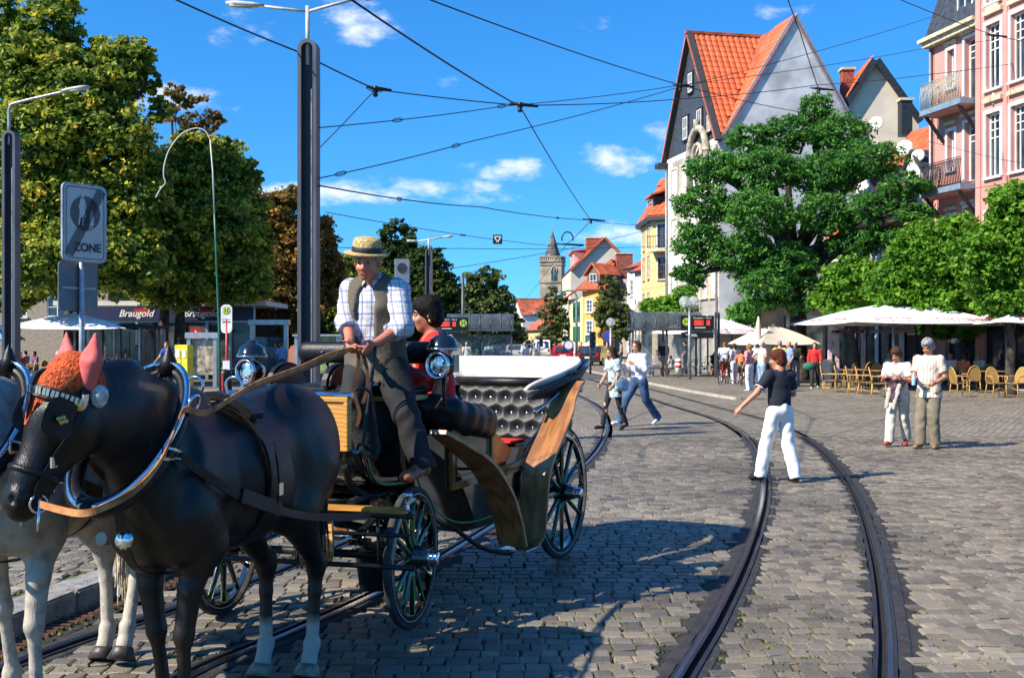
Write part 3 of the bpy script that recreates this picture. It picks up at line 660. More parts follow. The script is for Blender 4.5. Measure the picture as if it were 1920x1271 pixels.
WM = Wall(WP_.p(0, 0, -.1), SU, SN); window(pk, WM, 1.9, 14.7, 1.0, 1.7, 2, 3, .1, trim=M_WHT); dm = MB(); dm.prism([WM.p(1.75, 14.6, .05), WM.p(3.05, 14.6, .05), WM.p(3.05, 16.6, .05), WM.p(1.75, 16.6, .05)], SN * -1.6); dm.build('dormer', M_SLATE, pk)
wb = MB(); wb.prism([WP_.p(0, 0), WP_.p(0, 13.75), WP_.p(0, 13.75, -8), WP_.p(0, 0, -8)], SU * .3); wb.build('end_wall', M_PINK, pk)
def balcony(root, W_, x0, x1, z, depth, rail_m, slab_m, n=26):
    s_ = wbox(root, W_, x0, z - .22, x1, z, .004, depth, slab_m, 'balcony')
    wbox(root, W_, x0 + .05, z - .27, x1 - .05, z - .22, .004, depth - .06, M_PINK, 'balcony_soffit')
    b = MB()
    for i in range(n + 1): x = x0 + .04 + (x1 - x0 - .08) * i / n; b.tube([W_.p(x, z, depth - .05), W_.p(x, z + .5, depth - .0), W_.p(x, z + .95, depth - .05)], .022, 5)
    for j in range(4): b.tube([W_.p(x0 + .04, z, .05 + (depth - .1) * j / 4), W_.p(x0 + .04, z + .95, .05 + (depth - .1) * j / 4)], .014, 5)
    for zz in (.05, .95, 1.02): b.tube([W_.p(x0 + .04, z + zz, .02), W_.p(x0 + .04, z + zz, depth - .05), W_.p(x1 - .04, z + zz, depth - .05)], .022, 5)
    for t in (.15, .5, .85): c = W_.p(x0 + (x1 - x0) * t, z + .55, depth + .01); b.tube([c + (W_.u * math.cos(a) + UPV * math.sin(a)) * .16 for a in np.linspace(0, 2 * math.pi, 12, endpoint=False)], .014, 5, closed=True)
    b.build('railing', rail_m, s_)
    for x in (x0 + .25, x1 - .25): bb = MB(); bb.bar(W_.p(x, z - .22, depth - .1), W_.p(x, z - 1.25, .03), .09, .12); bb.build('bracket', M_DARKM, s_)
balcony(pk, WP_, .7, 3.45, 11.0, .95, mat('railing_pale', (.30, .30, .24), .6), mat('slab_blue', (.18, .24, .31), .6)); balcony(pk, WP_, .7, 3.45, 7.75, .95, M_DARKM, mat('slab_blue'))
for x_, W0_ in ((.12, WP_), (3.38, WP_)): b = MB(); b.tube([W0_.p(x_, .2, .1), W0_.p(x_, 13.7, .1)], .055, 7); b.build('downpipe', mat('zinc_pipe', (.3, .32, .34), .5, .4), pk)
# --- low house with red roof, dormers and dishes, left of the pink one
lh = building('red_roof_house', 'white house with red pantile roof, dormers and satellite dishes beside the pink house')
WL = Wall((15.5, 54.3, 0), SU, SN); LW = 8.45
ops = [(x_, 5.0, .8, 1.1, dict(nx=2, nz=2, trim=M_WHT, tw=.1)) for x_ in (.8, 2.2, 3.6, 5.0, 6.2, 7.3)] + [(x_, .25, 1.7, 2.7, dict(nx=2, nz=1, fm=M_DARKM)) for x_ in (.3, 2.3, 4.3, 6.4)]
facade(lh, WL, LW, 0, 6.7, ops, M_LIGHTWALL, .12)
for z_ in (4.7, 6.35): wbox(lh, WL, 0, z_, LW, z_ + .22, .004, .06, M_DARKM, 'timber_beam')
ev0, ev1, rg1, rg0 = WL.p(-.1, 6.6, .35), WL.p(LW, 6.6, .35), WL.p(LW, 11.9, -4.2), WL.p(-.1, 11.9, -4.2)
roof_quad(lh, ev0, ev1, rg1, rg0, M_TILED); tiles(lh, [ev0, ev1, rg1, rg0], SU, rg0 - ev0, M_TILE, .36, .42)
bk_ = MB(); bk_.prism([WL.p(0, 0, -.1), WL.p(0, 6.6, -.1), WL.p(0, 11.7, -4.2), WL.p(0, 6.6, -8), WL.p(0, 0, -8)], SU * LW); bk_.build('body', M_LIGHTWALL, lh)
for dx in (6.0, 2.0):
    WD = Wall(WL.p(dx, 7.2, -.2), SU, SN); d = MB(); d.prism([WD.p(0, 0), WD.p(1.5, 0), WD.p(1.5, 1.7), WD.p(.75, 2.5), WD.p(0, 1.7)], SN * -2.2); do = d.build('dormer', M_LIGHTWALL, lh); window(lh, WD, .25, .15, 1.0, 1.45, 2, 2, .02)
    for q in ((-.12, 1.62, .75, 2.62), (1.62, 1.62, .75, 2.62)): r = MB(); r.prism([WD.p(q[0], q[1], .15), WD.p(q[2], q[3], .15), WD.p(q[2], q[3] + .1, .15), WD.p(q[0], q[1] + .1, .15)], SN * -2.5); r.build('dormer_roof', M_SLATE, lh)
def dish(px, py, d, r, label):
    D = empty('satellite_dish', P(px, py, d), 0, label, 'satellite dish', 'satellite dishes on the red roof')
    q = Vector((-.55, -.8, .25)).to_track_quat('Z', 'Y').to_matrix(); b = MB(); b.lathe([(0, 0), (r * .5, r * .06), (r, r * .22), (r * 1.01, r * .24), (r * .5, r * .10), (0, r * .04)], (0, 0, 0), 20, M=q); b.build('reflector', mat('dish_white', (.66, .64, .62), .5), D)
    b = MB(); b.tube([(0, 0, -r), q @ Vector((0, -r * .1, r * .9))], .018, 5); b.tube([q @ Vector((0, 0, .02)), q @ Vector((0, 0, -.3)), (0.1, .2, -r * 1.3)], .03, 6); b.build('feed_arm', M_DARKM, D)
dish(1643, 233, 51, .34, 'highest and leftmost white satellite dish on the red roof'); dish(1697, 279, 48, .36, 'middle white satellite dish beside the dormer window'); dish(1722, 293, 47.4, .28, 'smallest white satellite dish right below the dormer window')
# --- cream gable house behind
cg = building('cream_gable_house', 'cream plastered gable house with brick chimneys behind the red roof')
d_ = 63; ap = P(1640, 117, d_); le, ri = P(1545, 262, d_), P(1722, 232, d_); le0, ri0 = Vector((le.x, d_, 0)), Vector((ri.x, d_, 0)); back = Vector((.9, 9, 0))
b = MB(); b.prism([le0, ri0, ri, ap, le], back); b.build('wall', mat('cream_gable', (.72, .62, .48), .85, 0, .12, .5, .3, 10), cg)
for a, c in ((le, ap), (ap, ri)):
    n_ = (c - a).cross(back).normalized(); n_ = n_ if n_.z > 0 else -n_; b = MB(); b.prism([a - back * .03 + n_ * .01, c - back * .03 + n_ * .01, c - back * .03 + n_ * .22, a - back * .03 + n_ * .22], back * 1.08); b.build('roof', M_TILED, cg)
    b = MB(); b.prism([a - back * .045 + n_ * -.12, c - back * .045 + n_ * -.12, c - back * .045 + n_ * .25, a - back * .045 + n_ * .25], back * .02); b.build('verge_board', M_DARKM, cg)
rl, ru = ap - le, back
tiles(cg, [le - back * .03 + Vector((-.2, 0, .15)), le + back + Vector((-.2, 0, .15)), ap + back + Vector((-.2, 0, .15)), ap - back * .03 + Vector((-.2, 0, .15))], back, ap - le, M_TILE, .4, .45, 300)
def chimney(root, px, py0, py1, d, w, m=M_BRICK):
    c = PX(px, d); z0, z1 = PZ(py1, d) - 1.2, PZ(py0, d); b = MB(); b.box((c, d, (z0 + z1) / 2), (w, w, z1 - z0)); o = b.build('chimney', m, root); b = MB(); b.box((c, d, z1 + .05), (w + .16, w + .16, .14)); b.build('chimney_cap', M_STONE_TRIM, o); return o
chimney(cg, 1588, 133, 160, 64.5, 1.0 * .65); chimney(cg, 1697, 190, 215, 61.5, .6, M_DARKM)
# --- tall gabled house with grey end wall
tg = building('tall_gable_house', 'tall house with bright red tiled roof, slate street gable and bare grey end wall')
F0 = Vector((10.4, 65, 0)); IN = -SN
def tp(u, s, z): return F0 + SU * u + IN * s + UPV * z
ez, rz_ = 12.9, 19.55
WT = Wall(tp(-4.2, 0, 0), SU, SN)
ops = [(x_, z_, .9, 1.7, dict(nx=2, nz=3, trim=M_STONE_TRIM, tw=.16)) for x_ in (1.0, 2.6, 4.2, 5.8, 7.2) for z_ in (4.2, 7.4, 10.4)]
facade(tg, WT, 8.4, 0, ez, ops, M_LIGHTWALL, .18)
b = MB(); b.prism([tp(-4.2, 0.02, ez), tp(4.2, 0.02, ez), tp(0, .02, rz_)], IN * .2); b.build('slate_gable', M_SLATE, tg)
for (u_, z_, w_, h_) in ((-1.2, 13.6, .7, 1.3), (1.0, 13.6, .7, 1.3), (-.35, 16.2, .6, 1.1), (2.6, 13.4, .5, .9)): window(tg, Wall(tp(u_, 0, 0), SU, SN), 0, z_, w_, h_, 2, 2, .02, trim=M_DARKM)
for s_ in (-1, 1): b = MB(); b.bar(tp(s_ * 4.4, -.12, ez - .25), tp(0, -.12, rz_ + .12), .35, .18); b.build('verge_board', mat('verge_dark', (.05, .045, .045), .6), tg)
ar = MB(); ar.tube([tp(1.5 + 1.3 * math.cos(a), -.2, 12.3 + 1.5 * math.sin(a)) for a in np.linspace(0, math.pi, 15)], .2, 8); ar.tube([tp(1.5 + .7 * math.cos(a), -.22, 12.1 + .8 * math.sin(a)) for a in np.linspace(0, math.pi, 13)], .13, 8); ar.tube([tp(1.5, -.25, 13.8), tp(1.5, -.25, 14.3)], .18, 8); ar.build('stone_arch', mat('old_stone', (.40, .35, .27), .85, 0, .25, 4, .3), tg)
for u_ in (.2, 2.8): b = MB(); b.tube([tp(u_, -.2, 10.6), tp(u_, -.2, 12.2), tp(u_, -.2, 12.5)], [.15, .15, .22], 8); b.build('stone_pier', mat('old_stone'), tg)
b = MB(); b.prism([tp(4.2, 0, 0), tp(4.2, 8.7, 0), tp(4.2, 8.7, ez - .3), tp(4.2, 4.45, rz_), tp(4.2, .2, ez - .3), tp(4.2, 0, ez - .3)], SU * -8.4); b.build('end_wall', M_GREYW, tg)
# roof slopes: street gable (towards the camera), main range (towards the street)
S1 = [tp(4.35, -.3, ez - .2), tp(4.35, .1, ez - .2), tp(0, 4.45, rz_ + .05), tp(0, -.3, rz_ + .05)]
roof_quad(tg, *S1, M_TILED); tiles(tg, [q + UPV * .02 for q in S1], IN, S1[3] - S1[0], M_TILE, .36, .42)
S1b = [tp(-4.35, -.3, ez - .2), tp(-4.35, .1, ez - .2), tp(0, 4.45, rz_ + .05), tp(0, -.3, rz_ + .05)]; roof_quad(tg, *S1b, M_TILED)
S2 = [tp(4.3, .1, ez - .3), tp(-.2, 4.3, rz_ + .05), tp(4.3, 4.45, rz_ + .05)]
nn = (S2[2] - S2[0]).cross(S2[1] - S2[0]).normalized(); b = MB(); b.prism([q + UPV * .06 for q in S2], UPV * -.1); b.build('roof', M_TILED, tg)
tiles(tg, [q + UPV * .08 for q in S2], -SU, tp(0, 4.45, rz_) - tp(0, .1, ez - .3), M_TILE, .36, .42)
b = MB(); b.prism([tp(4.3, 4.45, rz_ + .05), tp(4.3, 8.9, ez - .5), tp(-4.3, 8.9, ez - .5), tp(-4.3, 4.45, rz_ + .05)], UPV * -.1); b.build('roof', M_TILED, tg)
b = MB(); b.bar(tp(4.24, .0, ez - .45), tp(4.24, 4.45, rz_ + .12), .08, .3); b.bar(tp(4.24, 4.45, rz_ + .12), tp(4.24, 8.8, ez - .45), .08, .3); b.build('verge_flashing', mat('zinc', (.40, .42, .45), .5, .4, .1), tg)
b = MB(); b.bar(tp(0, -.35, rz_ + .1), tp(0, 4.5, rz_ + .1), .3, .16); b.build('ridge_tiles', M_TILED, tg)
for u_ in (-4.0, 4.0): b = MB(); b.tube([tp(u_, -.1, .2), tp(u_, -.1, ez - .4)], .06, 7); b.build('downpipe', mat('zinc_pipe'), tg)
wbox(tg, WT, -.5, ez - .5, .3, ez - .2, .02, .6, M_DARKM, 'eaves_box')
# --- yellow corner house with bay, balcony and dormer
def simple_house(name, label, o, u, n, L, D, H, wallm, ops, roofm=M_TILE, rise=3.2, cover=True, ridge_u=True, over=.3, ends=None, tl=300, endops=None):
    R = building(name, label); W_ = Wall(o, u, n); facade(R, W_, L, 0, H, ops, wallm, .14)
    b = MB(); nb = -Vector(n).normalized(); up = UPV
    if ridge_u: prof = [W_.p(0, 0, -.16), W_.p(0, H, -.16), W_.p(0, H + rise - .1, -D / 2), W_.p(0, H, -D), W_.p(0, 0, -D)]; b.prism(prof, W_.u * L)
    else: prof = [W_.p(.02, 0, -.16), W_.p(L - .02, 0, -.16), W_.p(L - .02, H, -.16), W_.p(L / 2, H + rise - .1, -.16), W_.p(.02, H, -.16)]; b.prism(prof, nb * (D - .16))
    b.build('body', ends or wallm, R)
    if endops:          # windows of the end wall that faces the viewer
        WE = Wall(W_.p(L, 0, 0), nb, W_.u); 
        for a in endops: window(R, WE, *a[:4], **(a[4] if len(a) > 4 else {}))
    if ridge_u:
        e0, e1, r1, r0 = W_.p(-over, H - .15, over), W_.p(L + over, H - .15, over), W_.p(L + over, H + rise, -D / 2), W_.p(-over, H + rise, -D / 2)
        roof_quad(R, e0, e1, r1, r0, M_TILED); roof_quad(R, W_.p(-over, H - .15, -D - over), W_.p(L + over, H - .15, -D - over), r1, r0, M_TILED)
        if cover: tiles(R, [e0, e1, r1, r0], W_.u, r0 - e0, roofm, .45, .5, tl)
        b = MB(); b.bar(r0, r1, .3, .14); b.build('ridge_tiles', M_TILED, R)
        b = MB(); b.tube([e0, e1], .09, 6); b.build('gutter', M_DARKM, R)
    else:
        apx = W_.p(L / 2, H + rise, over); 
        for a, c in ((W_.p(-over, H - .15, over), apx), (W_.p(L + over, H - .15, over), apx)):
            roof_quad(R, a, a + nb * (D + over), c + nb * (D + over), c, M_TILED)
            if cover and a.x < c.x + 99: tiles(R, [a + UPV * .02, a + nb * (D + over) + UPV * .02, c + nb * (D + over) + UPV * .02, c + UPV * .02], nb, c - a, roofm, .45, .5, tl)
    return R, W_
xl = PX(1218, 82)
yh = building('yellow_house', 'pale yellow corner house with a small balcony and red dormer roof')
FA, FB, FC = Vector((PX(1202, 84), 84, 0)), Vector((PX(1222, 79), 79, 0)), Vector((PX(1292, 77), 77, 0))
H_ = PZ(415, 79)
def nperp(u): n = Vector((u.y, -u.x, 0)).normalized(); return n if n.y < 0 else -n
WA = Wall(FA, FB - FA, Vector((-.97, -.22, 0))); WB = Wall(FB, FC - FB, nperp(FC - FB)); LA, LB = (FB - FA).length, (FC - FB).length
zf = lambda py: PZ(py, 79)
facade(yh, WA, LA, 0, H_, [(x_, z_, .8, 1.6, dict(nx=2, nz=3, trim=M_STONE_TRIM, tw=.12)) for x_ in (1.0, 3.2) for z_ in (zf(520), zf(462), zf(590))], M_YEL, .14)
facade(yh, WB, LB, 0, H_, [(.55, zf(524), .85, zf(484) - zf(524), dict(nx=2, nz=3, fm=mat('brown_frame', (.10, .05, .03), .5), trim=M_STONE_TRIM, tw=.14)), (.5, zf(466), .8, zf(422) - zf(466), dict(nx=2, nz=3, fm=mat('brown_frame'), trim=M_WHT, tw=.1)), (.55, 1.2, 1.2, 2.4, dict(nx=2, nz=2))], M_YEL, .16)
bd = MB(); bd.prism([FA + UPV * 0, FB, FC, FC + Vector((1, 9, 0)), FA + Vector((3, 9, 0))], UPV * .01); bd.build('foundation', M_YEL, yh)
b = MB(); b.prism([p + UPV * H_ for p in (FA + Vector((-.4, .3, 0)), FB + Vector((-.4, -.4, 0)), FC + Vector((.2, -.4, 0)), FC + Vector((1, 9, 0)), FA + Vector((3, 9, 0)))], UPV * .25); b.build('cornice', M_DARKM, yh)
top_c = (FB + FC) / 2 + Vector((1.0, 4.5, 0)); e_ = [p + UPV * (H_ + .26) for p in (FA + Vector((-.35, .3, 0)), FB + Vector((-.35, -.35, 0)), FC + Vector((.2, -.35, 0)))]
uv_ = Vector((.5, 4.5, 3.2)); rt = [e_[1] + (e_[2] - e_[1]) * .35 + uv_, e_[2] + uv_]
b = MB(); b.add([e_[0], e_[1], rt[0]], [(0, 1, 2)]); b.add([e_[1], e_[2], rt[1], rt[0]], [(0, 1, 2, 3)]); b.build('roof', M_TILED, yh); tiles(yh, [e_[1] + UPV * .04, e_[2] + UPV * .04, rt[1] + UPV * .04, rt[0] + UPV * .04], e_[2] - e_[1], rt[1] - e_[2], M_TILE, .45, .5)
WDm = Wall(WA.p(2.2, H_ + .3, -.2), WA.u, WA.n); d = MB(); d.prism([WDm.p(0, 0), WDm.p(2.6, 0), WDm.p(2.6, 1.5), WDm.p(0, 1.5)], WDm.n * -2.5); d.build('dormer', M_DARKM, yh); window(yh, WDm, .3, .3, 1.9, 1.1, 3, 1, .02)
d = MB(); d.prism([WDm.p(-.3, 1.5, .3), WDm.p(2.9, 1.5, .3), WDm.p(2.9, 2.3, -2.2), WDm.p(-.3, 2.3, -2.2)], UPV * .12); d.build('dormer_roof', M_TILE, yh)
s_ = wbox(yh, WB, .1, zf(474), LB - .1, zf(468), .004, .8, M_STONE_TRIM, 'balcony'); b = MB()
for i in range(13): x = .15 + (LB - .3) * i / 12; b.tube([WB.p(x, zf(468), .75), WB.p(x, zf(468) + .85, .75)], .02, 5)
b.tube([WB.p(.1, zf(468) + .85, .75), WB.p(LB - .1, zf(468) + .85, .75)], .03, 5); b.build('railing', M_DARKM, s_)
# --- narrow red-roofed house and white houses between
simple_house('narrow_house', 'narrow house with steep red roof left of the yellow house', Vector((PX(1190, 92), 92, 0)), SU, SN, 5.5, 8, PZ(505, 90), mat('white_wall', (.70, .68, .64), .85, 0, .05, .8), [(x_, z_, .8, 1.4, dict(nx=2, nz=3)) for x_ in (.7, 2.2, 3.8) for z_ in (1.2, 3.6)], rise=PZ(475, 92) - PZ(505, 92) + 1.2)
simple_house('white_terrace_house', 'white terraced house with rows of shop windows behind the street trees', Vector((PX(1176, 106), 106, 0)), SU, SN, 8, 9, PZ(498, 103), mat('offwhite_wall', (.66, .62, .60), .85, 0, .05, .8), [(x_, z_, .9, 1.5, dict(nx=2, nz=3)) for x_ in (.8, 2.6, 4.4, 6.2) for z_ in (.5, 3.3, 6.0)], rise=2.0)
# --- orange corner house with hipped roof
oh = building('orange_house', 'orange corner house with white windows, green shutters and hipped red roof')
d_ = 108; c0, c1, c2 = Vector((PX(1066, 118), 118, 0)), Vector((PX(1092, 110), 110, 0)), Vector((PX(1131, 108), 108, 0)); c3 = Vector((PX(1165, 118), 118, 0)); zo = lambda py: PZ(py, 109)
W0, W1_ = Wall(c0, c1 - c0, Vector((-.95, -.3, 0))), Wall(c1, c2 - c1, nperp(c2 - c1)); H_ = zo(545)
L0, L1 = (c1 - c0).length, (c2 - c1).length
facade(oh, W0, L0, 0, zo(556), [], mat('cream_yellow', (.68, .60, .36), .85, 0, .05, 1), .1)
M_GRNS = mat('green_shutter', (.01, .13, .075), .6, 0, .1)
for z_ in (zo(602), zo(560) - 2.1 + .4, zo(640)):
    for x_ in (L0 * .45, L0 * .78): s_ = wbox(oh, W0, x_ - .5, z_, x_ + .5, z_ + 1.5, .01, .1, M_GRNS, 'shutter')
facade(oh, W1_, L1, 0, H_, [(.55, zo(585), .75, zo(563) - zo(585), dict(nx=2, nz=3, trim=M_WHT, tw=.14)), (.55, zo(626), .75, zo(602) - zo(626), dict(nx=2, nz=3, trim=M_WHT, tw=.14)), (.3, .4, 1.4, 2.0, dict(nx=2, nz=1))], M_ORA, .12)
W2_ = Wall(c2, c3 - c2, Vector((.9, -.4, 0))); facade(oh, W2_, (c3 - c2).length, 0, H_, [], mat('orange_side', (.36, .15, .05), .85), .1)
ap = Vector((PX(1150, 114), 114, PZ(482, 112)))
ee = [c0 + Vector((-.6, 0, zo(558))), c1 + Vector((-.5, -.5, H_)), c2 + Vector((.5, -.5, H_)), c3 + Vector((.8, 0, H_))]
for i in range(3):
    b = MB(); b.add([ee[i], ee[i + 1], ap], [(0, 1, 2)]); b.build('roof', M_TILED, oh); tiles(oh, [ee[i] + UPV * .05, ee[i + 1] + UPV * .05, ap + UPV * .05], ee[i + 1] - ee[i], ap - (ee[i] + ee[i + 1]) / 2, M_TILED, .5, .55, 150)
WD_ = Wall(c1 + Vector((.5, .5, H_ - .1)), c2 - c1, nperp(c2 - c1)); b = MB(); b.prism([WD_.p(0, 0), WD_.p(1.7, 0), WD_.p(1.7, 1.8), WD_.p(.85, 2.6), WD_.p(0, 1.8)], WD_.n * -3); b.build('dormer', mat('dormer_brown', (.16, .09, .06), .7), oh); window(oh, WD_, .4, .4, .9, 1.4, 2, 2, .02)
for s_ in (0, 1): b = MB(); a_ = WD_.p(-.3 if s_ == 0 else 2.0, 1.6, .3); c_ = WD_.p(.85, 2.75, .3); b.prism([a_, c_, c_ + UPV * .12, a_ + UPV * .12], WD_.n * -3.2); b.build('dormer_roof', M_TILE, oh)
chimney(oh, 1170, 477, 500, 113, 1.6)
# --- big cream gable behind it
bg2 = building('big_cream_gable', 'large cream gable wall with red roof and chimney right of the church tower')
d_ = 128; ap = P(1132, 448, d_); le, ri = P(1070, 508, d_), P(1195, 512, d_); b = MB(); b.prism([Vector((le.x, d_, 0)), Vector((ri.x, d_, 0)), ri, ap, le], (PX(1056, 145) - le.x, 16, 0)); b.build('wall', mat('cream_far', (.60, .53, .43), .85, 0, .08, .4), bg2)
sv = Vector((PX(1056, 145) - le.x, 17, 0)); b = MB(); n_ = (ap - le).cross(sv).normalized(); n_ = n_ if n_.z > 0 else -n_; b.prism([le - sv * .03, ap - sv * .03, ap + sv, le + sv], n_ * .25); b.build('roof', M_TILE, bg2)
b = MB(); b.prism([ap - sv * .03, ri - sv * .03, ri + sv, ap + sv], Vector((.2, 0, .2))); b.build('roof', M_TILED, bg2)
Wg = Wall(Vector((PX(1054, 145), 145, 0)), Vector((le.x - PX(1054, 145), 128 - 145, 0)), Vector((-.95, -.25, 0))); Lg = Vector((le.x - PX(1054, 145), -17, 0)).length
facade(bg2, Wg, Lg, 0, le.z, [(x_, z_, 1.0, 1.7, dict(nx=2, nz=3)) for x_ in (1.5, 4.5, 7.5, 10.5, 13.5) for z_ in (1.5, 4.8, 8.0)], mat('cream_front', (.64, .58, .44), .85), .12)
for x_ in (9, 13): Wd = Wall(Wg.p(x_, le.z + .3, -.5), Wg.u, Wg.n); b = MB(); b.prism([Wd.p(0, 0), Wd.p(2.2, 0), Wd.p(2.2, 2), Wd.p(0, 2)], Wd.n * -3); b.build('dormer', M_LIGHTWALL, bg2); window(bg2, Wd, .4, .3, 1.4, 1.4, 2, 1, .02); b = MB(); b.prism([Wd.p(-.3, 2, .3), Wd.p(2.5, 2, .3), Wd.p(2.5, 2.3, -2.2), Wd.p(-.3, 2.3, -2.2)], (0, 0, .15)); b.build('dormer_roof', M_TILE, bg2)
chimney(bg2, 1115, 448, 470, 130, 2.0)
# --- church tower
ct = building('church_tower', 'sandstone church tower with pointed spire and clock at the end of the street')
d_ = 240; k_ = d_ / FPX; tx, tw_ = PX(1036, d_), 40 * k_
M_SAND = mat('tower_sandstone', (.36, .30, .22), .9, 0, .25, .5, .4, 3); M_SPIRE = mat('spire_slate', (.13, .12, .11), .8, 0, .4, .8, .5, 3)
zb = PZ(492, d_)
yw = rad(-12); MT = Matrix.Rotation(yw, 3, 'Z')
b = MB(); b.box((tx, d_, zb / 2), (tw_, tw_, zb), M=MT); b.build('tower_body', M_SAND, ct)
for py in (530, 497, 560): b = MB(); b.box((tx, d_, PZ(py, d_)), (tw_ + .4, tw_ + .4, .3), M=MT); b.build('string_course', M_SAND, ct)
b = MB()
for i in range(10):
    for a, c in ((1, 0), (-1, 0), (0, 1), (0, -1)):
        t_ = (i - 4.5) / 10 * tw_; v = MT @ Vector((a * tw_ / 2 + c * t_, c * -tw_ / 2 + abs(a) * t_, 0)); b.box((tx + v.x, d_ + v.y, zb + .55), (.32, .32, .8), M=MT)
b.box((tx, d_, zb + 1.05), (tw_ + .5, tw_ + .5, .25), M=MT); b.box((tx, d_, zb + .1), (tw_ + .5, tw_ + .5, .25), M=MT); b.build('parapet', M_SAND, ct)
apz = PZ(432, d_); b = MB(); n8 = [Vector((tx + tw_ * .42 * math.cos(a), d_ + tw_ * .42 * math.sin(a), zb + 1.0)) for a in np.linspace(0, 2 * math.pi, 8, endpoint=False) + .39]
b.add(n8 + [Vector((tx, d_, apz))], [(i, (i + 1) % 8, 8) for i in range(8)]); b.build('spire', M_SPIRE, ct); b = MB(); b.tube([(tx, d_, apz - 2.4), (tx, d_, apz + .2)], [.32, .05], 8); b.tube([(tx, d_, apz), (tx, d_, apz + 1.3)], .06, 6); b.box((tx, d_, apz + 1.0), (.5, .06, .1)); b.build('finial', mat('copper_green', (.2, .34, .28), .6), ct)
WCt = Wall(Vector((tx, d_, 0)) + MT @ Vector((-tw_ / 2, -tw_ / 2, 0)), MT @ Vector((1, 0, 0)), MT @ Vector((0, -1, 0)))
b = MB(); wz0, wz1 = PZ(527, d_), PZ(504, d_); cx_ = tw_ * .66; pr = [WCt.p(cx_ - .6, wz0, .05), WCt.p(cx_ + .6, wz0, .05)] + [WCt.p(cx_ + .6 * math.cos(a), wz1 - .9 + 1.2 * math.sin(a), .05) for a in np.linspace(0, math.pi, 9)]
b.prism(pr, WCt.n * .05); b.build('belfry_window', M_GLS, ct); b = MB(); b.tube([WCt.p(cx_ + .66 * math.cos(a), wz1 - .9 + 1.3 * math.sin(a), .1) for a in np.linspace(0, math.pi, 11)], .13, 6); b.tube([WCt.p(cx_, wz0, .1), WCt.p(cx_, wz1, .1)], .08, 6); b.build('tracery', M_SAND, ct)
ck = WCt.p(cx_ + .1, PZ(543, d_), .06); qn = WCt.n.to_track_quat('Z', 'Y').to_matrix(); b = MB(); b.lathe([(0, .1), (.55, .1), (.6, 0)], ck, 20, M=qn); co = b.build('clock', mat('clock_dark', (.03, .035, .05), .5), ct); b = MB(); b.lathe([(0, .14), (.3, .14), (.3, .1)], ck, 16, M=qn); b.build('clock_face', M_WHT, co)
# --- far houses at the end of the street, house behind the left trees
simple_house('far_house', 'far pale house with red roof at the end of the street', Vector((PX(980, 205), 205, 0)), Vector((.98, .2, 0)), Vector((.2, -.98, 0)), 7, 9, PZ(588, 200), M_LIGHTWALL, [(1 + 2 * i, 2, 1, 1.6, {}) for i in range(3)], rise=3, cover=False)
simple_house('far_house', 'low far ochre house beside the road in the distance', Vector((PX(985, 165), 165, 0)), SU, SN, 12, 8, PZ(618, 160), M_YEL, [(1 + 2.4 * i, 1.0, 1, 1.6, {}) for i in range(4)], rise=3, cover=False)
simple_house('hidden_house', 'house with dark tiled roof half hidden behind the left trees', Vector((PX(560, 95), 95, 0)), Vector((1, .05, 0)), Vector((.05, -1, 0)), 8, 10, PZ(505, 95), M_CREAMW, [(1 + 2 * i, 3, 1, 1.6, {}) for i in range(3)], rise=1.6, cover=False)
simple_house('salmon_house', 'salmon coloured house behind the cafe pavilion on the left', Vector((PX(210, 72), 72, 0)), Vector((1, .0, 0)), Vector((0, -1, 0)), 13, 9, 7.5, mat('salmon_plaster', (.52, .20, .13), .85), [(1 + 2.4 * i, 3.4, 1.1, 1.7, dict(trim=M_WHT)) for i in range(5)], rise=2.4, cover=False)
simple_house('beige_house', 'beige house behind the umbrella on the far left', Vector((PX(-20, 66), 66, 0)), Vector((1, .0, 0)), Vector((0, -1, 0)), 7, 9, 8, mat('beige_plaster', (.30, .25, .19), .85), [(1 + 2.4 * i, 3.2, 1.2, 1.7, {}) for i in range(2)], rise=2.4, cover=False)

# ------------------------------------------------------------------ trees
def leaf_mat(name, ramp, tr=.35):
    m = bpy.data.materials.new(name); m.use_nodes = True; n, l = m.node_tree.nodes, m.node_tree.links; b = n['Principled BSDF']; out = n['Material Output']
    at = n.new('ShaderNodeAttribute'); at.attribute_name = 'vary'; cr = n.new('ShaderNodeValToRGB'); e = cr.color_ramp.elements
    e[0].position, e[0].color = ramp[0][0], (*ramp[0][1], 1); e[1].position, e[1].color = ramp[-1][0], (*ramp[-1][1], 1)
    for p, c in ramp[1:-1]: x = e.new(p); x.color = (*c, 1)
    l.new(at.outputs['Fac'], cr.inputs['Fac']); l.new(cr.outputs['Color'], b.inputs['Base Color']); b.inputs['Roughness'].default_value = .5; b.inputs['Specular IOR Level'].default_value = .25
    t = n.new('ShaderNodeBsdfTranslucent'); l.new(cr.outputs['Color'], t.inputs['Color']); mx = n.new('ShaderNodeMixShader'); mx.inputs[0].default_value = tr + .07; l.new(b.outputs[0], mx.inputs[1]); l.new(t.outputs[0], mx.inputs[2]); l.new(mx.outputs[0], out.inputs['Surface'])
    return m
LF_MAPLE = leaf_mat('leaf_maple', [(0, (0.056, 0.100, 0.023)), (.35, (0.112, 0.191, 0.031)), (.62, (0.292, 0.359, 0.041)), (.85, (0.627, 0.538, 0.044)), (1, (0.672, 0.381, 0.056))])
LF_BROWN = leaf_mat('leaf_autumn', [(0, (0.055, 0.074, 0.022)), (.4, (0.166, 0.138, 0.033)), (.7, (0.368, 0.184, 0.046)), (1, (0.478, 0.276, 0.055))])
LF_LIME = leaf_mat('leaf_lime', [(0, (0.054, 0.108, 0.016)), (.5, (0.162, 0.243, 0.027)), (1, (0.351, 0.378, 0.041))])
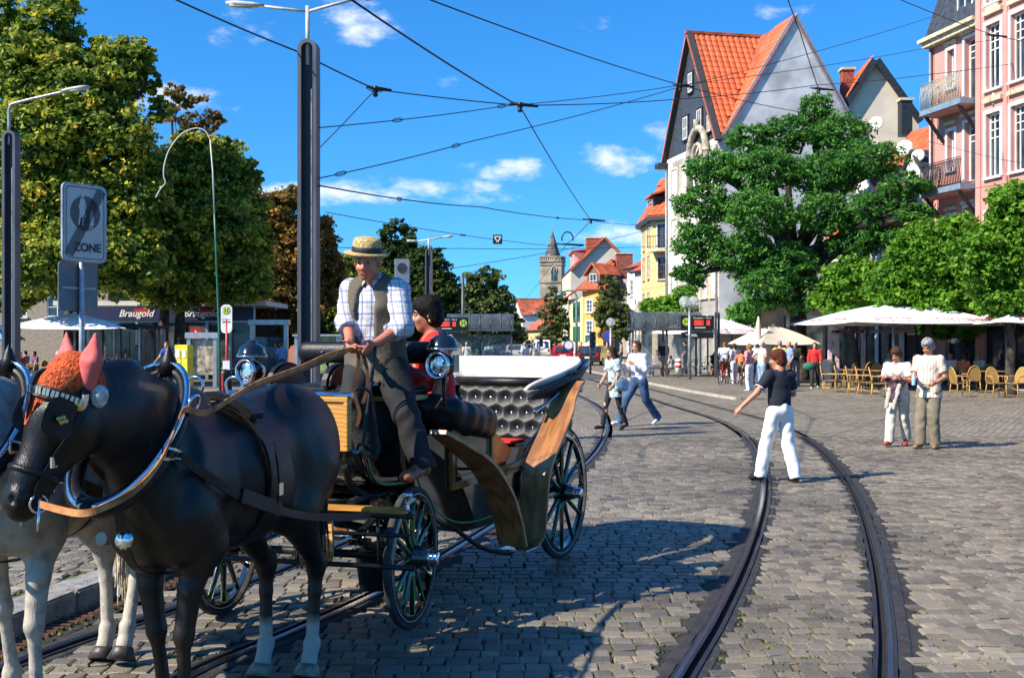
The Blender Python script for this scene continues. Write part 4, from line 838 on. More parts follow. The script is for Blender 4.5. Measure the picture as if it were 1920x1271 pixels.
LF_DARK = leaf_mat('leaf_dark', [(0, (0.019, 0.045, 0.013)), (.5, (0.040, 0.088, 0.019)), (1, (0.112, 0.160, 0.029))])
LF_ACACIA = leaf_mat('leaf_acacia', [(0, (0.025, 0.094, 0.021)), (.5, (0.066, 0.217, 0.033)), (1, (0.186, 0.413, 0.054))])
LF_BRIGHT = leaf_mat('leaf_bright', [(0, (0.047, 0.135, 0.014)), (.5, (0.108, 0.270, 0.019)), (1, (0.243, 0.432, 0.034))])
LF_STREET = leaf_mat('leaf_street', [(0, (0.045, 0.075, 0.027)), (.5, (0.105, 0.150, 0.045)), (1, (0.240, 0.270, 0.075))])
M_BARK = mat('bark', (.06, .048, .036), .9, 0, .35, 5, .8, 14)
def tree(label, base, trunk_r, blobs, n, leaf, lm, trunk_top=None, name='tree', group='trees on the square', seed=1, clump=.30, per=26, tilt=.55, limbs=True, trunks=None, outer=.35, elong=1.5):
    rg = np.random.default_rng(seed); R = empty(name, base, 0, label, 'tree', group); o = np.array(tuple(base))
    B = []; 
    for (px, py, d, rx, ry) in blobs: k = d / FPX; c = P(px, py, d); B.append((np.array(tuple(c)), np.array([rx * k, rx * k * .85, ry * k])))
    wts = np.array([(b[1][0] * b[1][2]) for b in B]); wts /= wts.sum()
    nc = max(6, n // per); which = rg.choice(len(B), nc, p=wts)
    C = np.stack([b[0] for b in B])[which]; Rr = np.stack([b[1] for b in B])[which]
    dv = rg.normal(size=(nc, 3)); dv /= np.linalg.norm(dv, axis=1)[:, None]; rr_ = rg.uniform(.2, 1.0, nc) ** .45 * rg.uniform(.9, 1.14, nc)
    cc = C + dv * Rr * rr_[:, None]; cs = Rr.mean(1) * clump * rg.uniform(.6, 1.3, nc)
    ids = rg.integers(0, nc, n); off = rg.normal(size=(n, 3)); off /= np.linalg.norm(off, axis=1)[:, None]; off *= (rg.random(n) ** .5)[:, None] * cs[ids][:, None] * np.array([1, 1, .55])
    pos = cc[ids] + off
    cen = C[ids]; outv = (pos - cen) / Rr[ids]; od = np.linalg.norm(outv, axis=1)
    nrm = off / (np.linalg.norm(off, axis=1)[:, None] + 1e-6) * .6 + rg.normal(size=(n, 3)) * tilt + np.array([0, 0, .6]); nrm /= np.linalg.norm(nrm, axis=1)[:, None]
    t = np.cross(nrm, rg.normal(size=(n, 3))); t /= np.linalg.norm(t, axis=1)[:, None]; s_ = np.cross(nrm, t)
    L = leaf * rg.uniform(.6, 1.3, n); w = L / elong
    v = np.stack([pos - t * L[:, None] * .5, pos + s_ * w[:, None] * .5 + nrm * L[:, None] * .08, pos + t * L[:, None] * .5 - nrm * L[:, None] * .06, pos - s_ * w[:, None] * .5 + nrm * L[:, None] * .08], 1).reshape(-1, 3) - o
    cv_ = rg.random(nc)
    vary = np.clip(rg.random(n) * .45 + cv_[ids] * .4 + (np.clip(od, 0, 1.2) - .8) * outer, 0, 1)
    mkobj('crown', np_mesh('crown', v, np.arange(len(v)).reshape(-1, 4), lm, attr=vary), R)
    b = MB(); rs = random.Random(seed)
    top = Vector(trunk_top) - Vector(base) if trunk_top is not None else Vector(tuple(B[0][0] - o)) * .7
    tl = trunks or [(0, 0)]
    for (ox, oy) in tl:
        q = Vector((ox, oy, 0)); pts = [q + Vector((0, 0, -.1)), q + Vector((0, 0, .25)), q + top * .35 + Vector((rs.uniform(-.1, .1), 0, 0)), q + top * .7 + Vector((rs.uniform(-.15, .15), 0, 0)), top]
        b.tube(pts, [trunk_r * 1.35, trunk_r, trunk_r * .9, trunk_r * .75, trunk_r * .5], 12)
    b.build('trunk', M_BARK, R)
    if limbs:
        lb = MB()
        for c, r in B:
            e = Vector(tuple(c - o)); st = top * rs.uniform(.65, .98); md = st.lerp(e, .5) + Vector((rs.uniform(-.3, .3), rs.uniform(-.3, .3), rs.uniform(.0, .4)))
            lb.tube(catmull([st, md, e], 4), [trunk_r * (.5 - .035 * i) for i in range(9)], 7)
            for k in range(4):
                a = e + Vector((rs.uniform(-1, 1) * r[0], rs.uniform(-1, 1) * r[1], rs.uniform(-.5, .9) * r[2])) * .75; lb.tube([md.lerp(e, .5 + .1 * k), (md + a) / 2 + Vector((0, 0, .2)), a], [trunk_r * .22, trunk_r * .15, trunk_r * .05], 5)
        lb.build('limbs', M_BARK, R)
    return R
gl = 'trees on the left side of the square'; gr_ = 'trees on the right side of the square'
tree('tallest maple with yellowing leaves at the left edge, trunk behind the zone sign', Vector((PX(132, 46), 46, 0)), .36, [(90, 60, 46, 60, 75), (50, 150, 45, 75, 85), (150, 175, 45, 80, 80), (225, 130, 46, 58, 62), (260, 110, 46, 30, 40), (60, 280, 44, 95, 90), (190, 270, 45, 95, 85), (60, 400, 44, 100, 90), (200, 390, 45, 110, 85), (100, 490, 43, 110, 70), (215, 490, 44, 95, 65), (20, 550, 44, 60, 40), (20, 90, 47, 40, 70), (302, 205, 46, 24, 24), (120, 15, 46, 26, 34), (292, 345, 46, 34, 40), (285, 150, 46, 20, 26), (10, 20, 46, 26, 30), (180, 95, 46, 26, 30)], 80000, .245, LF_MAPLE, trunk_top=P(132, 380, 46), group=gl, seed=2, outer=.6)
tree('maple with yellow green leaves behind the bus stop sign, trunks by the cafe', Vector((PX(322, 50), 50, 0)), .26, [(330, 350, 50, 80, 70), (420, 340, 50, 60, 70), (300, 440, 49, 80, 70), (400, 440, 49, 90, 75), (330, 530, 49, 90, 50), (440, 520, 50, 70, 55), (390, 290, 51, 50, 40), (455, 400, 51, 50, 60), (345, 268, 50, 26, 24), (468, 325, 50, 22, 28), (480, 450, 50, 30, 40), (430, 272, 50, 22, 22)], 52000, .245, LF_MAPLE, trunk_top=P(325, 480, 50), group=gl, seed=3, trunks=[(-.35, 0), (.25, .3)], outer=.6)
tree('thin half bare tree with russet leaves above the maples', Vector((PX(340, 57), 57, 0)), .2, [(355, 215, 57, 45, 40), (325, 195, 57, 35, 35), (370, 265, 57, 30, 30), (395, 230, 57, 25, 25)], 1900, .26, LF_BROWN, trunk_top=P(338, 300, 57), group=gl, seed=4)
tree('russet brown tree left of the dark lamp mast', Vector((PX(500, 58), 58, 0)), .3, [(490, 410, 58, 45, 55), (540, 400, 58, 40, 50), (500, 490, 58, 60, 60), (560, 480, 58, 45, 70), (590, 450, 59, 40, 50), (480, 560, 57, 60, 50), (560, 570, 58, 50, 50), (615, 520, 59, 30, 60)], 36000, .24, LF_BROWN, trunk_top=P(500, 520, 58), group=gl, seed=5)
tree('lime green sunlit tree right of the dark lamp mast', Vector((PX(660, 66), 66, 0)), .25, [(650, 510, 66, 40, 35), (690, 545, 66, 45, 50), (640, 580, 66, 40, 50), (700, 600, 66, 50, 40)], 14000, .30, LF_LIME, trunk_top=P(660, 580, 66), group=gl, seed=6)
tree('dark green tall tree behind the straw hatted driver', Vector((PX(745, 84), 84, 0)), .3, [(745, 445, 84, 38, 30), (735, 490, 84, 48, 40), (770, 500, 84, 45, 45), (740, 550, 84, 55, 45), (760, 600, 84, 60, 50)], 16000, .36, LF_DARK, trunk_top=P(745, 560, 84), group=gl, seed=7)
tree('bushy dark tree right of the driver with sunlit edge', Vector((PX(815, 80), 80, 0)), .3, [(800, 500, 80, 40, 35), (790, 550, 80, 50, 50), (830, 560, 80, 36, 50), (810, 620, 80, 50, 40), (845, 620, 80, 26, 40)], 18000, .34, LF_DARK, trunk_top=P(815, 570, 80), group=gl, seed=8, outer=.8)
tree('round chestnut tree with pale seed tips left of the church tower', Vector((PX(910, 125), 125, 0)), .4, [(905, 530, 125, 35, 28), (890, 565, 125, 30, 35), (930, 570, 125, 35, 35), (905, 600, 125, 45, 35), (945, 610, 125, 32, 35), (880, 610, 125, 26, 35)], 16000, .5, LF_STREET, trunk_top=P(910, 600, 125), group=gl, seed=9, outer=.7)
tree('dark trees closing the left side of the street', Vector((PX(950, 150), 150, 0)), .4, [(945, 625, 150, 35, 30), (905, 640, 140, 50, 25), (970, 640, 160, 20, 22)], 6000, .5, LF_DARK, trunk_top=P(950, 640, 150), group=gl, seed=10)
tree('low dark tree behind the glass shelters beside the mast', Vector((PX(530, 64), 64, 0)), .2, [(540, 610, 64, 45, 40), (480, 620, 62, 45, 35), (450, 600, 60, 40, 40), (600, 620, 66, 45, 45)], 12000, .28, LF_DARK, trunk_top=P(530, 610, 64), group=gl, seed=11)
tree('slim street tree in front of the church tower', Vector((PX(1043, 118), 118, 0)), .14, [(1040, 565, 118, 22, 26), (1035, 600, 118, 28, 30), (1055, 610, 118, 22, 30), (1030, 635, 118, 22, 20)], 5200, .32, LF_STREET, trunk_top=P(1043, 600, 118), group=gr_, seed=12)
tree('slim street tree in front of the orange house', Vector((PX(1153, 92), 92, 0)), .13, [(1145, 540, 92, 22, 22), (1150, 570, 92, 32, 30), (1140, 600, 92, 26, 28), (1170, 600, 92, 26, 30), (1155, 622, 92, 30, 18)], 6500, .28, LF_STREET, trunk_top=P(1152, 580, 92), group=gr_, seed=13)
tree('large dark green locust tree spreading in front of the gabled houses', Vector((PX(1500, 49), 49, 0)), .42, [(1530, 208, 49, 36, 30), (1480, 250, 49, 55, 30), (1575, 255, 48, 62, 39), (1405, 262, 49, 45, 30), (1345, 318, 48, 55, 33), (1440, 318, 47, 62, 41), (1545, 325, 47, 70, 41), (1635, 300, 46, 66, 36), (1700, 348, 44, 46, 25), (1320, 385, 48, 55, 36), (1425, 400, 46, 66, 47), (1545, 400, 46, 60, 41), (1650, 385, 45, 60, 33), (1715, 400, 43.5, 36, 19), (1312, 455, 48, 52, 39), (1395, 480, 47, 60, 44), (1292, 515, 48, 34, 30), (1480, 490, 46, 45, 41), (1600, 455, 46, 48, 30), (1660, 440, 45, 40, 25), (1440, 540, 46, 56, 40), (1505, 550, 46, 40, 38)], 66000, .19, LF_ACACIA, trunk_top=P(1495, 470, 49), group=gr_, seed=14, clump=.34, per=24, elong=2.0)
tree('bright round trimmed tree behind the cafe umbrella, smaller of the pair', Vector((PX(1600, 45), 45, 0)), .16, [(1600, 530, 45, 62, 45), (1580, 560, 45, 50, 30), (1650, 540, 45, 50, 50)], 17000, .24, LF_BRIGHT, trunk_top=P(1605, 590, 45), group=gr_, seed=15)
tree('bright green round tree in front of the pink house', Vector((PX(1745, 40), 40, 0)), .17, [(1745, 490, 40, 75, 70), (1690, 540, 40, 60, 50), (1800, 470, 40, 60, 60), (1770, 560, 40, 90, 40)], 40000, .19, LF_BRIGHT, trunk_top=P(1740, 590, 40), group=gr_, seed=16)
tree('bright green round tree cut by the right edge', Vector((PX(1895, 37), 37, 0)), .17, [(1905, 405, 37, 55, 65), (1860, 480, 37, 70, 60), (1930, 500, 37, 60, 70), (1900, 560, 37, 70, 40)], 34000, .19, LF_BRIGHT, trunk_top=P(1890, 600, 37), group=gr_, seed=17)
tree('low spreading dark tree under the right cafe umbrella', Vector((PX(1818, 43), 43, 0)), .14, [(1790, 610, 43, 70, 22), (1850, 615, 43, 55, 20)], 6000, .24, LF_ACACIA, trunk_top=P(1818, 640, 43), group=gr_, seed=18)
tree('bright clipped tree above the tram shelter on the right', Vector((PX(1310, 65), 65, 0)), .15, [(1250, 580, 66, 50, 26), (1310, 565, 65, 50, 32), (1370, 570, 65, 50, 38), (1290, 590, 65, 60, 22)], 18000, .24, LF_BRIGHT, trunk_top=P(1310, 600, 65), group=gr_, seed=19)
tree('clipped tree in shade between the shelter and the locust trunk', Vector((PX(1420, 60), 60, 0)), .15, [(1420, 590, 60, 50, 30), (1460, 610, 60, 50, 30)], 9000, .24, LF_ACACIA, trunk_top=P(1420, 610, 60), group=gr_, seed=20)
# ------------------------------------------------------------------ carriage
M_BLK = mat('black_lacquer', (.008, .009, .009), .12, 0, .2, 3, coat=1.0)
M_LEA = mat('black_leather', (.008, .008, .0095), .4, 0, .3, 14, .15, 120, spec=.28)
M_IRON = mat('black_iron', (.015, .016, .017), .4, .4, .3, 10)
M_RUB = mat('tyre_rubber', (.03, .03, .032), .8, 0, .3, 20)
M_CHR = mat('chrome', (.72, .72, .74), .12, 1.0, .1, 4)
M_GRN = mat('green_line', (.12, .42, .10), .5)
M_RED = mat('red_cloth', (.5, .018, .015), .75, 0, .15, 8, .2)
def wood_mat(name, c1, c2, sc=(1, 1, 1), rough=.35, coat=.4, k=7):
    m = mat(name, c1, rough, coat=coat); n, l, b = nodes(m)
    for lk in list(b.inputs['Base Color'].links): l.remove(lk)
    t = n.new('ShaderNodeTexCoord'); mp = n.new('ShaderNodeMapping'); mp.inputs['Scale'].default_value = sc; l.new(t.outputs['Object'], mp.inputs['Vector'])
    w = n.new('ShaderNodeTexWave'); w.wave_type = 'RINGS'; w.inputs['Scale'].default_value = k; w.inputs['Distortion'].default_value = 7; w.inputs['Detail'].default_value = 3; w.inputs['Detail Scale'].default_value = 1.4; l.new(mp.outputs[0], w.inputs['Vector'])
    g = n.new('ShaderNodeTexNoise'); g.inputs['Scale'].default_value = 60; g.inputs['Detail'].default_value = 4; l.new(mp.outputs[0], g.inputs['Vector'])
    a = n.new('ShaderNodeMath'); a.operation = 'MULTIPLY_ADD'; a.inputs[1].default_value = .55; l.new(w.outputs['Fac'], a.inputs[0])
    h = n.new('ShaderNodeMath'); h.operation = 'MULTIPLY'; h.inputs[1].default_value = .5; l.new(g.outputs[0], h.inputs[0]); l.new(h.outputs[0], a.inputs[2])
    x = n.new('ShaderNodeMix'); x.data_type = 'RGBA'; x.inputs['A'].default_value = (*c2, 1); x.inputs['B'].default_value = (*c1, 1); l.new(a.outputs[0], x.inputs['Factor']); l.new(x.outputs['Result'], b.inputs['Base Color'])
    return m
M_OAK = wood_mat('light_oak', (.68, .36, .09), (.36, .15, .03), (.4, 1, 3.5), k=4)
M_WAL = wood_mat('brown_oak', (.44, .19, .055), (.15, .052, .015), (3.2, .5, .5), k=3.2)
CTH = rad(24.5)
CAR = empty('carriage', (-.185, 9.34, 0), math.pi - CTH, 'open black horse carriage with oak box and wooden mudguards', 'carriage')
def car_w(x, y, z): return Vector((-.185, 9.34, 0)) + Vector((-math.sin(CTH), -math.cos(CTH), 0)) * y + Vector((-math.cos(CTH), math.sin(CTH), 0)) * x + Vector((0, 0, z))
def part(b, name, m, parent=CAR, **kw): return b.build(name, m, parent, **kw)
FT = rad(9.0)                                        # the fore-carriage is turned towards the horses
def fore(p):
    x, y, z = p; y -= 2.53; return Vector((x * math.cos(FT) - y * math.sin(FT), 2.53 + x * math.sin(FT) + y * math.cos(FT), z))
def wheel(R, c, rz, nsp=12):
    w = MB(); ph = .0
    w.lathe([(R - .085, -.022), (R - .03, -.022), (R - .03, .022), (R - .085, .022), (R - .085, -.022)], n=48, M=Matrix.Rotation(rad(90), 3, 'Y'))
    o = part(w, 'wheel', M_BLK); o.location = c; o.rotation_euler = (0, 0, rz)
    t = MB(); t.lathe([(R - .029, -.02), (R - .006, -.022), (R, -.012), (R, .012), (R - .006, .022), (R - .029, .02)], n=48, caps=False, M=Matrix.Rotation(rad(90), 3, 'Y')); part(t, 'tyre', M_RUB, o)
    l = MB()
    for s in (-1, 1): l.lathe([(R - .050, s * .0235), (R - .045, s * .0245), (R - .04, s * .0235)], n=48, caps=False, M=Matrix.Rotation(rad(90), 3, 'Y'))
    part(l, 'pinstripe', mat('grey_line', (.25, .27, .25), .4), o)
    me = None
    for i in range(nsp):
        a = 2 * math.pi * (i + ph) / nsp
        if me is None:
            b = MB(); b.tube([(0, 0, .05), (0, 0, .12), (0, 0, R * .6), (0, 0, R - .08)], [.021, .024, .019, .017], 8, flat=(Vector((1, 0, 0)), .75)); me = b.mesh('spoke', M_BLK)
            g = MB()
            for s in (-1, 1): g.box((s * .0165, 0, R * .5), (.003, .006, R * .66))
            gme = g.mesh('spoke_line', M_GRN)
        sp = mkobj('spoke', me, o); sp.rotation_euler = (a, 0, 0)
        gl = mkobj('spoke_line', gme, o); gl.rotation_euler = (a, 0, 0)
    h = MB(); h.lathe([(.0, -.11), (.05, -.11), (.062, -.06), (.075, -.03), (.075, .03), (.06, .06), (.045, .1), (0, .1)], n=20, M=Matrix.Rotation(rad(90), 3, 'Y')); part(h, 'hub', M_BLK, o)
    sg = -1 if c[0] < 0 else 1
    cpb = MB(); cpb.lathe([(.0, sg * .175), (.036, sg * .175), (.041, sg * .168), (.041, sg * .155), (.037, sg * .152), (.041, sg * .148), (.041, sg * .128), (.037, sg * .125), (.043, sg * .12), (.043, sg * .10), (0, sg * .10)], n=20, M=Matrix.Rotation(rad(90), 3, 'Y')); part(cpb, 'hub_cap', M_CHR, o)
    return o
for x in (-.645, .645):
    wheel(.53, (x, 0, .53), 0); wheel(.43, fore((x, 2.53, .43)), FT)
# hull: two side panels, floor and lining
SIDE = [(-.42, 1.27), (-.5, 1.05), (-.36, .84), (-.05, .66), (.35, .53), (.8, .46), (1.3, .44), (1.7, .48), (2.02, .62), (2.25, .84), (2.3, 1.12), (1.75, 1.17), (1.15, 1.15), (.8, .96), (.5, .93), (.2, 1.05), (-.1, 1.27)]
for s in (-1, 1):
    b = MB(); b.prism([(s * .515, y, z) for y, z in SIDE], (s * .035, 0, 0)); part(b, 'side_panel', M_BLK, bevel=.008)
    g = MB(); path = catmull([(s * .553, y, z) for y, z in ((-.38, 1.2), (-.44, 1.05), (-.31, .88), (-.02, .71), (.37, .58), (.8, .51), (1.3, .49), (1.68, .53), (1.98, .66), (2.2, .87), (2.24, 1.08))], 5)
    g.tube(path, .005, 5); part(g, 'pinstripe', M_GRN)
    d = MB(); d.box((s * .552, 1.46, .96), (.03, .62, .36)); part(d, 'door', M_BLK, bevel=.006)
    f = MB()
    for c, q in (((0, 1.16), (.66, .05)), ((0, .78), (.66, .05))): f.box((s * .566, 1.46, c[1]), (.03, q[0], q[1]))
    for yy in (1.155, 1.765): f.box((s * .566, yy, .97), (.03, .05, .335))
    part(f, 'door_frame', M_WAL, bevel=.006)
    g = MB(); g.tube([(s * .572, y, z) for y, z in ((1.22, .84), (1.22, 1.1), (1.7, 1.1), (1.7, .84))], .004, 5, closed=True); part(g, 'pinstripe', M_GRN)
    w = MB(); w.ribbon(catmull([(s * .555, y, z) for y, z in ((.15, 1.0), (.4, .86), (.75, .8), (1.1, .79))], 5), .07, (0, .3, 1), .02); part(w, 'side_rail', M_WAL)
b = MB(); fl = catmull([(0, y, z) for y, z in SIDE[1:11]], 4); b.ribbon(fl, 1.04, (1, 0, 0), .03); part(b, 'floor_pan', M_BLK)
b = MB(); b.box((0, 1.86, 1.0), (1.0, .05, .5)); part(b, 'bulkhead', M_LEA)
# rear seat: tufted back, cushion, red mat
def tufted(x0, x1, z0, z1, nx, nz, depth, sc, rec):
    """buttoned leather panel facing +y"""
    N, Mz = nx * 10, nz * 10; vs = []
    for j in range(Mz + 1):
        for i in range(N + 1):
            u, v = i / N, j / Mz; a, c = u * nx, v * nz
            d = min(math.hypot(a - (p + .5 * (q % 2)), c - q) for q in range(-1, nz + 2) for p in range(-1, nx + 2) if abs(a - p) < 1.6 and abs(c - q) < 1.6)
            e = min(u, 1 - u, v, 1 - v); edge = min(1, e / .08)
            vs.append((x0 + (x1 - x0) * u, rec * v + depth * (min(1, d / .55) ** .6) * math.sqrt(edge), z0 + (z1 - z0) * v))
    b = MB(); b.add(vs, [(j * (N + 1) + i, j * (N + 1) + i + 1, (j + 1) * (N + 1) + i + 1, (j + 1) * (N + 1) + i) for j in range(Mz) for i in range(N)], 0, True)
    return b, [(x0 + (x1 - x0) * (p + .5 * (q % 2)) / nx, rec * q / nz + .004, z0 + (z1 - z0) * q / nz) for q in range(1, nz) for p in range(0, nx + 1) if 0 < p + .5 * (q % 2) < nx]
b, btn = tufted(-.5, .5, .9, 1.39, 7, 4, .035, 1, -.14); o = part(b, 'rear_backrest', M_LEA); o.location = (0, -.22, 0)
k = MB(); k.lathe([(0, .012), (.012, .008), (.014, 0)], (0, 0, 0), 8, M=Matrix.Rotation(rad(-90), 3, 'X')); BTN = k.mesh('button', M_CHR)
for p in btn: mkobj('button', BTN, CAR, (p[0], p[1] - .22, p[2]))
b = MB(); b.tube([(-.5, -.36, 1.4), (.5, -.36, 1.4)], .045, 10); part(b, 'backrest_roll', M_LEA)
b = MB(); b.box((0, .08, .87), (1.0, .52, .13)); part(b, 'rear_cushion', M_LEA, bevel=.04, bseg=3)
b = MB(); b.box((-.1, .2, .945), (.5, .3, .025)); part(b, 'red_mat', M_RED, bevel=.01)
b = MB(); b.box((0, .1, .68), (1.0, .5, .26)); part(b, 'seat_box', M_BLK)
# folded rear hood: cream lining held inside a black leather bundle
M_CREAM = mat('cream_lining', (.72, .62, .52), .8, 0, .08, 4, .35, 12)
hp = catmull([(.5, .45, 0), (.53, .05, 0), (.5, -.28, 0), (.3, -.42, 0), (0, -.44, 0), (-.3, -.42, 0), (-.52, -.28, 0), (-.55, .05, 0), (-.52, .45, 0)], 7)
def band(o0, o1, zb, zt, th, m, name, wr=0.0):
    vs, fs = [], []; N = len(hp)
    for i, p in enumerate(hp):
        t = (hp[min(i + 1, N - 1)] - hp[max(i - 1, 0)]).normalized(); nr = Vector((-t.y, t.x, 0)); u = abs(2 * i / (N - 1) - 1)
        f = max(0, 1 - max(0, u - .42) / .58) ** .8
        nr = -nr if nr.y > 0 and u < .6 else nr
        out = Vector((p.x, p.y - .1, 0)).normalized()
        wz = wr * math.sin(i * 1.9) ; ztop = zb + (zt - zb) * f + .01; lean = (o1 - o0) * f
        prof = [(o0, zb), (o0 + lean * .55 + wz, zb + (ztop - zb) * .55), (o0 + lean, ztop), (o0 + lean + th * .6, ztop + .012), (o0 + lean + th, ztop - .01), (o0 + lean * .5 + th, zb + (ztop - zb) * .5), (o0 + th, zb)]
        for o, z in prof: vs.append(p + out * o + Vector((0, 0, z)))
    k = 7
    fs = [(i * k + j, i * k + (j + 1) % k, (i + 1) * k + (j + 1) % k, (i + 1) * k + j) for i in range(N - 1) for j in range(k)]
    b = MB(); b.add(vs, fs, 0, True); b.add([vs[j] for j in range(k)], [tuple(range(k))]); b.add([vs[(N - 1) * k + j] for j in range(k)], [tuple(range(k))])
    return part(b, name, m)
band(-.02, .16, 1.37, 1.60, .05, M_CREAM, 'hood_lining', .012)
band(.035, .205, 1.30, 1.575, .06, M_LEA, 'folded_hood', .015)
b = MB()
for o, z in ((.17, 1.5), (.2, 1.42), (.15, 1.34)): b.tube([p + Vector((p.x, p.y - .1, 0)).normalized() * o + Vector((0, 0, z)) for p in hp[8:-8]], .014, 6)
part(b, 'hood_bow', M_IRON)
for s in (-1, 1):
    b = MB(); b.tube(catmull([(s * .6, .45, 1.2), (s * .66, .15, 1.32), (s * .7, -.25, 1.5), (s * .72, -.42, 1.58)], 5), .013, 7); b.tube([(s * .6, .3, 1.02), (s * .68, -.1, 1.42)], .011, 6); part(b, 'hood_hinge', M_CHR)
    b = MB(); b.lathe([(0, .03), (.03, .02), (.035, 0), (.0, -.02)], (s * .72, -.25, 1.36), 10, M=Matrix.Rotation(rad(90), 3, 'Y')); part(b, 'hood_knob', M_CHR)
# folded front hood of the landau: soft black roll
S = SDF(); pth = catmull([(-.56, 1.2, 1.19), (-.6, 1.5, 1.24), (-.58, 1.78, 1.29), (-.4, 1.92, 1.33), (0, 1.95, 1.34), (.4, 1.92, 1.33), (.58, 1.78, 1.29), (.6, 1.5, 1.24), (.56, 1.2, 1.19)], 2)
for a, c in zip(pth, pth[1:]): S.cone(a, c, .075, .075, .05)
for a, c in zip(pth, pth[1:]): S.cone(a + Vector((0, 0, -.07)), c + Vector((0, 0, -.07)), .06, .06, .03)
sdf_obj('front_hood_roll', S, .016, M_LEA, CAR, .008, 26)
# mudguards of brown oak with the step between them
for s in (-1, 1):
    b = MB(); b.ribbon(catmull([(s * .745, y, z) for y, z in ((2.30, 1.19), (1.97, 1.06), (1.66, .915), (1.4, .70), (1.25, .48), (1.17, .30))], 6), [.12 + .10 * min(1, i / 8) for i in range(31)], (1, 0, 0), .026); part(b, 'mudguard', M_WAL)
    b = MB(); b.ribbon(catmull([(s * .745, y, z) for y, z in ((.97, .275), (.85, .33), (.80, .52), (.72, .80), (.42, 1.06), (.14, 1.31), (-.06, 1.42))], 6), [.22] * 28 + [.2, .18, .17, .165, .16, .155, .15, .15, .15], (1, 0, 0), .026); part(b, 'mudguard', M_WAL)
    b = MB(); b.box((s * .745, 1.05, .262), (.22, .26, .016)); part(b, 'step_plate', M_CHR, bevel=.004)
    b = MB(); b.tube(catmull([(s * .5, 1.65, .5), (s * .62, 1.45, .33), (s * .7, 1.2, .25), (s * .72, 1.0, .25)], 5), .017, 7); b.tube([(s * .5, .75, .5), (s * .7, .9, .26)], .015, 6); part(b, 'step_bracket', M_IRON)
    b = MB(); b.tube([(s * .55, .62, .8), (s * .73, .74, .75)], .011, 6); b.tube([(s * .55, 1.62, .88), (s * .73, 1.66, .9)], .011, 6); part(b, 'guard_stay', M_IRON)
# driver's box: oak dash, seat, rails, lamps
b = MB(); b.box((0, 2.80, 1.26), (.86, .035, .32)); part(b, 'dash_panel', M_OAK, bevel=.006)
b = MB()
for z in (1.115, 1.405): b.box((0, 2.822, z), (.86, .02, .03))
for x in (-.415, -.14, .14, .415): b.box((x, 2.822, 1.26), (.03, .02, .26))
part(b, 'dash_frame', M_OAK, bevel=.004)
b = MB(); b.tube([(-.45, 2.81, 1.432), (.45, 2.81, 1.432)], .018, 8); part(b, 'dash_rail', M_CHR)
b = MB(); b.ribbon(catmull([(0, 2.79, 1.1), (0, 2.70, .97), (0, 2.5, .9), (0, 2.1, .89), (0, 1.88, .95)], 5), .98, (1, 0, 0), .035); part(b, 'footwell', M_BLK)
for s in (-1, 1):
    g = MB(); g.tube(catmull([(s * .5, 2.79, 1.13), (s * .5, 2.70, .95), (s * .5, 2.5, .88), (s * .5, 2.1, .87), (s * .5, 1.95, .95)], 5), .014, 6); part(g, 'footwell_edge', M_BLK)
    g = MB(); g.tube(catmull([(s * .516, 2.74, 1.06), (s * .516, 2.67, .935), (s * .516, 2.5, .872), (s * .516, 2.1, .862)], 5), .004, 5); part(g, 'pinstripe', M_GRN)
b = MB(); b.box((0, 2.42, .915), (.5, .42, .012)); part(b, 'floor_mat', M_RED)
b = MB(); b.box((0.02, 2.08, 1.15), (.92, .38, .44)); part(b, 'box_seat', M_LEA, bevel=.02)
b = MB(); b.box((.0, 2.08, 1.385), (.96, .44, .03)); part(b, 'seat_board', M_OAK, bevel=.008)
b = MB(); b.box((.0, 2.06, 1.43), (.94, .42, .07)); part(b, 'box_cushion', M_LEA, bevel=.03, bseg=3)
S = SDF(); S.cone((-.47, 1.9, 1.675), (.5, 1.9, 1.675), .075, .075, .02, flat=((0, 1, 0), .75)); bo = sdf_obj('backrest_roll', S, .012, M_LEA, CAR)
for x in (-.3, .02, .34): mkobj('button', BTN, CAR, (x, 1.955, 1.675))
b = MB()
for x in (-.3, .34): b.tube([(x, 1.9, 1.45), (x, 1.89, 1.62)], .012, 6)
part(b, 'backrest_stay', M_IRON)
for x, w in ((.5, .26), (.06, .2)):
    b = MB(); pts = [(0, 1.9 + w * 0, 1.44)] + [(0, 2.1 - .2 * math.cos(a), 1.46 + .15 * math.sin(a)) for a in np.linspace(0, math.pi, 12)] + [(0, 2.3, 1.44)]
    b.prism([(x, p[1], p[2]) for p in pts], (.07, 0, 0)); part(b, 'seat_arm', M_LEA, bevel=.02)
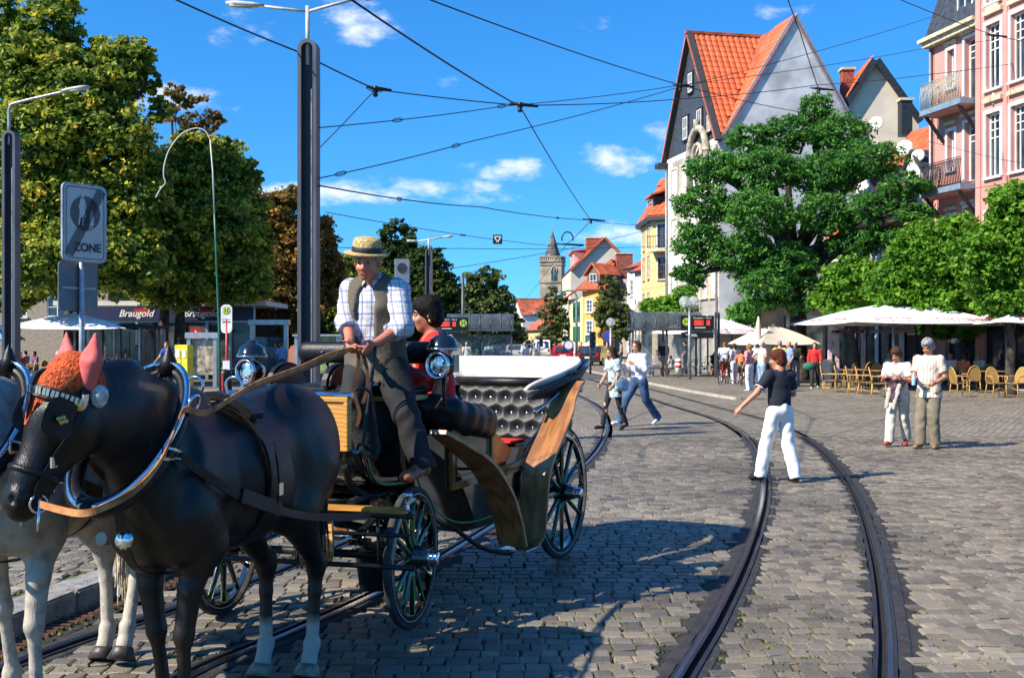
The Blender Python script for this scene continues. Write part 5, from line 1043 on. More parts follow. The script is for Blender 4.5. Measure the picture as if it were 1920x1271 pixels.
for lx, ly, lz, s in ((-.72, 2.2, 1.6, -1), (.76, 2.2, 1.545, 1)):
    ZM = Matrix.Rotation(-FT * 0 + rad(-6), 3, 'Z') @ Matrix.Rotation(rad(-90), 3, 'X')
    l = MB(); l.lathe([(0, -.10), (.05, -.10), (.072, -.05), (.078, .03), (.0, .03)], (lx, ly, lz), 20, M=ZM); lo = part(l, 'lantern', M_BLK)
    r = MB(); r.lathe([(.070, .032), (.084, .03), (.09, .045), (.084, .06), (.072, .058), (.070, .032)], (lx, ly, lz), 24, M=ZM); part(r, 'lens_ring', M_CHR, lo)
    g = MB(); g.lathe([(0, .05), (.03, .049), (.05, .045), (.072, .036)], (lx, ly, lz), 20, M=ZM); part(g, 'lens', mat('lamp_glass', (.75, .76, .78), .08, 1.0, .6, 26, .5, 30), lo)
    d = MB(); d.lathe([(.10, 0), (.104, .012), (.092, .03), (.085, .06), (.05, .088), (.03, .092), (.03, .108), (.0, .115)], (lx, ly - .02, lz + .10), 20); part(d, 'lamp_dome', M_BLK, lo)
    d = MB(); d.lathe([(.098, -.004), (.107, .004), (.098, .012)], (lx, ly - .02, lz + .10), 20); part(d, 'dome_band', M_CHR, lo)
    g = MB(); g.box((lx + s * .075, ly - .05, lz + .01), (.012, .07, .11)); part(g, 'side_glass', mat('side_glass', (.35, .4, .33), .05, .3), lo)
    d = MB(); d.tube([(lx, ly - .03, lz - .07), (lx, ly - .03, lz - .26)], .014, 7); d.tube(catmull([(lx, ly - .03, lz - .2), (lx - s * .1, ly - .03, lz - .32), (lx - s * .22, ly - .05, lz - .34)], 4), .012, 6); part(d, 'lamp_bracket', M_IRON, lo)
b = MB(); b.tube(catmull([(-.44, 2.77, 1.46), (-.47, 2.72, 1.47), (-.49, 2.66, 1.42), (-.5, 2.62, 1.2), (-.51, 2.62, 1.08), (-.47, 2.68, 1.05)], 5), .009, 6); b.tube(catmull([(-.45, 2.72, 1.0), (-.46, 2.68, 1.25), (-.47, 2.62, 1.55), (-.48, 2.6, 1.72)], 4), .011, 6); part(b, 'brake_lever', M_IRON)
# running gear
b = MB(); b.tube([(-.62, 0, .53), (.62, 0, .53)], .026, 8); part(b, 'axle', M_IRON)
b = MB(); b.tube([fore((-.62, 2.53, .43)), fore((.62, 2.53, .43))], .026, 8); part(b, 'axle', M_IRON)
def leafspring(c, L, h, tw, name='leaf_spring'):
    b = MB()
    for k in range(4):
        f = 1 - .2 * k
        for sg in (-1, 1):
            b.ribbon([tw((c[0], c[1] + L * f * math.sin(a) / 2, c[2] + sg * (h * math.cos(a) - h * .0 + .012 * k - .0 * k) - sg * h * .3)) for a in np.linspace(-1.45, 1.45, 11)], .045, (1, 0, 0), .008)
    return part(b, name, M_IRON)
ident = lambda p: Vector(p)
for s in (-1, 1): leafspring((s * .42, 0, .66), .95, .11, ident); leafspring((s * .42, 2.53, .58), .8, .10, fore)
b = MB(); b.tube(catmull([(0, -.1, .55), (0, .8, .40), (0, 1.6, .42), (0, 2.3, .58)], 5), .03, 8); part(b, 'perch', M_IRON)
b = MB(); b.lathe([(.3, 0), (.34, 0), (.34, .03), (.3, .03), (.3, 0)], (0, 2.53, .72), 32); b.lathe([(.3, 0), (.34, 0), (.34, .03), (.3, .03), (.3, 0)], (0, 2.53, .76), 32); part(b, 'turntable', M_IRON)
b = MB(); b.tube(catmull([fore((-.45, 2.1, .70)), fore((-.2, 2.35, .80)), fore((.2, 2.35, .80)), fore((.45, 2.1, .70))], 5), .024, 7); b.tube([fore((-.4, 2.9, .8)), fore((-.4, 2.1, .84))], .025, 7); b.tube([fore((.4, 2.9, .8)), fore((.4, 2.1, .84))], .025, 7)
for s in (-1, 1): b.tube(catmull([(s * .4, 2.2, .84), (s * .42, 2.5, .80), (s * .42, 2.75, .88), (s * .42, 2.85, 1.02)], 5), .022, 7)
part(b, 'fore_frame', M_IRON)
b = MB(); b.bar(fore((-.80, 3.02, .79)), fore((.80, 3.02, .79)), .06, .035); part(b, 'splinter_bar', M_OAK, bevel=.008)
b = MB(); b.tube([fore((-.84, 3.02, .76)), fore((.84, 3.02, .76))], .018, 6); b.tube([fore((-.8, 2.98, .64)), fore((.8, 2.98, .64))], .013, 6); b.tube([fore((-.82, 2.95, .45)), fore((.8, 2.95, .45))], .016, 6)
for x in (-.6, -.1, .5): b.tube([fore((x, 2.98, .78)), fore((x, 2.94, .45))], .011, 6)
part(b, 'draw_frame', M_IRON)
for x in (-.8, -.2, .2, .8):
    b = MB(); b.lathe([(.022, 0), (.012, .02), (.012, .07), (.03, .085), (.03, .1), (0, .1)], fore((x, 3.02, .79)), 10); part(b, 'roller_bolt', M_CHR)
b = MB(); b.ribbon(catmull([fore((-.2, 2.95, .74)), fore((-.22, 2.97, .55)), fore((-.15, 2.9, .47))], 4), .22, (1, 0, 0), .02); part(b, 'toe_board', M_OAK)
b = MB(); b.tube([fore((0, 2.6, .72)), fore((0, 3.2, .74)), fore((0, 3.9, .80)), fore((0, 4.7, .88))], [.045, .042, .036, .03], 10); part(b, 'pole', M_BLK)
# black bucket hanging under the fore-carriage
bk = empty('bucket', car_w(-.27, 2.25, .17), 0, 'black bucket hanging under the front of the carriage', 'bucket')
b = MB(); b.lathe([(0, 0), (.105, 0), (.135, .235), (.142, .24), (.142, .25), (.13, .25), (.1, .012), (0, .012)], (0, 0, 0), 24); b.build('pail', mat('bucket_rubber', (.02, .021, .024), .55, 0, .3, 9), bk)
b = MB(); b.tube([(.135 * math.cos(a), 0, .24 + .11 * math.sin(a)) for a in np.linspace(0, math.pi, 13)], .005, 6); b.build('handle', M_CHR, bk)
# red cushion lying on the box seat
S = SDF(); S.ell((0, 0, 0), (.19, .15, .055), .05)
for sx in (-1, 1):
    for sy in (-1, 1): S.cone((0, 0, 0), (sx * .2, sy * .15, 0), .05, .012, .06)
cu = sdf_obj('cushion', S, .012, M_RED); cu.location = car_w(-.33, 2.0, 1.515); cu.rotation_euler = (0, 0, math.pi - CTH + .2); tag(cu, 'red seat cushion lying on the driver\'s box behind the man in the straw hat', 'cushion')

# ------------------------------------------------------------------ horses
M_TAN = mat('tan_leather', (.46, .19, .06), .45, 0, .3, 12, .2)
M_BRASS = mat('brass', (.55, .4, .14), .3, 1.0, .2)
def coat_mat(name, c1, c2, sock, rough, scale=5, contrast=(.45, .62), sh=.3):
    m = mat(name, c1, rough); n, l, b = nodes(m)
    for lk in list(b.inputs['Base Color'].links): l.remove(lk)
    t = n.new('ShaderNodeTexCoord'); nz = n.new('ShaderNodeTexNoise'); nz.inputs['Scale'].default_value = scale; nz.inputs['Detail'].default_value = 6; l.new(t.outputs['Object'], nz.inputs['Vector'])
    mp = n.new('ShaderNodeMapRange'); mp.inputs['From Min'].default_value = contrast[0]; mp.inputs['From Max'].default_value = contrast[1]; l.new(nz.outputs[0], mp.inputs['Value'])
    x = n.new('ShaderNodeMix'); x.data_type = 'RGBA'; x.inputs['A'].default_value = (*c1, 1); x.inputs['B'].default_value = (*c2, 1); l.new(mp.outputs[0], x.inputs['Factor'])
    out = x.outputs['Result']
    sp = n.new('ShaderNodeSeparateXYZ'); l.new(t.outputs['Object'], sp.inputs[0])
    if sock:   # white socks on the hind legs: coat colour, object space
        zz = n.new('ShaderNodeMath'); zz.operation = 'MULTIPLY_ADD'; zz.inputs[1].default_value = .12; l.new(nz.outputs[0], zz.inputs[0]); l.new(sp.outputs[2], zz.inputs[2])
        r = n.new('ShaderNodeMapRange'); r.inputs['From Min'].default_value = .37; r.inputs['From Max'].default_value = .31; l.new(zz.outputs[0], r.inputs['Value'])
        y = n.new('ShaderNodeMath'); y.operation = 'LESS_THAN'; y.inputs[1].default_value = -.2; l.new(sp.outputs[1], y.inputs[0])
        q = n.new('ShaderNodeMath'); q.operation = 'MULTIPLY'; l.new(r.outputs[0], q.inputs[0]); l.new(y.outputs[0], q.inputs[1])
        w = n.new('ShaderNodeMix'); w.data_type = 'RGBA'; w.inputs['B'].default_value = (*sock, 1); l.new(out, w.inputs['A']); l.new(q.outputs[0], w.inputs['Factor']); out = w.outputs['Result']
    l.new(out, b.inputs['Base Color'])
    hr = n.new('ShaderNodeTexNoise'); hr.inputs['Scale'].default_value = 160; hr.inputs['Detail'].default_value = 3; mpp = n.new('ShaderNodeMapping'); mpp.inputs['Scale'].default_value = (1, 1, .25); l.new(t.outputs['Object'], mpp.inputs['Vector']); l.new(mpp.outputs[0], hr.inputs['Vector'])
    bp = n.new('ShaderNodeBump'); bp.inputs['Strength'].default_value = .45; bp.inputs['Distance'].default_value = .006; l.new(hr.outputs[0], bp.inputs['Height']); l.new(bp.outputs[0], b.inputs['Normal'])
    b.inputs['Specular IOR Level'].default_value = sh
    return m
M_HB = coat_mat('black_coat', (.0045, .0038, .0034), (.012, .0075, .005), (.42, .36, .30), .4, 3, sh=.36)
M_HW = coat_mat('grey_coat', (.44, .39, .32), (.22, .20, .175), None, .6, 16, (.46, .72))
M_HOOFD = mat('hoof_dark', (.05, .042, .036), .45, 0, .3, 20, .2); M_HOOFL = mat('hoof_pale', (.30, .21, .14), .5, 0, .3, 18, .2)

def horse(loc, heading, label, coat, mane, poll, muzzle, legs, hoofm, sz=1.0):
    R = empty('horse', loc, math.pi - rad(heading), label, 'horse', s=sz)
    S = SDF(); k = .09
    S.ell((0, .02, 1.14), (.27, .66, .32), k); S.ell((0, -.02, 1.07), (.265, .5, .285), k)
    S.ell((0, .50, 1.14), (.205, .30, .36), k); S.cone((0, .35, 1.46), (0, .62, 1.50), .09, .07, .1)
    S.cone((0, -.1, 1.36), (0, -.45, 1.42), .10, .12, .1)
    for s in (-1, 1):
        S.ell((s * .12, -.48, 1.22), (.165, .33, .30), k); S.ell((s * .13, -.62, 1.12), (.13, .19, .28), k); S.ell((s * .115, .58, 1.10), (.105, .16, .28), .08)
    S.cone((0, -.72, 1.42), (0, -.84, 1.34), .07, .04, .05)
    for s in (-1, 1):
        S.cone((s * .31, -.20, 1.30), (s * .29, -.27, .98), .045, .05, .08, neg=True); S.cone((s * .30, .30, 1.36), (s * .29, .22, .95), .04, .045, .07, neg=True); S.cone((s * .2, .62, 1.36), (s * .23, .74, 1.02), .03, .04, .06, neg=True); S.cone((s * .33, -.45, 1.0), (s * .32, -.72, .9), .03, .03, .06, neg=True)
    S.cone((0, -.25, 1.565), (0, -.75, 1.53), .025, .03, .06, neg=True)
    P_, Mz = Vector(poll), Vector(muzzle)
    nb = Vector((0, .58, 1.30)); mid = nb.lerp(P_, .5) + Vector((0, -.03, .05))
    fx = (1, 0, 0)
    S.cone(nb + Vector((0, -.05, -.08)), mid + Vector((0, .02, -.06)), .25, .185, .1, flat=(fx, .52)); S.cone(mid + Vector((0, .02, -.06)), P_ + Vector((0, -.02, -.08)), .185, .125, .08, flat=(fx, .56))
    S.cone(nb + Vector((0, -.1, .14)), mid + Vector((0, -.02, .08)), .10, .075, .08, flat=(fx, .6)); S.cone(mid + Vector((0, -.02, .08)), P_ + Vector((0, -.03, .0)), .075, .06, .08, flat=(fx, .7))
    # head
    ax = (Mz - P_).normalized(); up = Vector((0, 0, 1)); fr = Vector((Mz.x - P_.x, Mz.y - P_.y, 0)).normalized(); fr = (fr - ax * fr.dot(ax)).normalized(); sd = ax.cross(fr).normalized(); L = (Mz - P_).length
    def H(a, f, s): return P_ + ax * (a * L) + fr * f + sd * s
    S.cone(H(.02, -.02, 0), H(.30, .0, 0), .085, .098, .05); S.cone(H(.30, .0, 0), H(.72, .02, 0), .095, .064, .05); S.cone(H(.72, .015, 0), H(.93, .02, 0), .062, .056, .04)
    for s in (-1, 1): S.ell(H(.30, -.085, s * .045), (.062, .085, .12), .06); S.ell(H(.26, .045, s * .072), (.034, .034, .034), .03); S.ell(H(.90, .045, s * .035), (.032, .032, .036), .03); S.ell(H(.925, .066, s * .042), (.013, .016, .02), .012, neg=True)
    S.cone(H(.45, -.07, 0), H(.90, -.035, 0), .06, .034, .05); S.ell(H(.98, .0, 0), (.045, .04, .04), .03); S.cone(H(1.0, .055, -.05), H(1.0, .055, .05), .005, .005, .004, neg=True)
    S.cone(H(.965, -.045, -.055), H(1.0, .02, -.06), .008, .008, .006, neg=True); S.cone(H(.965, -.045, .055), H(1.0, .02, .06), .008, .008, .006, neg=True)
    def leg(pts, rs, kk=.03):
        for i in range(len(pts) - 1): S.cone(pts[i], pts[i + 1], rs[i], rs[i + 1], kk)
    hoofs = []
    for (nm, s, pts) in legs:
        if nm == 'f':
            a, kn, ft, hf = pts; sh = Vector((s * .125, .55, 1.02)); el = Vector((s * .13, .44, .88))
            S.cone(sh, el, .12, .098, .08); S.cone(el, Vector(a), .09, .052, .05); S.cone(Vector(a), Vector(kn), .052, .042, .02)
            S.ell(Vector(kn), (.042, .047, .06), .015); kv = Vector(kn); fv = Vector(ft); m1 = kv.lerp(fv, .3); S.cone(kv, m1, .037, .027, .015); S.cone(m1, kv.lerp(fv, .85), .026, .029, .012); S.cone(m1 + Vector((0, -.026, 0)), kv.lerp(fv, .85) + Vector((0, -.026, 0)), .017, .02, .012)
        else:
            st, hk, ft, hf = pts; th = Vector((s * .15, -.48, 1.12))
            S.cone(th, Vector(st), .18, .13, .08); S.cone(Vector(st), Vector(st).lerp(Vector(hk), .6), .13, .066, .05); S.cone(Vector(st).lerp(Vector(hk), .6), Vector(hk), .062, .05, .03)
            hkv = Vector(hk); S.ell(hkv, (.055, .07, .08), .02); S.cone(hkv + Vector((0, -.05, .03)), hkv + Vector((0, -.035, -.05)), .03, .03, .02); fv = Vector(ft); S.cone(hkv, hkv.lerp(fv, .35), .047, .034, .02); S.cone(hkv.lerp(fv, .35), hkv.lerp(fv, .85), .033, .035, .02)
        fv = Vector(ft); hv = Vector(hf); S.ell(fv, (.043, .048, .05), .02); S.cone(fv, fv.lerp(hv, .6), .038, .044, .02)
        hoofs.append((fv, hv))
    body = sdf_obj('body', S, .0115, coat, R)
    for fv, hv in hoofs:
        b = MB(); d = (hv - fv).normalized(); tip = Vector((0, .3, -1)).normalized() if abs(d.z) > .5 else d
        top = fv.lerp(hv, .62); q = d.to_track_quat('Z', 'Y').to_matrix()
        prof = [(.0, 0), (.052, 0), (.056, .012), (.078, (hv - top).length), (0, (hv - top).length)]
        b.lathe(prof, top, 14, M=q); b.build('hoof', hoofm, R)
    # mane: many strands over the crest, falling to one side
    hair = mat(coat.name + '_hair', mane, .5, 0, .35, 30)
    b = MB(); rr = random.Random(3)
    crest = catmull([nb + Vector((0, -.1, .23)), mid + Vector((0, -.03, .155)), P_ + Vector((0, -.06, .06)), P_ + Vector((0, .02, .06))], 10)
    for i in range(420):
        c = crest[rr.randrange(len(crest))] + Vector((rr.uniform(-.012, .012), rr.uniform(-.02, .02), 0)); Lh = rr.uniform(.09, .2); sg = 1
        b.tube([c + Vector((0, 0, -.02)), c + Vector((sg * .025, rr.uniform(-.02, .02), .018)), c + Vector((sg * .055, rr.uniform(-.03, .03), -.03)), c + Vector((sg * (.07 + Lh * .3), rr.uniform(-.05, .05), -Lh))], [.005, .006, .005, .0015], 4, caps=False)
    for i in range(40):
        c = crest[rr.randrange(len(crest))]; b.tube([c + Vector((rr.uniform(-.03, .03), 0, -.03)), c + Vector((rr.uniform(-.05, .03), rr.uniform(-.04, .04), .022))], [.009, .002], 4, caps=False)
    b.build('mane', hair, R)
    b = MB(); tl = .36 if mane[0] > .1 else .62
    for i in range(200):
        a = rr.uniform(0, 6.28); q = rr.random() ** .5 * (.075 if mane[0] > .1 else .05); e = rr.uniform(.7, 1.2); ox, oy = math.cos(a), math.sin(a)
        z1 = tl + rr.uniform(-.12, .22)
        b.tube([(ox * q * .3, -.83 + oy * q * .3, 1.34), (ox * q, -.93 + oy * q, 1.18), (ox * q * 1.7, -.92 + oy * q * 1.6, .85), (ox * q * 1.8 + rr.uniform(-.03, .03), -.9 + oy * q * 1.8, z1)], [.011, .012, .011, .003], 4, caps=False)
    b.build('tail', hair, R)
    b = MB()
    for s in (-1, 1): b.lathe([(0, .02), (.014, .014), (.02, 0), (.014, -.014), (0, -.02)], H(.255, .052, s * .088), 10)
    b.build('eye', mat('eye_dark', (.006, .004, .003), .08), R)
    return R, H
LEGS_B = [('f', -1, ((-.105, .50, .70), (-.085, .52, .50), (-.07, .50, .15), (-.07, .55, .005))), ('f', 1, ((.11, .47, .70), (.085, .46, .50), (.06, .43, .15), (.06, .48, .005))),
          ('h', -1, ((-.16, -.36, .92), (-.13, -.70, .58), (-.125, -.66, .16), (-.125, -.59, .005))), ('h', 1, ((.16, -.32, .92), (.12, -.62, .58), (.11, -.60, .16), (.11, -.53, .005)))]
BP, BM = (.07, 1.06, 1.60), (.17, 1.22, 1.11)
BLACK, HB = horse((-1.345, 5.294, 0), 15, 'black horse in leather harness with an orange crocheted ear bonnet', M_HB, (.012, .010, .009), BP, BM, LEGS_B, M_HOOFL)
LEGS_W = [('f', -1, ((-.15, .52, .70), (-.14, .54, .48), (-.14, .52, .14), (-.14, .57, .005))), ('f', 1, ((.15, .35, .70), (.14, .30, .50), (.14, .22, .17), (.14, .25, .02))),
          ('h', -1, ((-.15, -.36, .92), (-.11, -.66, .58), (-.085, -.56, .20), (-.08, -.49, .035))), ('h', 1, ((.15, -.36, .92), (.10, -.68, .57), (.075, -.66, .16), (.075, -.59, .005)))]
WHITE, HW = horse((-2.23, 5.56, 0), 5, 'light grey horse with pale tail, half hidden beside the black horse', M_HW, (.55, .48, .36), (.12, 1.12, 1.62), (.16, 1.38, 1.15), LEGS_W, M_HOOFD)

# harness of the black horse
def strap(pts, w, side, name, m=M_LEA, parent=BLACK, th=.007, n=5, raw=False): b = MB(); b.ribbon(pts if raw else catmull(pts, n), w, side, th); return b.build(name, m, parent)
def ring(c, r, t, q, name, m=M_CHR, parent=BLACK, n=16): b = MB(); b.tube([Vector(c) + q @ Vector((r * math.cos(a), r * math.sin(a), 0)) for a in np.linspace(0, 2 * math.pi, n, endpoint=False)], t, 6, closed=True); return b.build(name, m, parent)
def head_set(H, R, bonnet, sd_sign=-1):
    M_BON = mat('orange_crochet', (.62, .09, .012), .85, 0, .3, 55, 1.0, 90); M_EAR = mat('pink_ear_cover', (.62, .11, .10), .75, 0, .12, 6, .15)
    if bonnet:
        S = SDF()
        S.cone(H(-.03, .0, 0), H(.10, .035, 0), .10, .088, .03); S.cone(H(.10, .035, 0), H(.24, .062, 0), .085, .055, .03); S.ell(H(-.02, -.05, 0), (.075, .08, .075), .03)
        sdf_obj('ear_bonnet', S, .009, M_BON, R)
        for s in (-1, 1):
            S = SDF(); base = H(-.03, -.02, s * .068); tip = base + Vector((0, -.02, .18)) + (H(0, 0, s * .075) - H(0, 0, 0))
            m1 = base.lerp(tip, .42) + (H(0, 0, s * .02) - H(0, 0, 0))
            S.cone(base + Vector((0, 0, -.03)), m1, .04, .042, .03, flat=((0, 1, 0), .75)); S.cone(m1, tip, .042, .005, .02, flat=((0, 1, 0), .65))
            S.cone(m1 + Vector((0, .045, .02)), tip + Vector((0, .03, -.05)), .022, .004, .02, neg=True)
            sdf_obj('ear_cover', S, .008, M_EAR, R)
        b = MB(); b.lathe([(0, .04), (.02, .035), (.034, .02), (.038, 0), (.03, -.03), (.015, -.045), (0, -.05)], H(.05, -.085, -.085), 14); b.build('fleece_pad', mat('white_fleece', (.7, .68, .64), .95, 0, .2, 30, 1.0, 90), R)
        b = MB()
        for s in (-1, 1):
            tri = [H(.22, .118, 0), H(.22, .11, s * .05), H(.40, .105, s * .01), H(.40, .105, 0)]
            b.add(tri, [(0, 1, 2, 3)])
        b.build('bonnet_tongue', M_BON, R)
    br = [H(.15, .136 * math.cos(a) - .008, .118 * math.sin(a)) for a in np.linspace(-1.75, 1.75, 15)]
    b = MB(); b.ribbon(br, .044, H(1, 0, 0) - H(0, 0, 0), .008); b.build('browband', M_LEA, R)
    lk = MB()
    for i in range(len(br) - 1):
        a, c = br[i], br[i + 1]; o = ((a + c) / 2 - H(.165, -.01, 0)).normalized() * .006
        for u in (.0, .5): p = a.lerp(c, u) + o; lk.box(p, (.010, .012, .026), M=(c - a).to_track_quat('Y', 'Z').to_matrix())
    lk.build('browband_chain', M_CHR, R)
    for s in (-1, 1):
        strap([H(-.06, -.02, s * .06), H(.08, -.03, s * .108), H(.3, -.035, s * .122), H(.55, -.015, s * .096), H(.78, .0, s * .082), H(.86, -.01, s * .076)], .03, H(0, 1, 0) - H(0, 0, 0), 'cheek_strap', parent=R)
        bl = MB(); n = 14; cpt = H(.30, .02, s * .128); pts = []
        for i in range(n):
            a = 2 * math.pi * i / n; ca, sa = math.cos(a), math.sin(a); ca = math.copysign(abs(ca) ** .6, ca); sa = math.copysign(abs(sa) ** .6, sa)
            pts.append(H(.30 + .14 * sa, .04 + .07 * ca, s * (.112 + .03 * (1 + ca) * .6)))
        bl.prism(pts, (H(0, 0, s) - H(0, 0, 0)) * .008); bo = bl.build('blinker', M_LEA, R, bevel=.002)
        em = MB()
        for i in range(4):
            a = i * math.pi / 2; em.lathe([(.0, .004), (.008, .003), (.011, 0)], H(.31 + .018 * math.cos(a), .04 + .014 * math.sin(a), s * .158), 8, M=(H(0, 0, s) - H(0, 0, 0)).to_track_quat('Z', 'Y').to_matrix())
        em.build('brass_emblem', M_BRASS, bo)
        b = MB(); b.lathe([(0, .014), (.022, .012), (.028, .0), (0, 0)], H(.17, -.02, s * .112), 14, M=(H(0, 0, s) - H(0, 0, 0)).to_track_quat('Z', 'Y').to_matrix()); b.build('rosette', M_BRASS, R)
        q = (H(0, 0, s) - H(0, 0, 0)).to_track_quat('Z', 'Y').to_matrix()
        ring(H(.90, -.02, s * .074), .032, .005, q, 'bit_ring', parent=R); b = MB(); b.tube([H(.86, -.015, s * .08), H(1.02, -.04, s * .085), H(1.08, -.05, s * .085)], .006, 6); b.build('bit_shank', M_CHR, R)
        for a_ in (.12, .6):
            b = MB(); b.box(H(a_, -.03, s * .12) if a_ < .5 else H(a_, -.012, s * .093), (.008, .03, .04)); b.build('buckle', M_CHR, R)
    nb_ = [H(.70, .093 * math.cos(a) - .0, .084 * math.sin(a)) for a in np.linspace(-2.7, 2.7, 19)]
    b = MB(); b.tube(nb_, .013, 8); b.build('noseband', M_LEA, R)
    strap([H(-.08, .06, .0), H(.03, .132, 0), H(.15, .134, 0)], .03, H(0, 0, 1) - H(0, 0, 0), 'crown_strap', parent=R)
    strap([H(-.05, -.02, .09), H(-.10, .0, .05), H(-.12, .01, 0), H(-.10, .0, -.05), H(-.05, -.02, -.09)], .03, H(0, 1, 0) - H(0, 0, 0), 'headpiece', parent=R)
    b = MB(); b.add([H(.18, .134, -.022), H(.18, .134, .022), H(.30, .126, .026), H(.37, .118, 0), H(.30, .126, -.026)], [(0, 1, 2, 3, 4)]); b.build('brow_drop', M_CHR, R)
head_set(HB, BLACK, True); head_set(HW, WHITE, False)
for R, big in ((BLACK, True), (WHITE, False)):
    # collar
    top, bot = Vector((.0, .50, 1.62)), Vector((.03, .98, 1.10)); cc = (top + bot) / 2; axv = (top - bot) / 2; wv = Vector((1, 0, 0))
    nrm = axv.cross(wv).normalized()
    cp = [cc + axv * math.sin(a) * 1.0 + wv * (.19 * math.cos(a) * (1 - .12 * math.sin(a))) for a in np.linspace(0, 2 * math.pi, 36, endpoint=False)]
    b = MB(); b.tube(cp, [.033 - .009 * math.sin(a) for a in np.linspace(0, 2 * math.pi, 36, endpoint=False)], 10, closed=True); b.build('collar', M_LEA, R)
    nsh = nrm if nrm.y > 0 else -nrm
    for s in (-1, 1):
        hm = [cc + axv * 1.05 * math.sin(a) + wv * (s * .205 * math.cos(a)) + nsh * .035 for a in np.linspace(-1.45, 1.45, 20)]
        b = MB(); b.tube(hm, [.013] * 20, 8); b.build('hames', M_CHR, R)
        bx = cc + axv * -.25 + wv * s * .225 + nsh * .02
        b = MB(); b.tube([bx + Vector((0, .05, .025)), bx + Vector((0, -.07, .0)), bx + Vector((0, -.07, -.035)), bx + Vector((0, .05, -.02))], .008, 6, closed=True); b.build('hame_buckle', M_CHR, R)
        ring(cc + axv * .45 + wv * s * .215 + nsh * .02, .04, .007, Matrix.Rotation(rad(70), 3, 'Y'), 'terret', parent=R)
        strap([bx + Vector((0, -.06, -.02)), (s * .29, .45, 1.10), (s * .315, .1, .98), (s * .30, -.25, .90), (s * .31, -.6, .84), (s * .33, -.95, .80)], .038, (0, .25, 1), 'trace', parent=R, th=.011)
        b = MB(); b.ribbon(catmull([(s * .30, .42, 1.09), (s * .32, .1, .985)], 6), .062, (0, .25, 1), .02); b.build('trace_loop', M_LEA, R)
    b = MB(); b.lathe([(.05, -.03), (.032, .03), (.014, .075), (.0, .10)], top + Vector((0, .0, .02)), 10); b.build('collar_cap', M_LEA, R)
    # saddle pad and girth
    sp = [Vector((.30 * math.sin(a), .12, 1.13 + .335 * math.cos(a))) for a in np.linspace(-2.9, 2.9, 31)]
    b = MB(); b.ribbon(sp, .06, (0, 1, 0), .014); b.build('girth', M_LEA, R)
    sp = [Vector((.325 * math.sin(a), .12, 1.135 + .365 * math.cos(a))) for a in np.linspace(-.75, .75, 13)]
    b = MB(); b.ribbon(sp, .12, (0, 1, 0), .04); b.build('saddle_pad', M_LEA, R, bevel=.008)
    for s in (-1, 1): ring((s * .10, .12, 1.545), .042, .007, Matrix.Rotation(rad(90), 3, 'X'), 'terret', parent=R); strap([(s * .315, .13, 1.30), (s * .335, .12, 1.10), (s * .31, .12, .95)], .03, (0, 1, 0), 'tug_strap', parent=R, th=.01); b = MB(); b.box((s * .335, .12, 1.08), (.01, .04, .055)); b.build('buckle', M_CHR, R)
    strap([(0, .05, 1.50), (0, -.2, 1.475), (0, -.5, 1.53), (0, -.72, 1.49)], .03, (1, 0, 0), 'back_strap', parent=R)
    strap([(-.06, .95, 1.10), (-.03, .86, .93), (-.0, .7, .80), (0, .4, .75), (0, .15, .775)], .04, (1, 0, 0), 'breast_strap', parent=R)
    b = MB(); b.lathe([(0, .014), (.03, .011), (.042, 0)], (-.05, .90, .97), 16, M=Matrix.Rotation(rad(-80), 3, 'X')); b.build('silver_disc', M_CHR, R)
# ------------------------------------------------------------------ people
def skin_mat(name, c): return mat(name, c, .5, 0, .10, 9, .08, 60)
SKIN = skin_mat('skin', (.52, .27, .17)); SKIN_TAN = skin_mat('skin_tanned', (.46, .19, .105)); SKIN_RED = skin_mat('skin_ruddy', (.50, .17, .10))
def cloth(name, c, **k): return mat('cloth_' + name, c, k.pop('rough', .85), 0, k.pop('var', .10), k.pop('scale', 7), k.pop('bump', .25), k.pop('bscale', 40), **k)
def hairm(name, c): return mat('hair_' + name, c, .65, 0, .4, 45, .5, 90, spec=.15)
HAIR = dict(dark=hairm('dark', (.018, .011, .008)), brown=hairm('brown', (.07, .035, .017)), auburn=hairm('auburn', (.10, .022, .012)), blond=hairm('blond', (.30, .16, .06)), grey=hairm('grey', (.28, .27, .26)), white=hairm('white', (.6, .58, .54)), ginger=hairm('ginger', (.28, .10, .03)), black=hairm('black', (.008, .007, .007)))
BASEJ = dict(pel=(0, 0, .97), wai=(0, .0, 1.13), che=(0, .01, 1.34), nec=(0, -.01, 1.50), hea=(0, .03, 1.645),
             shL=(-.175, -.01, 1.435), shR=(.175, -.01, 1.435), elL=(-.225, -.03, 1.16), elR=(.225, -.03, 1.16), wrL=(-.235, .05, .92), wrR=(.235, .05, .92),
             hiL=(-.09, 0, .93), hiR=(.09, 0, .93), knL=(-.095, .02, .51), knR=(.095, .02, .51), anL=(-.095, -.03, .085), anR=(.095, -.03, .085), toL=(-.11, .13, .035), toR=(.11, .13, .035))
UP = ('wai', 'che', 'nec', 'hea', 'shL', 'shR', 'elL', 'elR', 'wrL', 'wrR')
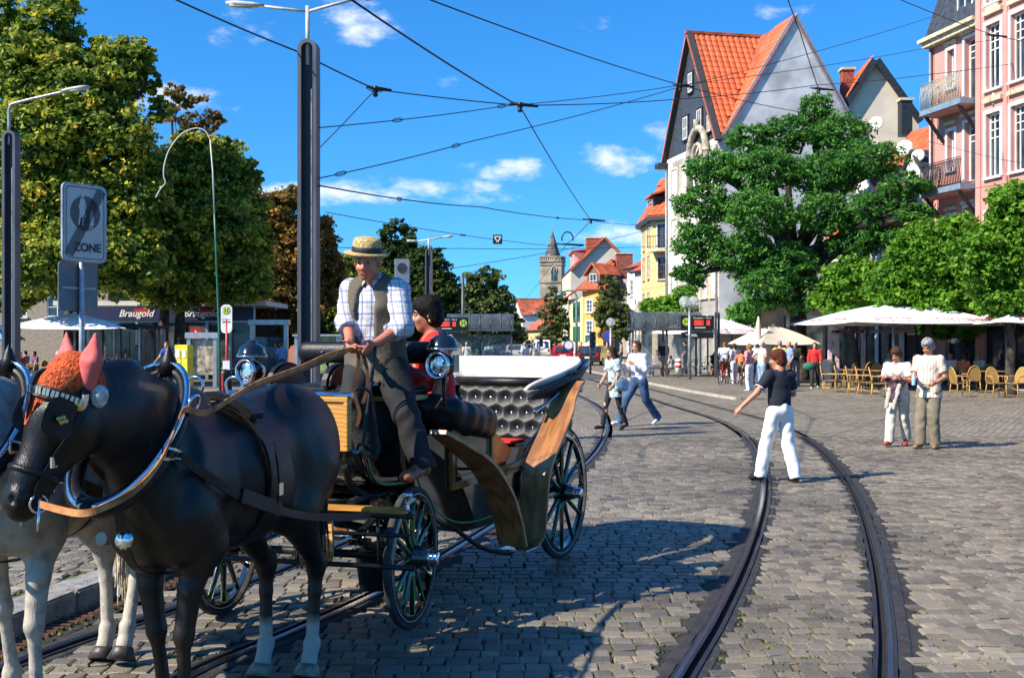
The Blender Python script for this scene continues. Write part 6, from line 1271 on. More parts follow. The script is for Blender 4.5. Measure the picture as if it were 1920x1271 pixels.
def pose(lean=0, side=0, twist=0, sit=False, **kw):
    J = {k: Vector(v) for k, v in BASEJ.items()}
    if sit:
        J['pel'] = Vector((0, -.05, .55)); d = J['pel'] - Vector(BASEJ['pel'])
        for k in UP: J[k] += d
        for s, n in ((-1, 'L'), (1, 'R')): J['hi' + n] = Vector((s * .09, -.03, .53)); J['kn' + n] = Vector((s * .12, .40, .53)); J['an' + n] = Vector((s * .12, .42, .09)); J['to' + n] = Vector((s * .13, .58, .035)); J['el' + n] = J['sh' + n] + Vector((s * .05, .05, -.26)); J['wr' + n] = J['el' + n] + Vector((-s * .06, .23, .0))
    M = Matrix.Rotation(rad(-lean), 3, 'X') @ Matrix.Rotation(rad(side), 3, 'Y') @ Matrix.Rotation(rad(twist), 3, 'Z')
    for k in UP: J[k] = J['pel'] + M @ (J[k] - J['pel'])
    for k, v in kw.items():
        if k in J: J[k] = Vector(v)
    return J
def arms(J, **kw):
    """move elbow / wrist relative to the shoulder"""
    for k, v in kw.items(): J[k] = J['sh' + k[2]] + Vector(v)
    return J
def walk(step=.32, lean=3, **kw):
    J = pose(lean=lean)
    for f, b in ((('R'), ('L')),):
        sR, sL = (1, -1)
        J['knR'] = Vector((.09, step * .62, .53)); J['anR'] = Vector((.09, step, .09)); J['toR'] = Vector((.10, step + .16, .06))
        J['knL'] = Vector((-.09, -step * .25, .51)); J['anL'] = Vector((-.09, -step * .98, .14)); J['toL'] = Vector((-.10, -step * .98 + .14, .035))
    J['hiL'] = Vector((-.09, -.01, .92)); J['hiR'] = Vector((.09, .01, .92)); J['pel'].z = .955
    for k, v in kw.items(): J[k] = Vector(v)
    return J

def person(label, loc, heading, J, h=1.72, skin=None, hair=('short', 'brown'), top=None, bottom=None, shoes=None, sleeve='short', legs='long', vox=.02, yaw=0, pitch=0, belly=0.0, female=False, wide=1.0, hands=1, curl=.5, group=None, legw=1.0, open_front=None, torso_len=.0, fold=.0, face=True, hem=None, curlv=None, rs=0.0):
    skin = skin or SKIN; J = {k: Vector(v) for k, v in J.items()}
    R = empty('person', loc, math.pi - rad(heading), label, 'person', group, s=h / 1.75)
    S = SDF(); fy = (0, 1, 0)
    hd = J['hea']; HR = Matrix.Rotation(rad(yaw), 3, 'Z') @ Matrix.Rotation(rad(pitch), 3, 'X')
    def Hd(x, y, z): return hd + HR @ Vector((x, y, z))
    HRn = np.array(HR)
    # head
    S.ell(Hd(0, -.012, .03), (.074, .093, .085), .02, HRn); S.ell(Hd(0, .028, -.05), (.056, .062, .072), .03, HRn); S.ell(Hd(0, .055, -.095), (.026, .024, .022), .02, HRn)
    S.cone(Hd(0, .088, .012), Hd(0, .104, -.028), .009, .015, .012); S.cone(Hd(-.03, .078, .028), Hd(.03, .078, .028), .014, .014, .015)
    if vox < .02:
        for s in (-1, 1):
            S.ell(Hd(s * .032, .092, .006), (.015, .011, .010), .008, HRn, neg=True); S.ell(Hd(s * .034, .07, -.03), (.022, .022, .022), .02, HRn); S.cone(Hd(s * .012, .098, -.03), Hd(s * .012, .092, -.034), .009, .009, .006)
        S.cone(Hd(-.02, .083, -.062), Hd(.02, .083, -.062), .009, .009, .008)
    for s in (-1, 1): S.ell(Hd(s * .078, -.012, -.01), (.010, .022, .034), .008, HRn)
    S.cone(J['nec'] + Vector((0, -.005, -.05)), Hd(0, -.02, -.05), .062, .052, .03)
    w = wide
    # torso (under the clothes) and limbs
    S.cone(J['pel'], J['wai'], .125 * w, .115 * w, .06, flat=(fy, .72)); S.cone(J['wai'], J['che'], .115 * w, .135 * w, .06, flat=(fy, .72)); S.cone(J['che'], J['nec'] + Vector((0, 0, -.05)), .125 * w, .075, .06, flat=(fy, .75))
    for s, n in ((-1, 'L'), (1, 'R')):
        S.cone(J['che'] + Vector((0, 0, .06)), J['sh' + n], .07, .052, .04)
        S.cone(J['sh' + n], J['el' + n], .052 * w ** .5, .041, .02); S.cone(J['el' + n], J['wr' + n], .042, .029, .02)
        S.cone(J['hi' + n], J['kn' + n], .085 * w, .055, .04); kn, an = J['kn' + n], J['an' + n]; ca = kn.lerp(an, .3)
        S.cone(kn, ca + Vector((0, -.015, 0)), .052, .052, .03); S.cone(ca + Vector((0, -.015, 0)), an, .052, .036, .03); S.cone(an, J['to' + n], .038, .028, .02)
        # hand
        wr = J['wr' + n]; d = (wr - J['el' + n]).normalized(); inw = Vector((-s, 0, 0)); inw = (inw - d * inw.dot(d)).normalized()
        if curlv is not None and n in curlv: inw = Vector(curlv[n]); inw = (inw - d * inw.dot(d)).normalized()
        sd = d.cross(inw).normalized()
        if sd.dot(Vector((0, 1, .5))) < 0: sd = -sd                        # thumb side
        pc = wr + d * .045; S.cone(wr, pc, .027, .034, .015, flat=(tuple(inw), .6)); S.cone(pc, wr + d * .082, .036, .036, .015, flat=(tuple(inw), .5))
        if hands == 2:
            for i in range(4):
                o = sd * (.030 - .020 * i); Lf = (.036, .040, .038, .030)[i]; b0 = wr + d * .082 + o
                d1 = (d + inw * curl).normalized(); p1 = b0 + d1 * Lf; d2 = (d + inw * curl * 3).normalized(); p2 = p1 + d2 * Lf * .8; d3 = (d * .6 + inw * curl * 4).normalized(); p3 = p2 + d3 * Lf * .55
                S.cone(b0, p1, .0098, .009, .004); S.cone(p1, p2, .009, .0083, .003); S.cone(p2, p3, .0083, .0072, .003)
            t0 = wr + d * .03 + sd * .026; t1 = t0 + (d * .7 + sd * .8 + inw * .3).normalized() * .042; t2 = t1 + (d + sd * .15 + inw * .35 * (1 + curl)).normalized() * .036
            S.cone(t0, t1, .014, .011, .008); S.cone(t1, t2, .011, .009, .003)
        else:
            for i in range(2):
                b0 = wr + d * .085 + sd * (.018 - .034 * i); p1 = b0 + (d + inw * curl).normalized() * .04; S.cone(b0, p1, .016, .014, .006); S.cone(p1, p1 + (d + inw * curl * 3).normalized() * .035, .014, .010, .005)
            t0 = wr + d * .035 + sd * .024; S.cone(t0, t0 + (d * .9 + sd * .6 + inw * .3).normalized() * .055, .013, .009, .006)
    sdf_obj('body', S, min(vox, .013) if hands == 2 else vox, skin, R)
    # eyes, brows and mouth are small separate meshes on the head
    if face and vox < .02:
        for s in (-1, 1):
            b = MB(); b.lathe([(0, .008), (.008, .006), (.011, 0), (.008, -.006), (0, -.008)], Hd(s * .032, .0775, .005), 10, M=HR); b.build('eye', mat('eye_ball', (.30, .24, .21), .25), R)
            b = MB(); b.lathe([(0, .007), (.006, .004), (.006, -.004), (0, -.007)], Hd(s * .032, .0855, .005), 8, M=HR); b.build('iris', mat('iris_dark', (.02, .015, .012), .15), R)
            b = MB(); b.tube([Hd(s * .014, .092, .031), Hd(s * .032, .093, .036), Hd(s * .05, .082, .030)], [.004, .005, .002], 6); b.build('eyebrow', HAIR[hair[1]], R)
        b = MB(); b.tube([Hd(-.025, .079, -.058), Hd(-.008, .089, -.055), Hd(.008, .089, -.055), Hd(.025, .079, -.058)], [.002, .005, .005, .002], 6); b.tube([Hd(-.02, .080, -.064), Hd(0, .088, -.068), Hd(.02, .080, -.064)], [.002, .006, .002], 6); b.build('lips', mat('lips', (.42, .12, .09), .45), R)
    # hair
    st, hc = hair; hm = HAIR[hc]; S = SDF()
    if st != 'bald':
        S.ell(Hd(0, -.022, .042), (.084, .098, .084), .015, HRn); S.ell(Hd(0, -.045, -.01), (.08, .072, .082), .02, HRn)
        if st == 'bun': S.ell(Hd(0, -.115, .03), (.045, .045, .045), .02, HRn)
        if st == 'full': S.ell(Hd(0, -.02, .055), (.098, .108, .095), .02, HRn); S.ell(Hd(0, -.05, -.02), (.098, .075, .09), .03, HRn); S.ell(Hd(0, .06, .085), (.06, .04, .03), .03, HRn)
        if st == 'bob':
            for s in (-1, 1): S.cone(Hd(s * .075, -.01, .03), Hd(s * .078, .0, -.085), .03, .02, .03)
            S.cone(Hd(0, -.06, 0), Hd(0, -.07, -.10), .075, .055, .03)
        if st == 'long':
            for s in (-1, 1): S.cone(Hd(s * .072, 0, .03), Hd(s * .085, .03, -.14), .034, .03, .03); S.cone(Hd(s * .085, .03, -.14), Hd(s * .075, .06, -.30), .03, .015, .03)
            S.cone(Hd(0, -.06, 0), Hd(0, -.09, -.18), .085, .07, .03); S.cone(Hd(0, -.09, -.18), Hd(0, -.09, -.33), .07, .03, .03)
        if st == 'cap': pass
        S.ell(Hd(0, .098, -.035), (.07, .05, .085), .01, HRn, neg=True)
        sdf_obj('hair', S, max(.011, min(vox, .02)), hm, R, .004, 60)
    # clothes
    if top is not None:
        S = SDF(); a = .02
        hemz = J['pel'] + (J['pel'] - J['wai']) * (hem if hem is not None else .35)
        bw = .02 * belly
        S.cone(hemz, J['wai'], (.19 if (hem or 0) > .5 else .164) * w + bw, .145 * w + bw, .06, flat=(fy, .74), cuta=0.0); S.cone(J['wai'], J['che'], .145 * w + bw, .158 * w, .06, flat=(fy, .74)); S.cone(J['che'], J['nec'] + Vector((0, 0, -.045)), .148 * w, .085, .05, flat=(fy, .76))
        if belly: S.ell(J['wai'] + Vector((0, .06, .02)), (.12, .07 + .02 * belly, .13), .06)
        if female:
            for s in (-1, 1): S.ell(J['che'] + Vector((s * .062, .075, .0)), (.06, .055, .06), .04)
        for s, n in ((-1, 'L'), (1, 'R')):
            S.cone(J['che'] + Vector((0, 0, .055)), J['sh' + n], .088, .070, .04)
            el, wr = J['el' + n], J['wr' + n]
            if sleeve == 'short': S.cone(J['sh' + n], J['sh' + n].lerp(el, .72), .072 * w ** .5, .070, .03, cutb=0.0)
            elif sleeve == 'none': pass
            elif sleeve == 'rolled': S.cone(J['sh' + n], el, .082, .074, .03); S.cone(el, el.lerp(wr, .42), .072, .066, .03, cutb=0.0)
            else: S.cone(J['sh' + n], el, .072, .060, .03); S.cone(el, el.lerp(wr, .93), .058, .044, .03, cutb=0.0)
        S.cone(J['nec'] + Vector((0, .0, -.05)), J['nec'] + Vector((0, .004, .012)), .078, .068, .02, cutb=0.0)
        S.cone(J['nec'] + Vector((0, .0, .0)), J['nec'] + Vector((0, .01, .06)), .058, .058, .005, neg=True)
        if female: S.cone(J['nec'] + Vector((0, .07, .03)), J['nec'] + Vector((0, .11, -.06)), .05, .02, .01, neg=True)
        sdf_obj('shirt', S, vox, top, R, fold or .0045, 34, rs)
    if bottom is not None:
        S = SDF()
        S.cone(J['pel'] + (J['wai'] - J['pel']) * .25, J['pel'], .14 * w, .145 * w, .04, flat=(fy, .78), cuta=.02)
        for s, n in ((-1, 'L'), (1, 'R')):
            hi, kn, an = J['hi' + n], J['kn' + n], J['an' + n]
            S.cone(J['pel'], hi, .12 * w, .10 * w, .05)
            if legs == 'long': S.cone(hi, kn, .102 * w, .078 * legw, .014); S.cone(kn, an + (an - kn).normalized() * .03, .078 * legw, .074 * legw, .012, cutb=0.0)
            elif legs == 'shorts': S.cone(hi, hi.lerp(kn, .95), .105 * w, .088, .03, cutb=0.0)
            elif legs == 'capri': S.cone(hi, kn, .10 * w, .075, .03); S.cone(kn, kn.lerp(an, .35), .074, .07, .02, cutb=0)
            elif legs == 'skirt': S.cone(J['pel'], (hi + kn) / 2 * .2 + kn * .8, .15, .16, .08, cutb=0.0)
        sdf_obj('trousers', S, vox, bottom, R, fold or .006, 26, rs + 2)
    if shoes is not None:
        for n in ('L', 'R'):
            S = SDF(); an, to = J['an' + n], J['to' + n]; he = an + (an - to).normalized() * .03; he.z = an.z - .03
            S.cone(an + Vector((0, 0, -.02)), to, .046, .038, .02); S.cone(he, an + Vector((0, 0, .0)), .04, .042, .02); S.ell(to + Vector((0, 0, .0)), (.045, .05, .034), .02)
            b0 = min(an.z - .06, to.z - .03)
            sdf_obj('shoe', S, min(vox, .018), shoes, R)
    return R, J, Hd
# ------------------------------------------------------------------ the five near people, the driver and his passenger
def plaid(name, base, lines, sc=1.0, stripes=False):
    m = cloth(name, base); n, l, b = nodes(m)
    for lk in list(b.inputs['Base Color'].links): l.remove(lk)
    t = n.new('ShaderNodeTexCoord'); sp = n.new('ShaderNodeSeparateXYZ'); l.new(t.outputs['Object'], sp.inputs[0])
    cur = None
    def rgb(c):
        r = n.new('ShaderNodeRGB'); r.outputs[0].default_value = (*c, 1); return r.outputs[0]
    cur = rgb(base)
    for (ax, per, ph, wd, c, f) in lines:
        if ax == 0: s_ = n.new('ShaderNodeMath'); s_.operation = 'ADD'; l.new(sp.outputs[0], s_.inputs[0]); l.new(sp.outputs[1], s_.inputs[1]); src = s_.outputs[0]
        else: src = sp.outputs[2]
        a = n.new('ShaderNodeMath'); a.operation = 'MULTIPLY_ADD'; a.inputs[1].default_value = 1 / (per * sc); a.inputs[2].default_value = ph + 10; l.new(src, a.inputs[0])
        fr = n.new('ShaderNodeMath'); fr.operation = 'FRACT'; l.new(a.outputs[0], fr.inputs[0])
        lt = n.new('ShaderNodeMath'); lt.operation = 'LESS_THAN'; lt.inputs[1].default_value = wd; l.new(fr.outputs[0], lt.inputs[0])
        mf = n.new('ShaderNodeMath'); mf.operation = 'MULTIPLY'; mf.inputs[1].default_value = f; l.new(lt.outputs[0], mf.inputs[0])
        x = n.new('ShaderNodeMix'); x.data_type = 'RGBA'; x.inputs['B'].default_value = (*c, 1); l.new(cur, x.inputs['A']); l.new(mf.outputs[0], x.inputs['Factor']); cur = x.outputs['Result']
    l.new(cur, b.inputs['Base Color']); return m
M_PLAID = plaid('plaid', (.60, .60, .62), [(0, .07, 0, .16, (.10, .14, .34), .8), (2, .075, .1, .14, (.10, .14, .34), .75), (0, .07, .45, .10, (.35, .24, .14), .6), (2, .075, .5, .10, (.35, .25, .15), .6), (0, .035, .25, .12, (.3, .34, .5), .5), (2, .0375, .3, .12, (.3, .34, .5), .5)])
M_STRIPE = plaid('striped_shirt', (.70, .60, .48), [(0, .062, 0, .18, (.42, .20, .12), .75), (0, .062, .4, .12, (.75, .70, .62), .9), (0, .062, .68, .14, (.30, .26, .28), .6), (0, .031, .2, .1, (.6, .32, .18), .5)])
M_VEST = cloth('olive_vest', (.105, .085, .062)); M_DTROU = cloth('charcoal_trousers', (.011, .0115, .013)); M_BSHOE = mat('brown_shoe', (.30, .09, .035), .45, 0, .25, 18, .2)
M_WHITE = cloth('white', (.80, .79, .78), var=.04); M_NAVY = cloth('navy', (.010, .012, .020)); M_DENIM = cloth('denim', (.035, .075, .17), var=.3, scale=4); M_LDEN = cloth('light_denim', (.22, .33, .48), var=.2); M_KHAKI = cloth('khaki', (.20, .165, .11)); M_LINEN = cloth('linen', (.58, .52, .42)); M_PALE_PINK = cloth('pale_shirt', (.66, .60, .58))
M_REDTOP = cloth('red_top', (.62, .012, .008)); M_BLACK = cloth('black', (.012, .012, .013)); M_GREYC = cloth('grey', (.25, .25, .26)); M_LILAC = cloth('white_lilac', (.70, .68, .76), var=.05)
M_BLKSHOE = mat('black_shoe', (.012, .012, .013), .35); M_WSHOE = mat('white_shoe', (.65, .65, .63), .6, 0, .1, 12); M_REDSHOE = mat('red_shoe', (.36, .035, .02), .4); M_TANSHOE = mat('tan_shoe', (.22, .12, .06), .55)

# --- driver, standing on the box with one foot on the step over the wheel
def car_l(w):      # world -> carriage local
    d = Vector(w) - Vector((-.185, 9.34, 0)); return Vector((d.x * -math.cos(CTH) + d.y * math.sin(CTH), d.x * -math.sin(CTH) + d.y * -math.cos(CTH), d.z))
DH = 1.70; DS = DH / 1.75; DLOC = car_w(-.28, 2.36, .905); DHEAD = 20.0
def dl(px, py, d):   # photo pixel at depth d -> driver's local joints
    v = P(px, py, d) - DLOC; a = math.pi - rad(DHEAD); return Vector((v.x * math.cos(a) + v.y * math.sin(a), -v.x * math.sin(a) + v.y * math.cos(a), v.z)) / DS
J = pose()
J.update(pel=dl(706, 668, 7.20), wai=dl(704, 624, 7.17), che=dl(703, 568, 7.13), nec=dl(703, 522, 7.10), hea=dl(688, 490, 6.99),
         shR=dl(660, 545, 7.16), shL=dl(747, 546, 7.03), elR=dl(652, 604, 7.10), elL=dl(754, 612, 6.95), wrR=dl(656, 640, 6.93), wrL=dl(704, 645, 6.80),
         hiR=dl(682, 680, 7.24), hiL=dl(730, 682, 7.15), knR=dl(660, 752, 6.98), knL=dl(762, 778, 6.98), anR=dl(696, 845, 7.04), anL=dl(792, 872, 6.95), toR=dl(672, 857, 6.88), toL=dl(762, 894, 6.80))
DR, J, HdD = person('man in straw hat, plaid shirt and olive vest standing on the carriage holding reins', DLOC, DHEAD, J, DH, SKIN_RED, ('short', 'grey'), M_PLAID, M_DTROU, M_BSHOE, 'rolled', vox=.0095, yaw=12, pitch=-14, belly=.6, wide=1.15, hands=2, curl=.75, fold=.007, hem=.0, curlv=dict(L=(.7, .1, .3), R=(-.7, .1, .3)), legw=1.12)
# vest: open front, over the shirt
S = SDF(); fy = (0, 1, 0); w = 1.19
hemp = J['pel'] + Vector((0, 0, -.15))
S.cone(hemp, J['wai'], .19 * w, .165 * w, .06, flat=(fy, .78), cuta=0.0); S.cone(J['wai'], J['che'], .165 * w, .168 * w, .06, flat=(fy, .78)); S.cone(J['che'], J['nec'] + Vector((0, -.02, -.05)), .16 * w, .09, .05, flat=(fy, .8))
for n in 'LR': S.cone(J['che'] + Vector((0, 0, .06)), J['sh' + n] + (J['nec'] - J['sh' + n]) * .12, .10, .080, .04)
S.ell(J['wai'] + Vector((0, .07, .0)), (.12, .095, .14), .05)
f0, f1 = J['nec'] + Vector((0, .16, -.02)), hemp + Vector((.02, .24, -.08))
S.cone(f0, f0.lerp(f1, .45), .075, .09, .01, neg=True); S.cone(f0.lerp(f1, .45), f1, .09, .07, .01, neg=True)
S.cone(J['nec'] + Vector((0, -.01, -.02)), J['nec'] + Vector((0, .01, .08)), .075, .08, .005, neg=True)
for n, s in (('L', -1), ('R', 1)): S.cone(J['sh' + n] + Vector((s * .03, 0, .02)), J['sh' + n].lerp(J['el' + n], .6) + Vector((s * .02, 0, 0)), .085, .08, .008, neg=True)
sdf_obj('vest', S, .0095, M_VEST, DR, .006, 30, 4)
b = MB()
for t in np.linspace(.25, .9, 5): p = f0.lerp(f1, t) + Vector((-.125, -.085 + .03 * t, 0)); b.lathe([(0, .008), (.008, .005), (.009, 0)], p, 8, M=Matrix.Rotation(rad(-90), 3, 'X'))
b.build('vest_buttons', mat('dark_button', (.04, .03, .02), .4), DR)['kind'] = 'stuff'
M_STRAW = mat('straw', (.62, .44, .19), .8, 0, .25, 60, .8, 160)
HM = Matrix.Rotation(rad(12), 3, 'Z') @ Matrix.Rotation(rad(-10), 3, 'X') @ Matrix.Rotation(rad(-5), 3, 'Y')
b = MB(); b.lathe([(.075, .0), (.135, -.012), (.148, .0), (.146, .008), (.098, .008), (.094, .05), (.09, .082), (.075, .10), (.04, .108), (.0, .108)], HdD(0, -.01, .048), 28, M=HM); ho = b.build('straw_hat', M_STRAW, DR)
b = MB(); b.lathe([(.0985, .012), (.100, .014), (.0965, .044), (.095, .046)], HdD(0, -.01, .048), 28, M=HM, caps=False); b.build('hat_band', mat('hat_ribbon', (.012, .012, .015), .6), ho)
# collar wings
b = MB()
for s in (-1, 1): b.prism([J['nec'] + Vector((s * .01, .078, .0)), J['nec'] + Vector((s * .062, .045, .035)), J['nec'] + Vector((s * .075, .055, -.01)), J['nec'] + Vector((s * .04, .10, -.055))], (0, .006, 0))
b.build('shirt_collar', M_PLAID, DR)
# --- passenger in red, half hidden behind the driver
PL = car_w(-.24, 1.5, .0); PH_ = 200
J2 = pose(sit=True, lean=6); 
for k in J2: J2[k] = J2[k] + Vector((0, 0, .82))
J2 = arms(J2, elL=(-.12, .02, -.25), wrL=(-.1, .1, -.47), elR=(.08, .1, -.26), wrR=(.0, .25, -.38))
WR, J2, HdW = person('woman in a red sleeveless top sitting on the carriage behind the driver', P(812, 760, 7.72) * Vector((1, 1, 0)), 72, J2, 1.66, SKIN_TAN, ('full', 'black'), M_REDTOP, plaid('pinstripe_trousers', (.72, .70, .66), [(0, .03, 0, .25, (.35, .33, .32), .7)]), M_BLKSHOE, 'none', vox=.014, female=True, wide=1.05, hands=2, yaw=-8, pitch=-8)
b = MB(); b.lathe([(0, .014), (.01, .01), (.012, 0), (.01, -.01), (0, -.014)], HdW(-.085, -.01, -.05), 8); b.build('earring', M_BRASS, WR)

# --- reins: tan leather from the black horse's bit over the rings to the driver's hands
def bw(p): a = math.pi - rad(15); return Vector((-1.345, 5.294, 0)) + Vector((p[0] * math.cos(a) - p[1] * math.sin(a), p[0] * math.sin(a) + p[1] * math.cos(a), p[2]))
HANDW = P(672, 652, 6.80)
RN = empty('reins', (0, 0, 0), 0, 'tan leather reins running from the black horse to the driver\'s hands', 'reins')
hb = lambda a, f, s: bw(HB(a, f, s))
path = [hb(.90, -.02, -.076), P(150, 962, 4.0), P(205, 946, 4.02), P(258, 915, 4.08), P(300, 866, 4.2), P(328, 806, 4.36), P(346, 768, 4.5), P(385, 774, 4.72), P(432, 748, 4.95), P(480, 720, 5.3), P(560, 690, 6.0), P(620, 664, 6.5), HANDW]
b = MB(); b.ribbon(catmull(path, 8), .026, [Vector((.2, 0, 1))] * ((len(path) - 1) * 8 + 1), .005); b.build('near_rein', M_TAN, RN)
path2 = [P(440, 742, 5.2), P(500, 716, 5.6), P(575, 690, 6.15), P(632, 668, 6.6), HANDW + Vector((-.02, .02, .01))]
b = MB(); b.ribbon(catmull(path2, 8), .022, (.2, 0, 1), .005); b.build('far_rein', mat('dark_tan_leather', (.16, .07, .03), .5, 0, .2, 10), RN)
b = MB(); b.ribbon(catmull([HANDW + Vector((0, -.02, -.01)), HANDW + Vector((.0, .0, -.12)), HANDW + Vector((-.03, .03, -.26)), HANDW + Vector((.0, .05, -.40)), HANDW + Vector((-.02, .06, -.48))], 5), .022, (1, 0, 0), .005); b.ribbon(catmull([HANDW + Vector((.02, -.02, -.01)), HANDW + Vector((.05, .0, -.12)), HANDW + Vector((.05, .03, -.24)), HANDW + Vector((.02, .05, -.34))], 5), .022, (1, 0, 0), .005); b.build('rein_end', mat('dark_tan_leather'), RN)
# driving whip standing in its socket
WP = empty('driving_whip', P(410, 800, 7.2) * Vector((1, 1, 0)) + Vector((0, 0, .8)), 0, 'long green and white driving whip curving over beside the bus stop sign', 'whip')
o0 = Vector(WP.location)
b = MB(); b.tube([p - o0 for p in (P(413, 745, 7.3), P(411, 620, 7.3), P(405, 470, 7.25), P(402, 400, 7.2))], [.008, .0075, .006, .0055], 7); b.build('stock', mat('whip_green', (.02, .16, .09), .4), WP)
b = MB(); b.tube([p - o0 for p in (P(402, 400, 7.2), P(399, 320, 7.2), P(394, 262, 7.2))], [.0055, .005, .0045], 6); b.tube([p - o0 for p in catmull([P(394, 262, 7.2), P(385, 246, 7.2), P(366, 241, 7.2), P(340, 252, 7.2), P(318, 280, 7.2), P(308, 310, 7.2), P(307, 330, 7.2), P(310, 343, 7.2), P(300, 356, 7.2), P(292, 371, 7.2)], 5)], .0038, 6); b.build('lash', mat('whip_white', (.6, .57, .52), .6), WP)

# --- woman in black polo and white trousers stepping over the rail
g = G(1462, 903); J = pose(lean=2)
J = arms(J, elL=(-.17, .02, -.23), wrL=(-.36, .10, -.42), elR=(.10, .08, -.26), wrR=(.06, .27, -.12))
J.update(knR=(.11, -.03, .51), anR=(.13, -.17, .085), toR=(.16, -.02, .035), knL=(-.13, .13, .51), anL=(-.17, .20, .085), toL=(-.20, .36, .035))
W1, J, HdP = person('woman in black polo shirt and white trousers stepping over a tram rail', (g.x, g.y, 0), 158, J, 1.62, SKIN_TAN, ('full', 'auburn'), M_NAVY, M_WHITE, M_BLKSHOE, 'short', vox=.012, yaw=50, pitch=-6, female=True, wide=1.04, hands=2, curl=.45, hem=.25, legw=1.12)
b = MB()
for n in 'LR':
    a, c = J['sh' + n], J['el' + n]; t = (c - a).normalized(); b.lathe([(.071, -.006), (.074, -.006), (.074, .006), (.071, .006)], a.lerp(c, .72), 16, M=t.to_track_quat('Z', 'Y').to_matrix(), caps=False)
b.build('sleeve_trim', M_WHITE, W1)
b = MB(); b.ribbon([J['wai'] + Vector((s_ * .0 + .162, .02, z)) for s_, z in ((0, .1), (0, .0), (0, -.1), (0, -.18))], .022, (0, 1, 0), .006); b.build('side_stripe', M_WHITE, W1)
# --- girl in a patterned dress with a blue shoulder bag, man in a white shirt
g = G(1152, 806); J = walk(.24, 5); J = arms(J, elL=(-.06, .02, -.27), wrL=(-.03, .14, -.48), elR=(.05, .04, -.27), wrR=(.0, .20, -.46))
M_PATT = mat('patterned_dress', (.66, .70, .66), .85, 0, .1, 22, .2, col2=(.10, .22, .26)); 
GW, J, HdG = person('girl with long brown hair in a patterned tunic carrying a blue bag', (g.x, g.y, 0), 62, J, 1.64, SKIN, ('long', 'brown'), M_PATT, M_BLACK, M_BLKSHOE, 'short', vox=.014, female=True, yaw=10, pitch=-22, wide=.94, hands=2, hem=1.5, legw=.72)
bg_ = empty('shoulder_bag', (g.x, g.y, 0), math.pi - rad(62), 'pale blue leather shoulder bag hanging at the girl\'s side', 'bag', s=1.64 / 1.75)
S = SDF(); S.ell((-.25, -.02, .98), (.055, .17, .14), .03); S.cone((-.25, -.13, .88), (-.25, .10, .88), .05, .05, .04); sdf_obj('bag_body', S, .014, mat('blue_leather', (.30, .40, .47), .4, 0, .15, 8, .2), bg_)
b = MB(); b.ribbon(catmull([(-.26, .12, 1.06), (-.24, .06, 1.30), (-.17, .0, 1.50), (-.20, -.08, 1.30), (-.26, -.14, 1.06)], 5), .024, (1, 0, 0), .006); b.build('bag_strap', mat('blue_leather'), bg_)
g = G(1198, 797); J = walk(.46, 4); J = arms(J, elL=(-.08, .06, -.26), wrL=(.06, .24, -.14), elR=(.08, .08, -.26), wrR=(-.04, .28, -.16))
for k in ('pel', 'hiL', 'hiR') + UP: J[k] = J[k] + Vector((0, 0, -.045))
person('man in a white shirt and blue jeans striding beside the girl with the bag', (g.x, g.y, 0), 52, J, 1.80, SKIN, ('bob', 'brown'), M_LILAC, M_DENIM, M_WSHOE, 'long', vox=.014, yaw=12, pitch=-8, wide=1.05, hands=2, hem=.45, legw=1.08)
# --- older couple looking down as they stroll
g = G(1684, 836); J = walk(.20, 6); J = arms(J, elL=(-.07, .05, -.26), wrL=(.05, .24, -.22), elR=(.06, .05, -.26), wrR=(-.03, .26, -.20))
CW, J, HdC = person('woman with short brown hair, cream top and trousers carrying a jacket over her arms', (g.x, g.y, 0), 38, J, 1.63, SKIN_TAN, ('full', 'brown'), plaid('cream_top', (.68, .62, .56), [(2, .05, 0, .2, (.5, .42, .38), .5)]), M_LINEN, M_REDSHOE, 'short', vox=.014, yaw=-6, pitch=-26, female=True, wide=1.1, hands=2, hem=.55, legw=1.1)
jk = empty('jacket', (g.x, g.y, 0), math.pi - rad(38), 'plum and grey folded jacket hanging over the older woman\'s arms', 'jacket', s=1.63 / 1.75)
S = SDF(); S.cone((-.08, .25, 1.18), (-.05, .27, .86), .09, .075, .04, flat=((0, 1, 0), .6)); S.cone((.02, .26, 1.16), (.04, .28, .84), .08, .05, .04, flat=((0, 1, 0), .6)); S.cone((-.14, .22, 1.16), (.1, .27, 1.20), .06, .06, .04); sdf_obj('folded_cloth', S, .014, mat('plum_cloth', (.075, .035, .05), .8, 0, .3, 7, .2), jk, .016, 28)
S = SDF(); S.cone((-.12, .30, 1.08), (-.02, .31, .70), .05, .03, .03, flat=((0, 1, 0), .5)); S.cone((.05, .31, 1.02), (.10, .30, .72), .035, .045, .03, flat=((0, 1, 0), .5)); sdf_obj('lining', S, .014, mat('grey_lining', (.45, .40, .36), .8, 0, .1), jk, .01, 30)
b = MB(); b.ribbon(catmull([J['nec'] + Vector((.10, -.02, .0)), J['che'] + Vector((.07, .13, .02)), J['wai'] + Vector((-.10, .13, .02)), J['pel'] + Vector((-.16, .04, .06))], 5), .012, (1, 0, 0), .006); b.build('bag_cord', M_BLACK, CW)
g = G(1742, 840); J = pose(lean=3); J = arms(J, elL=(-.08, -.03, -.28), wrL=(-.0, .16, -.36), elR=(.05, .05, -.28), wrR=(-.03, .27, -.28)); J.update(knL=(-.09, .06, .51), anL=(-.09, -.02, .085), toL=(-.13, .13, .035), knR=(.10, .10, .50), anR=(.10, .12, .085), toR=(.12, .28, .035))
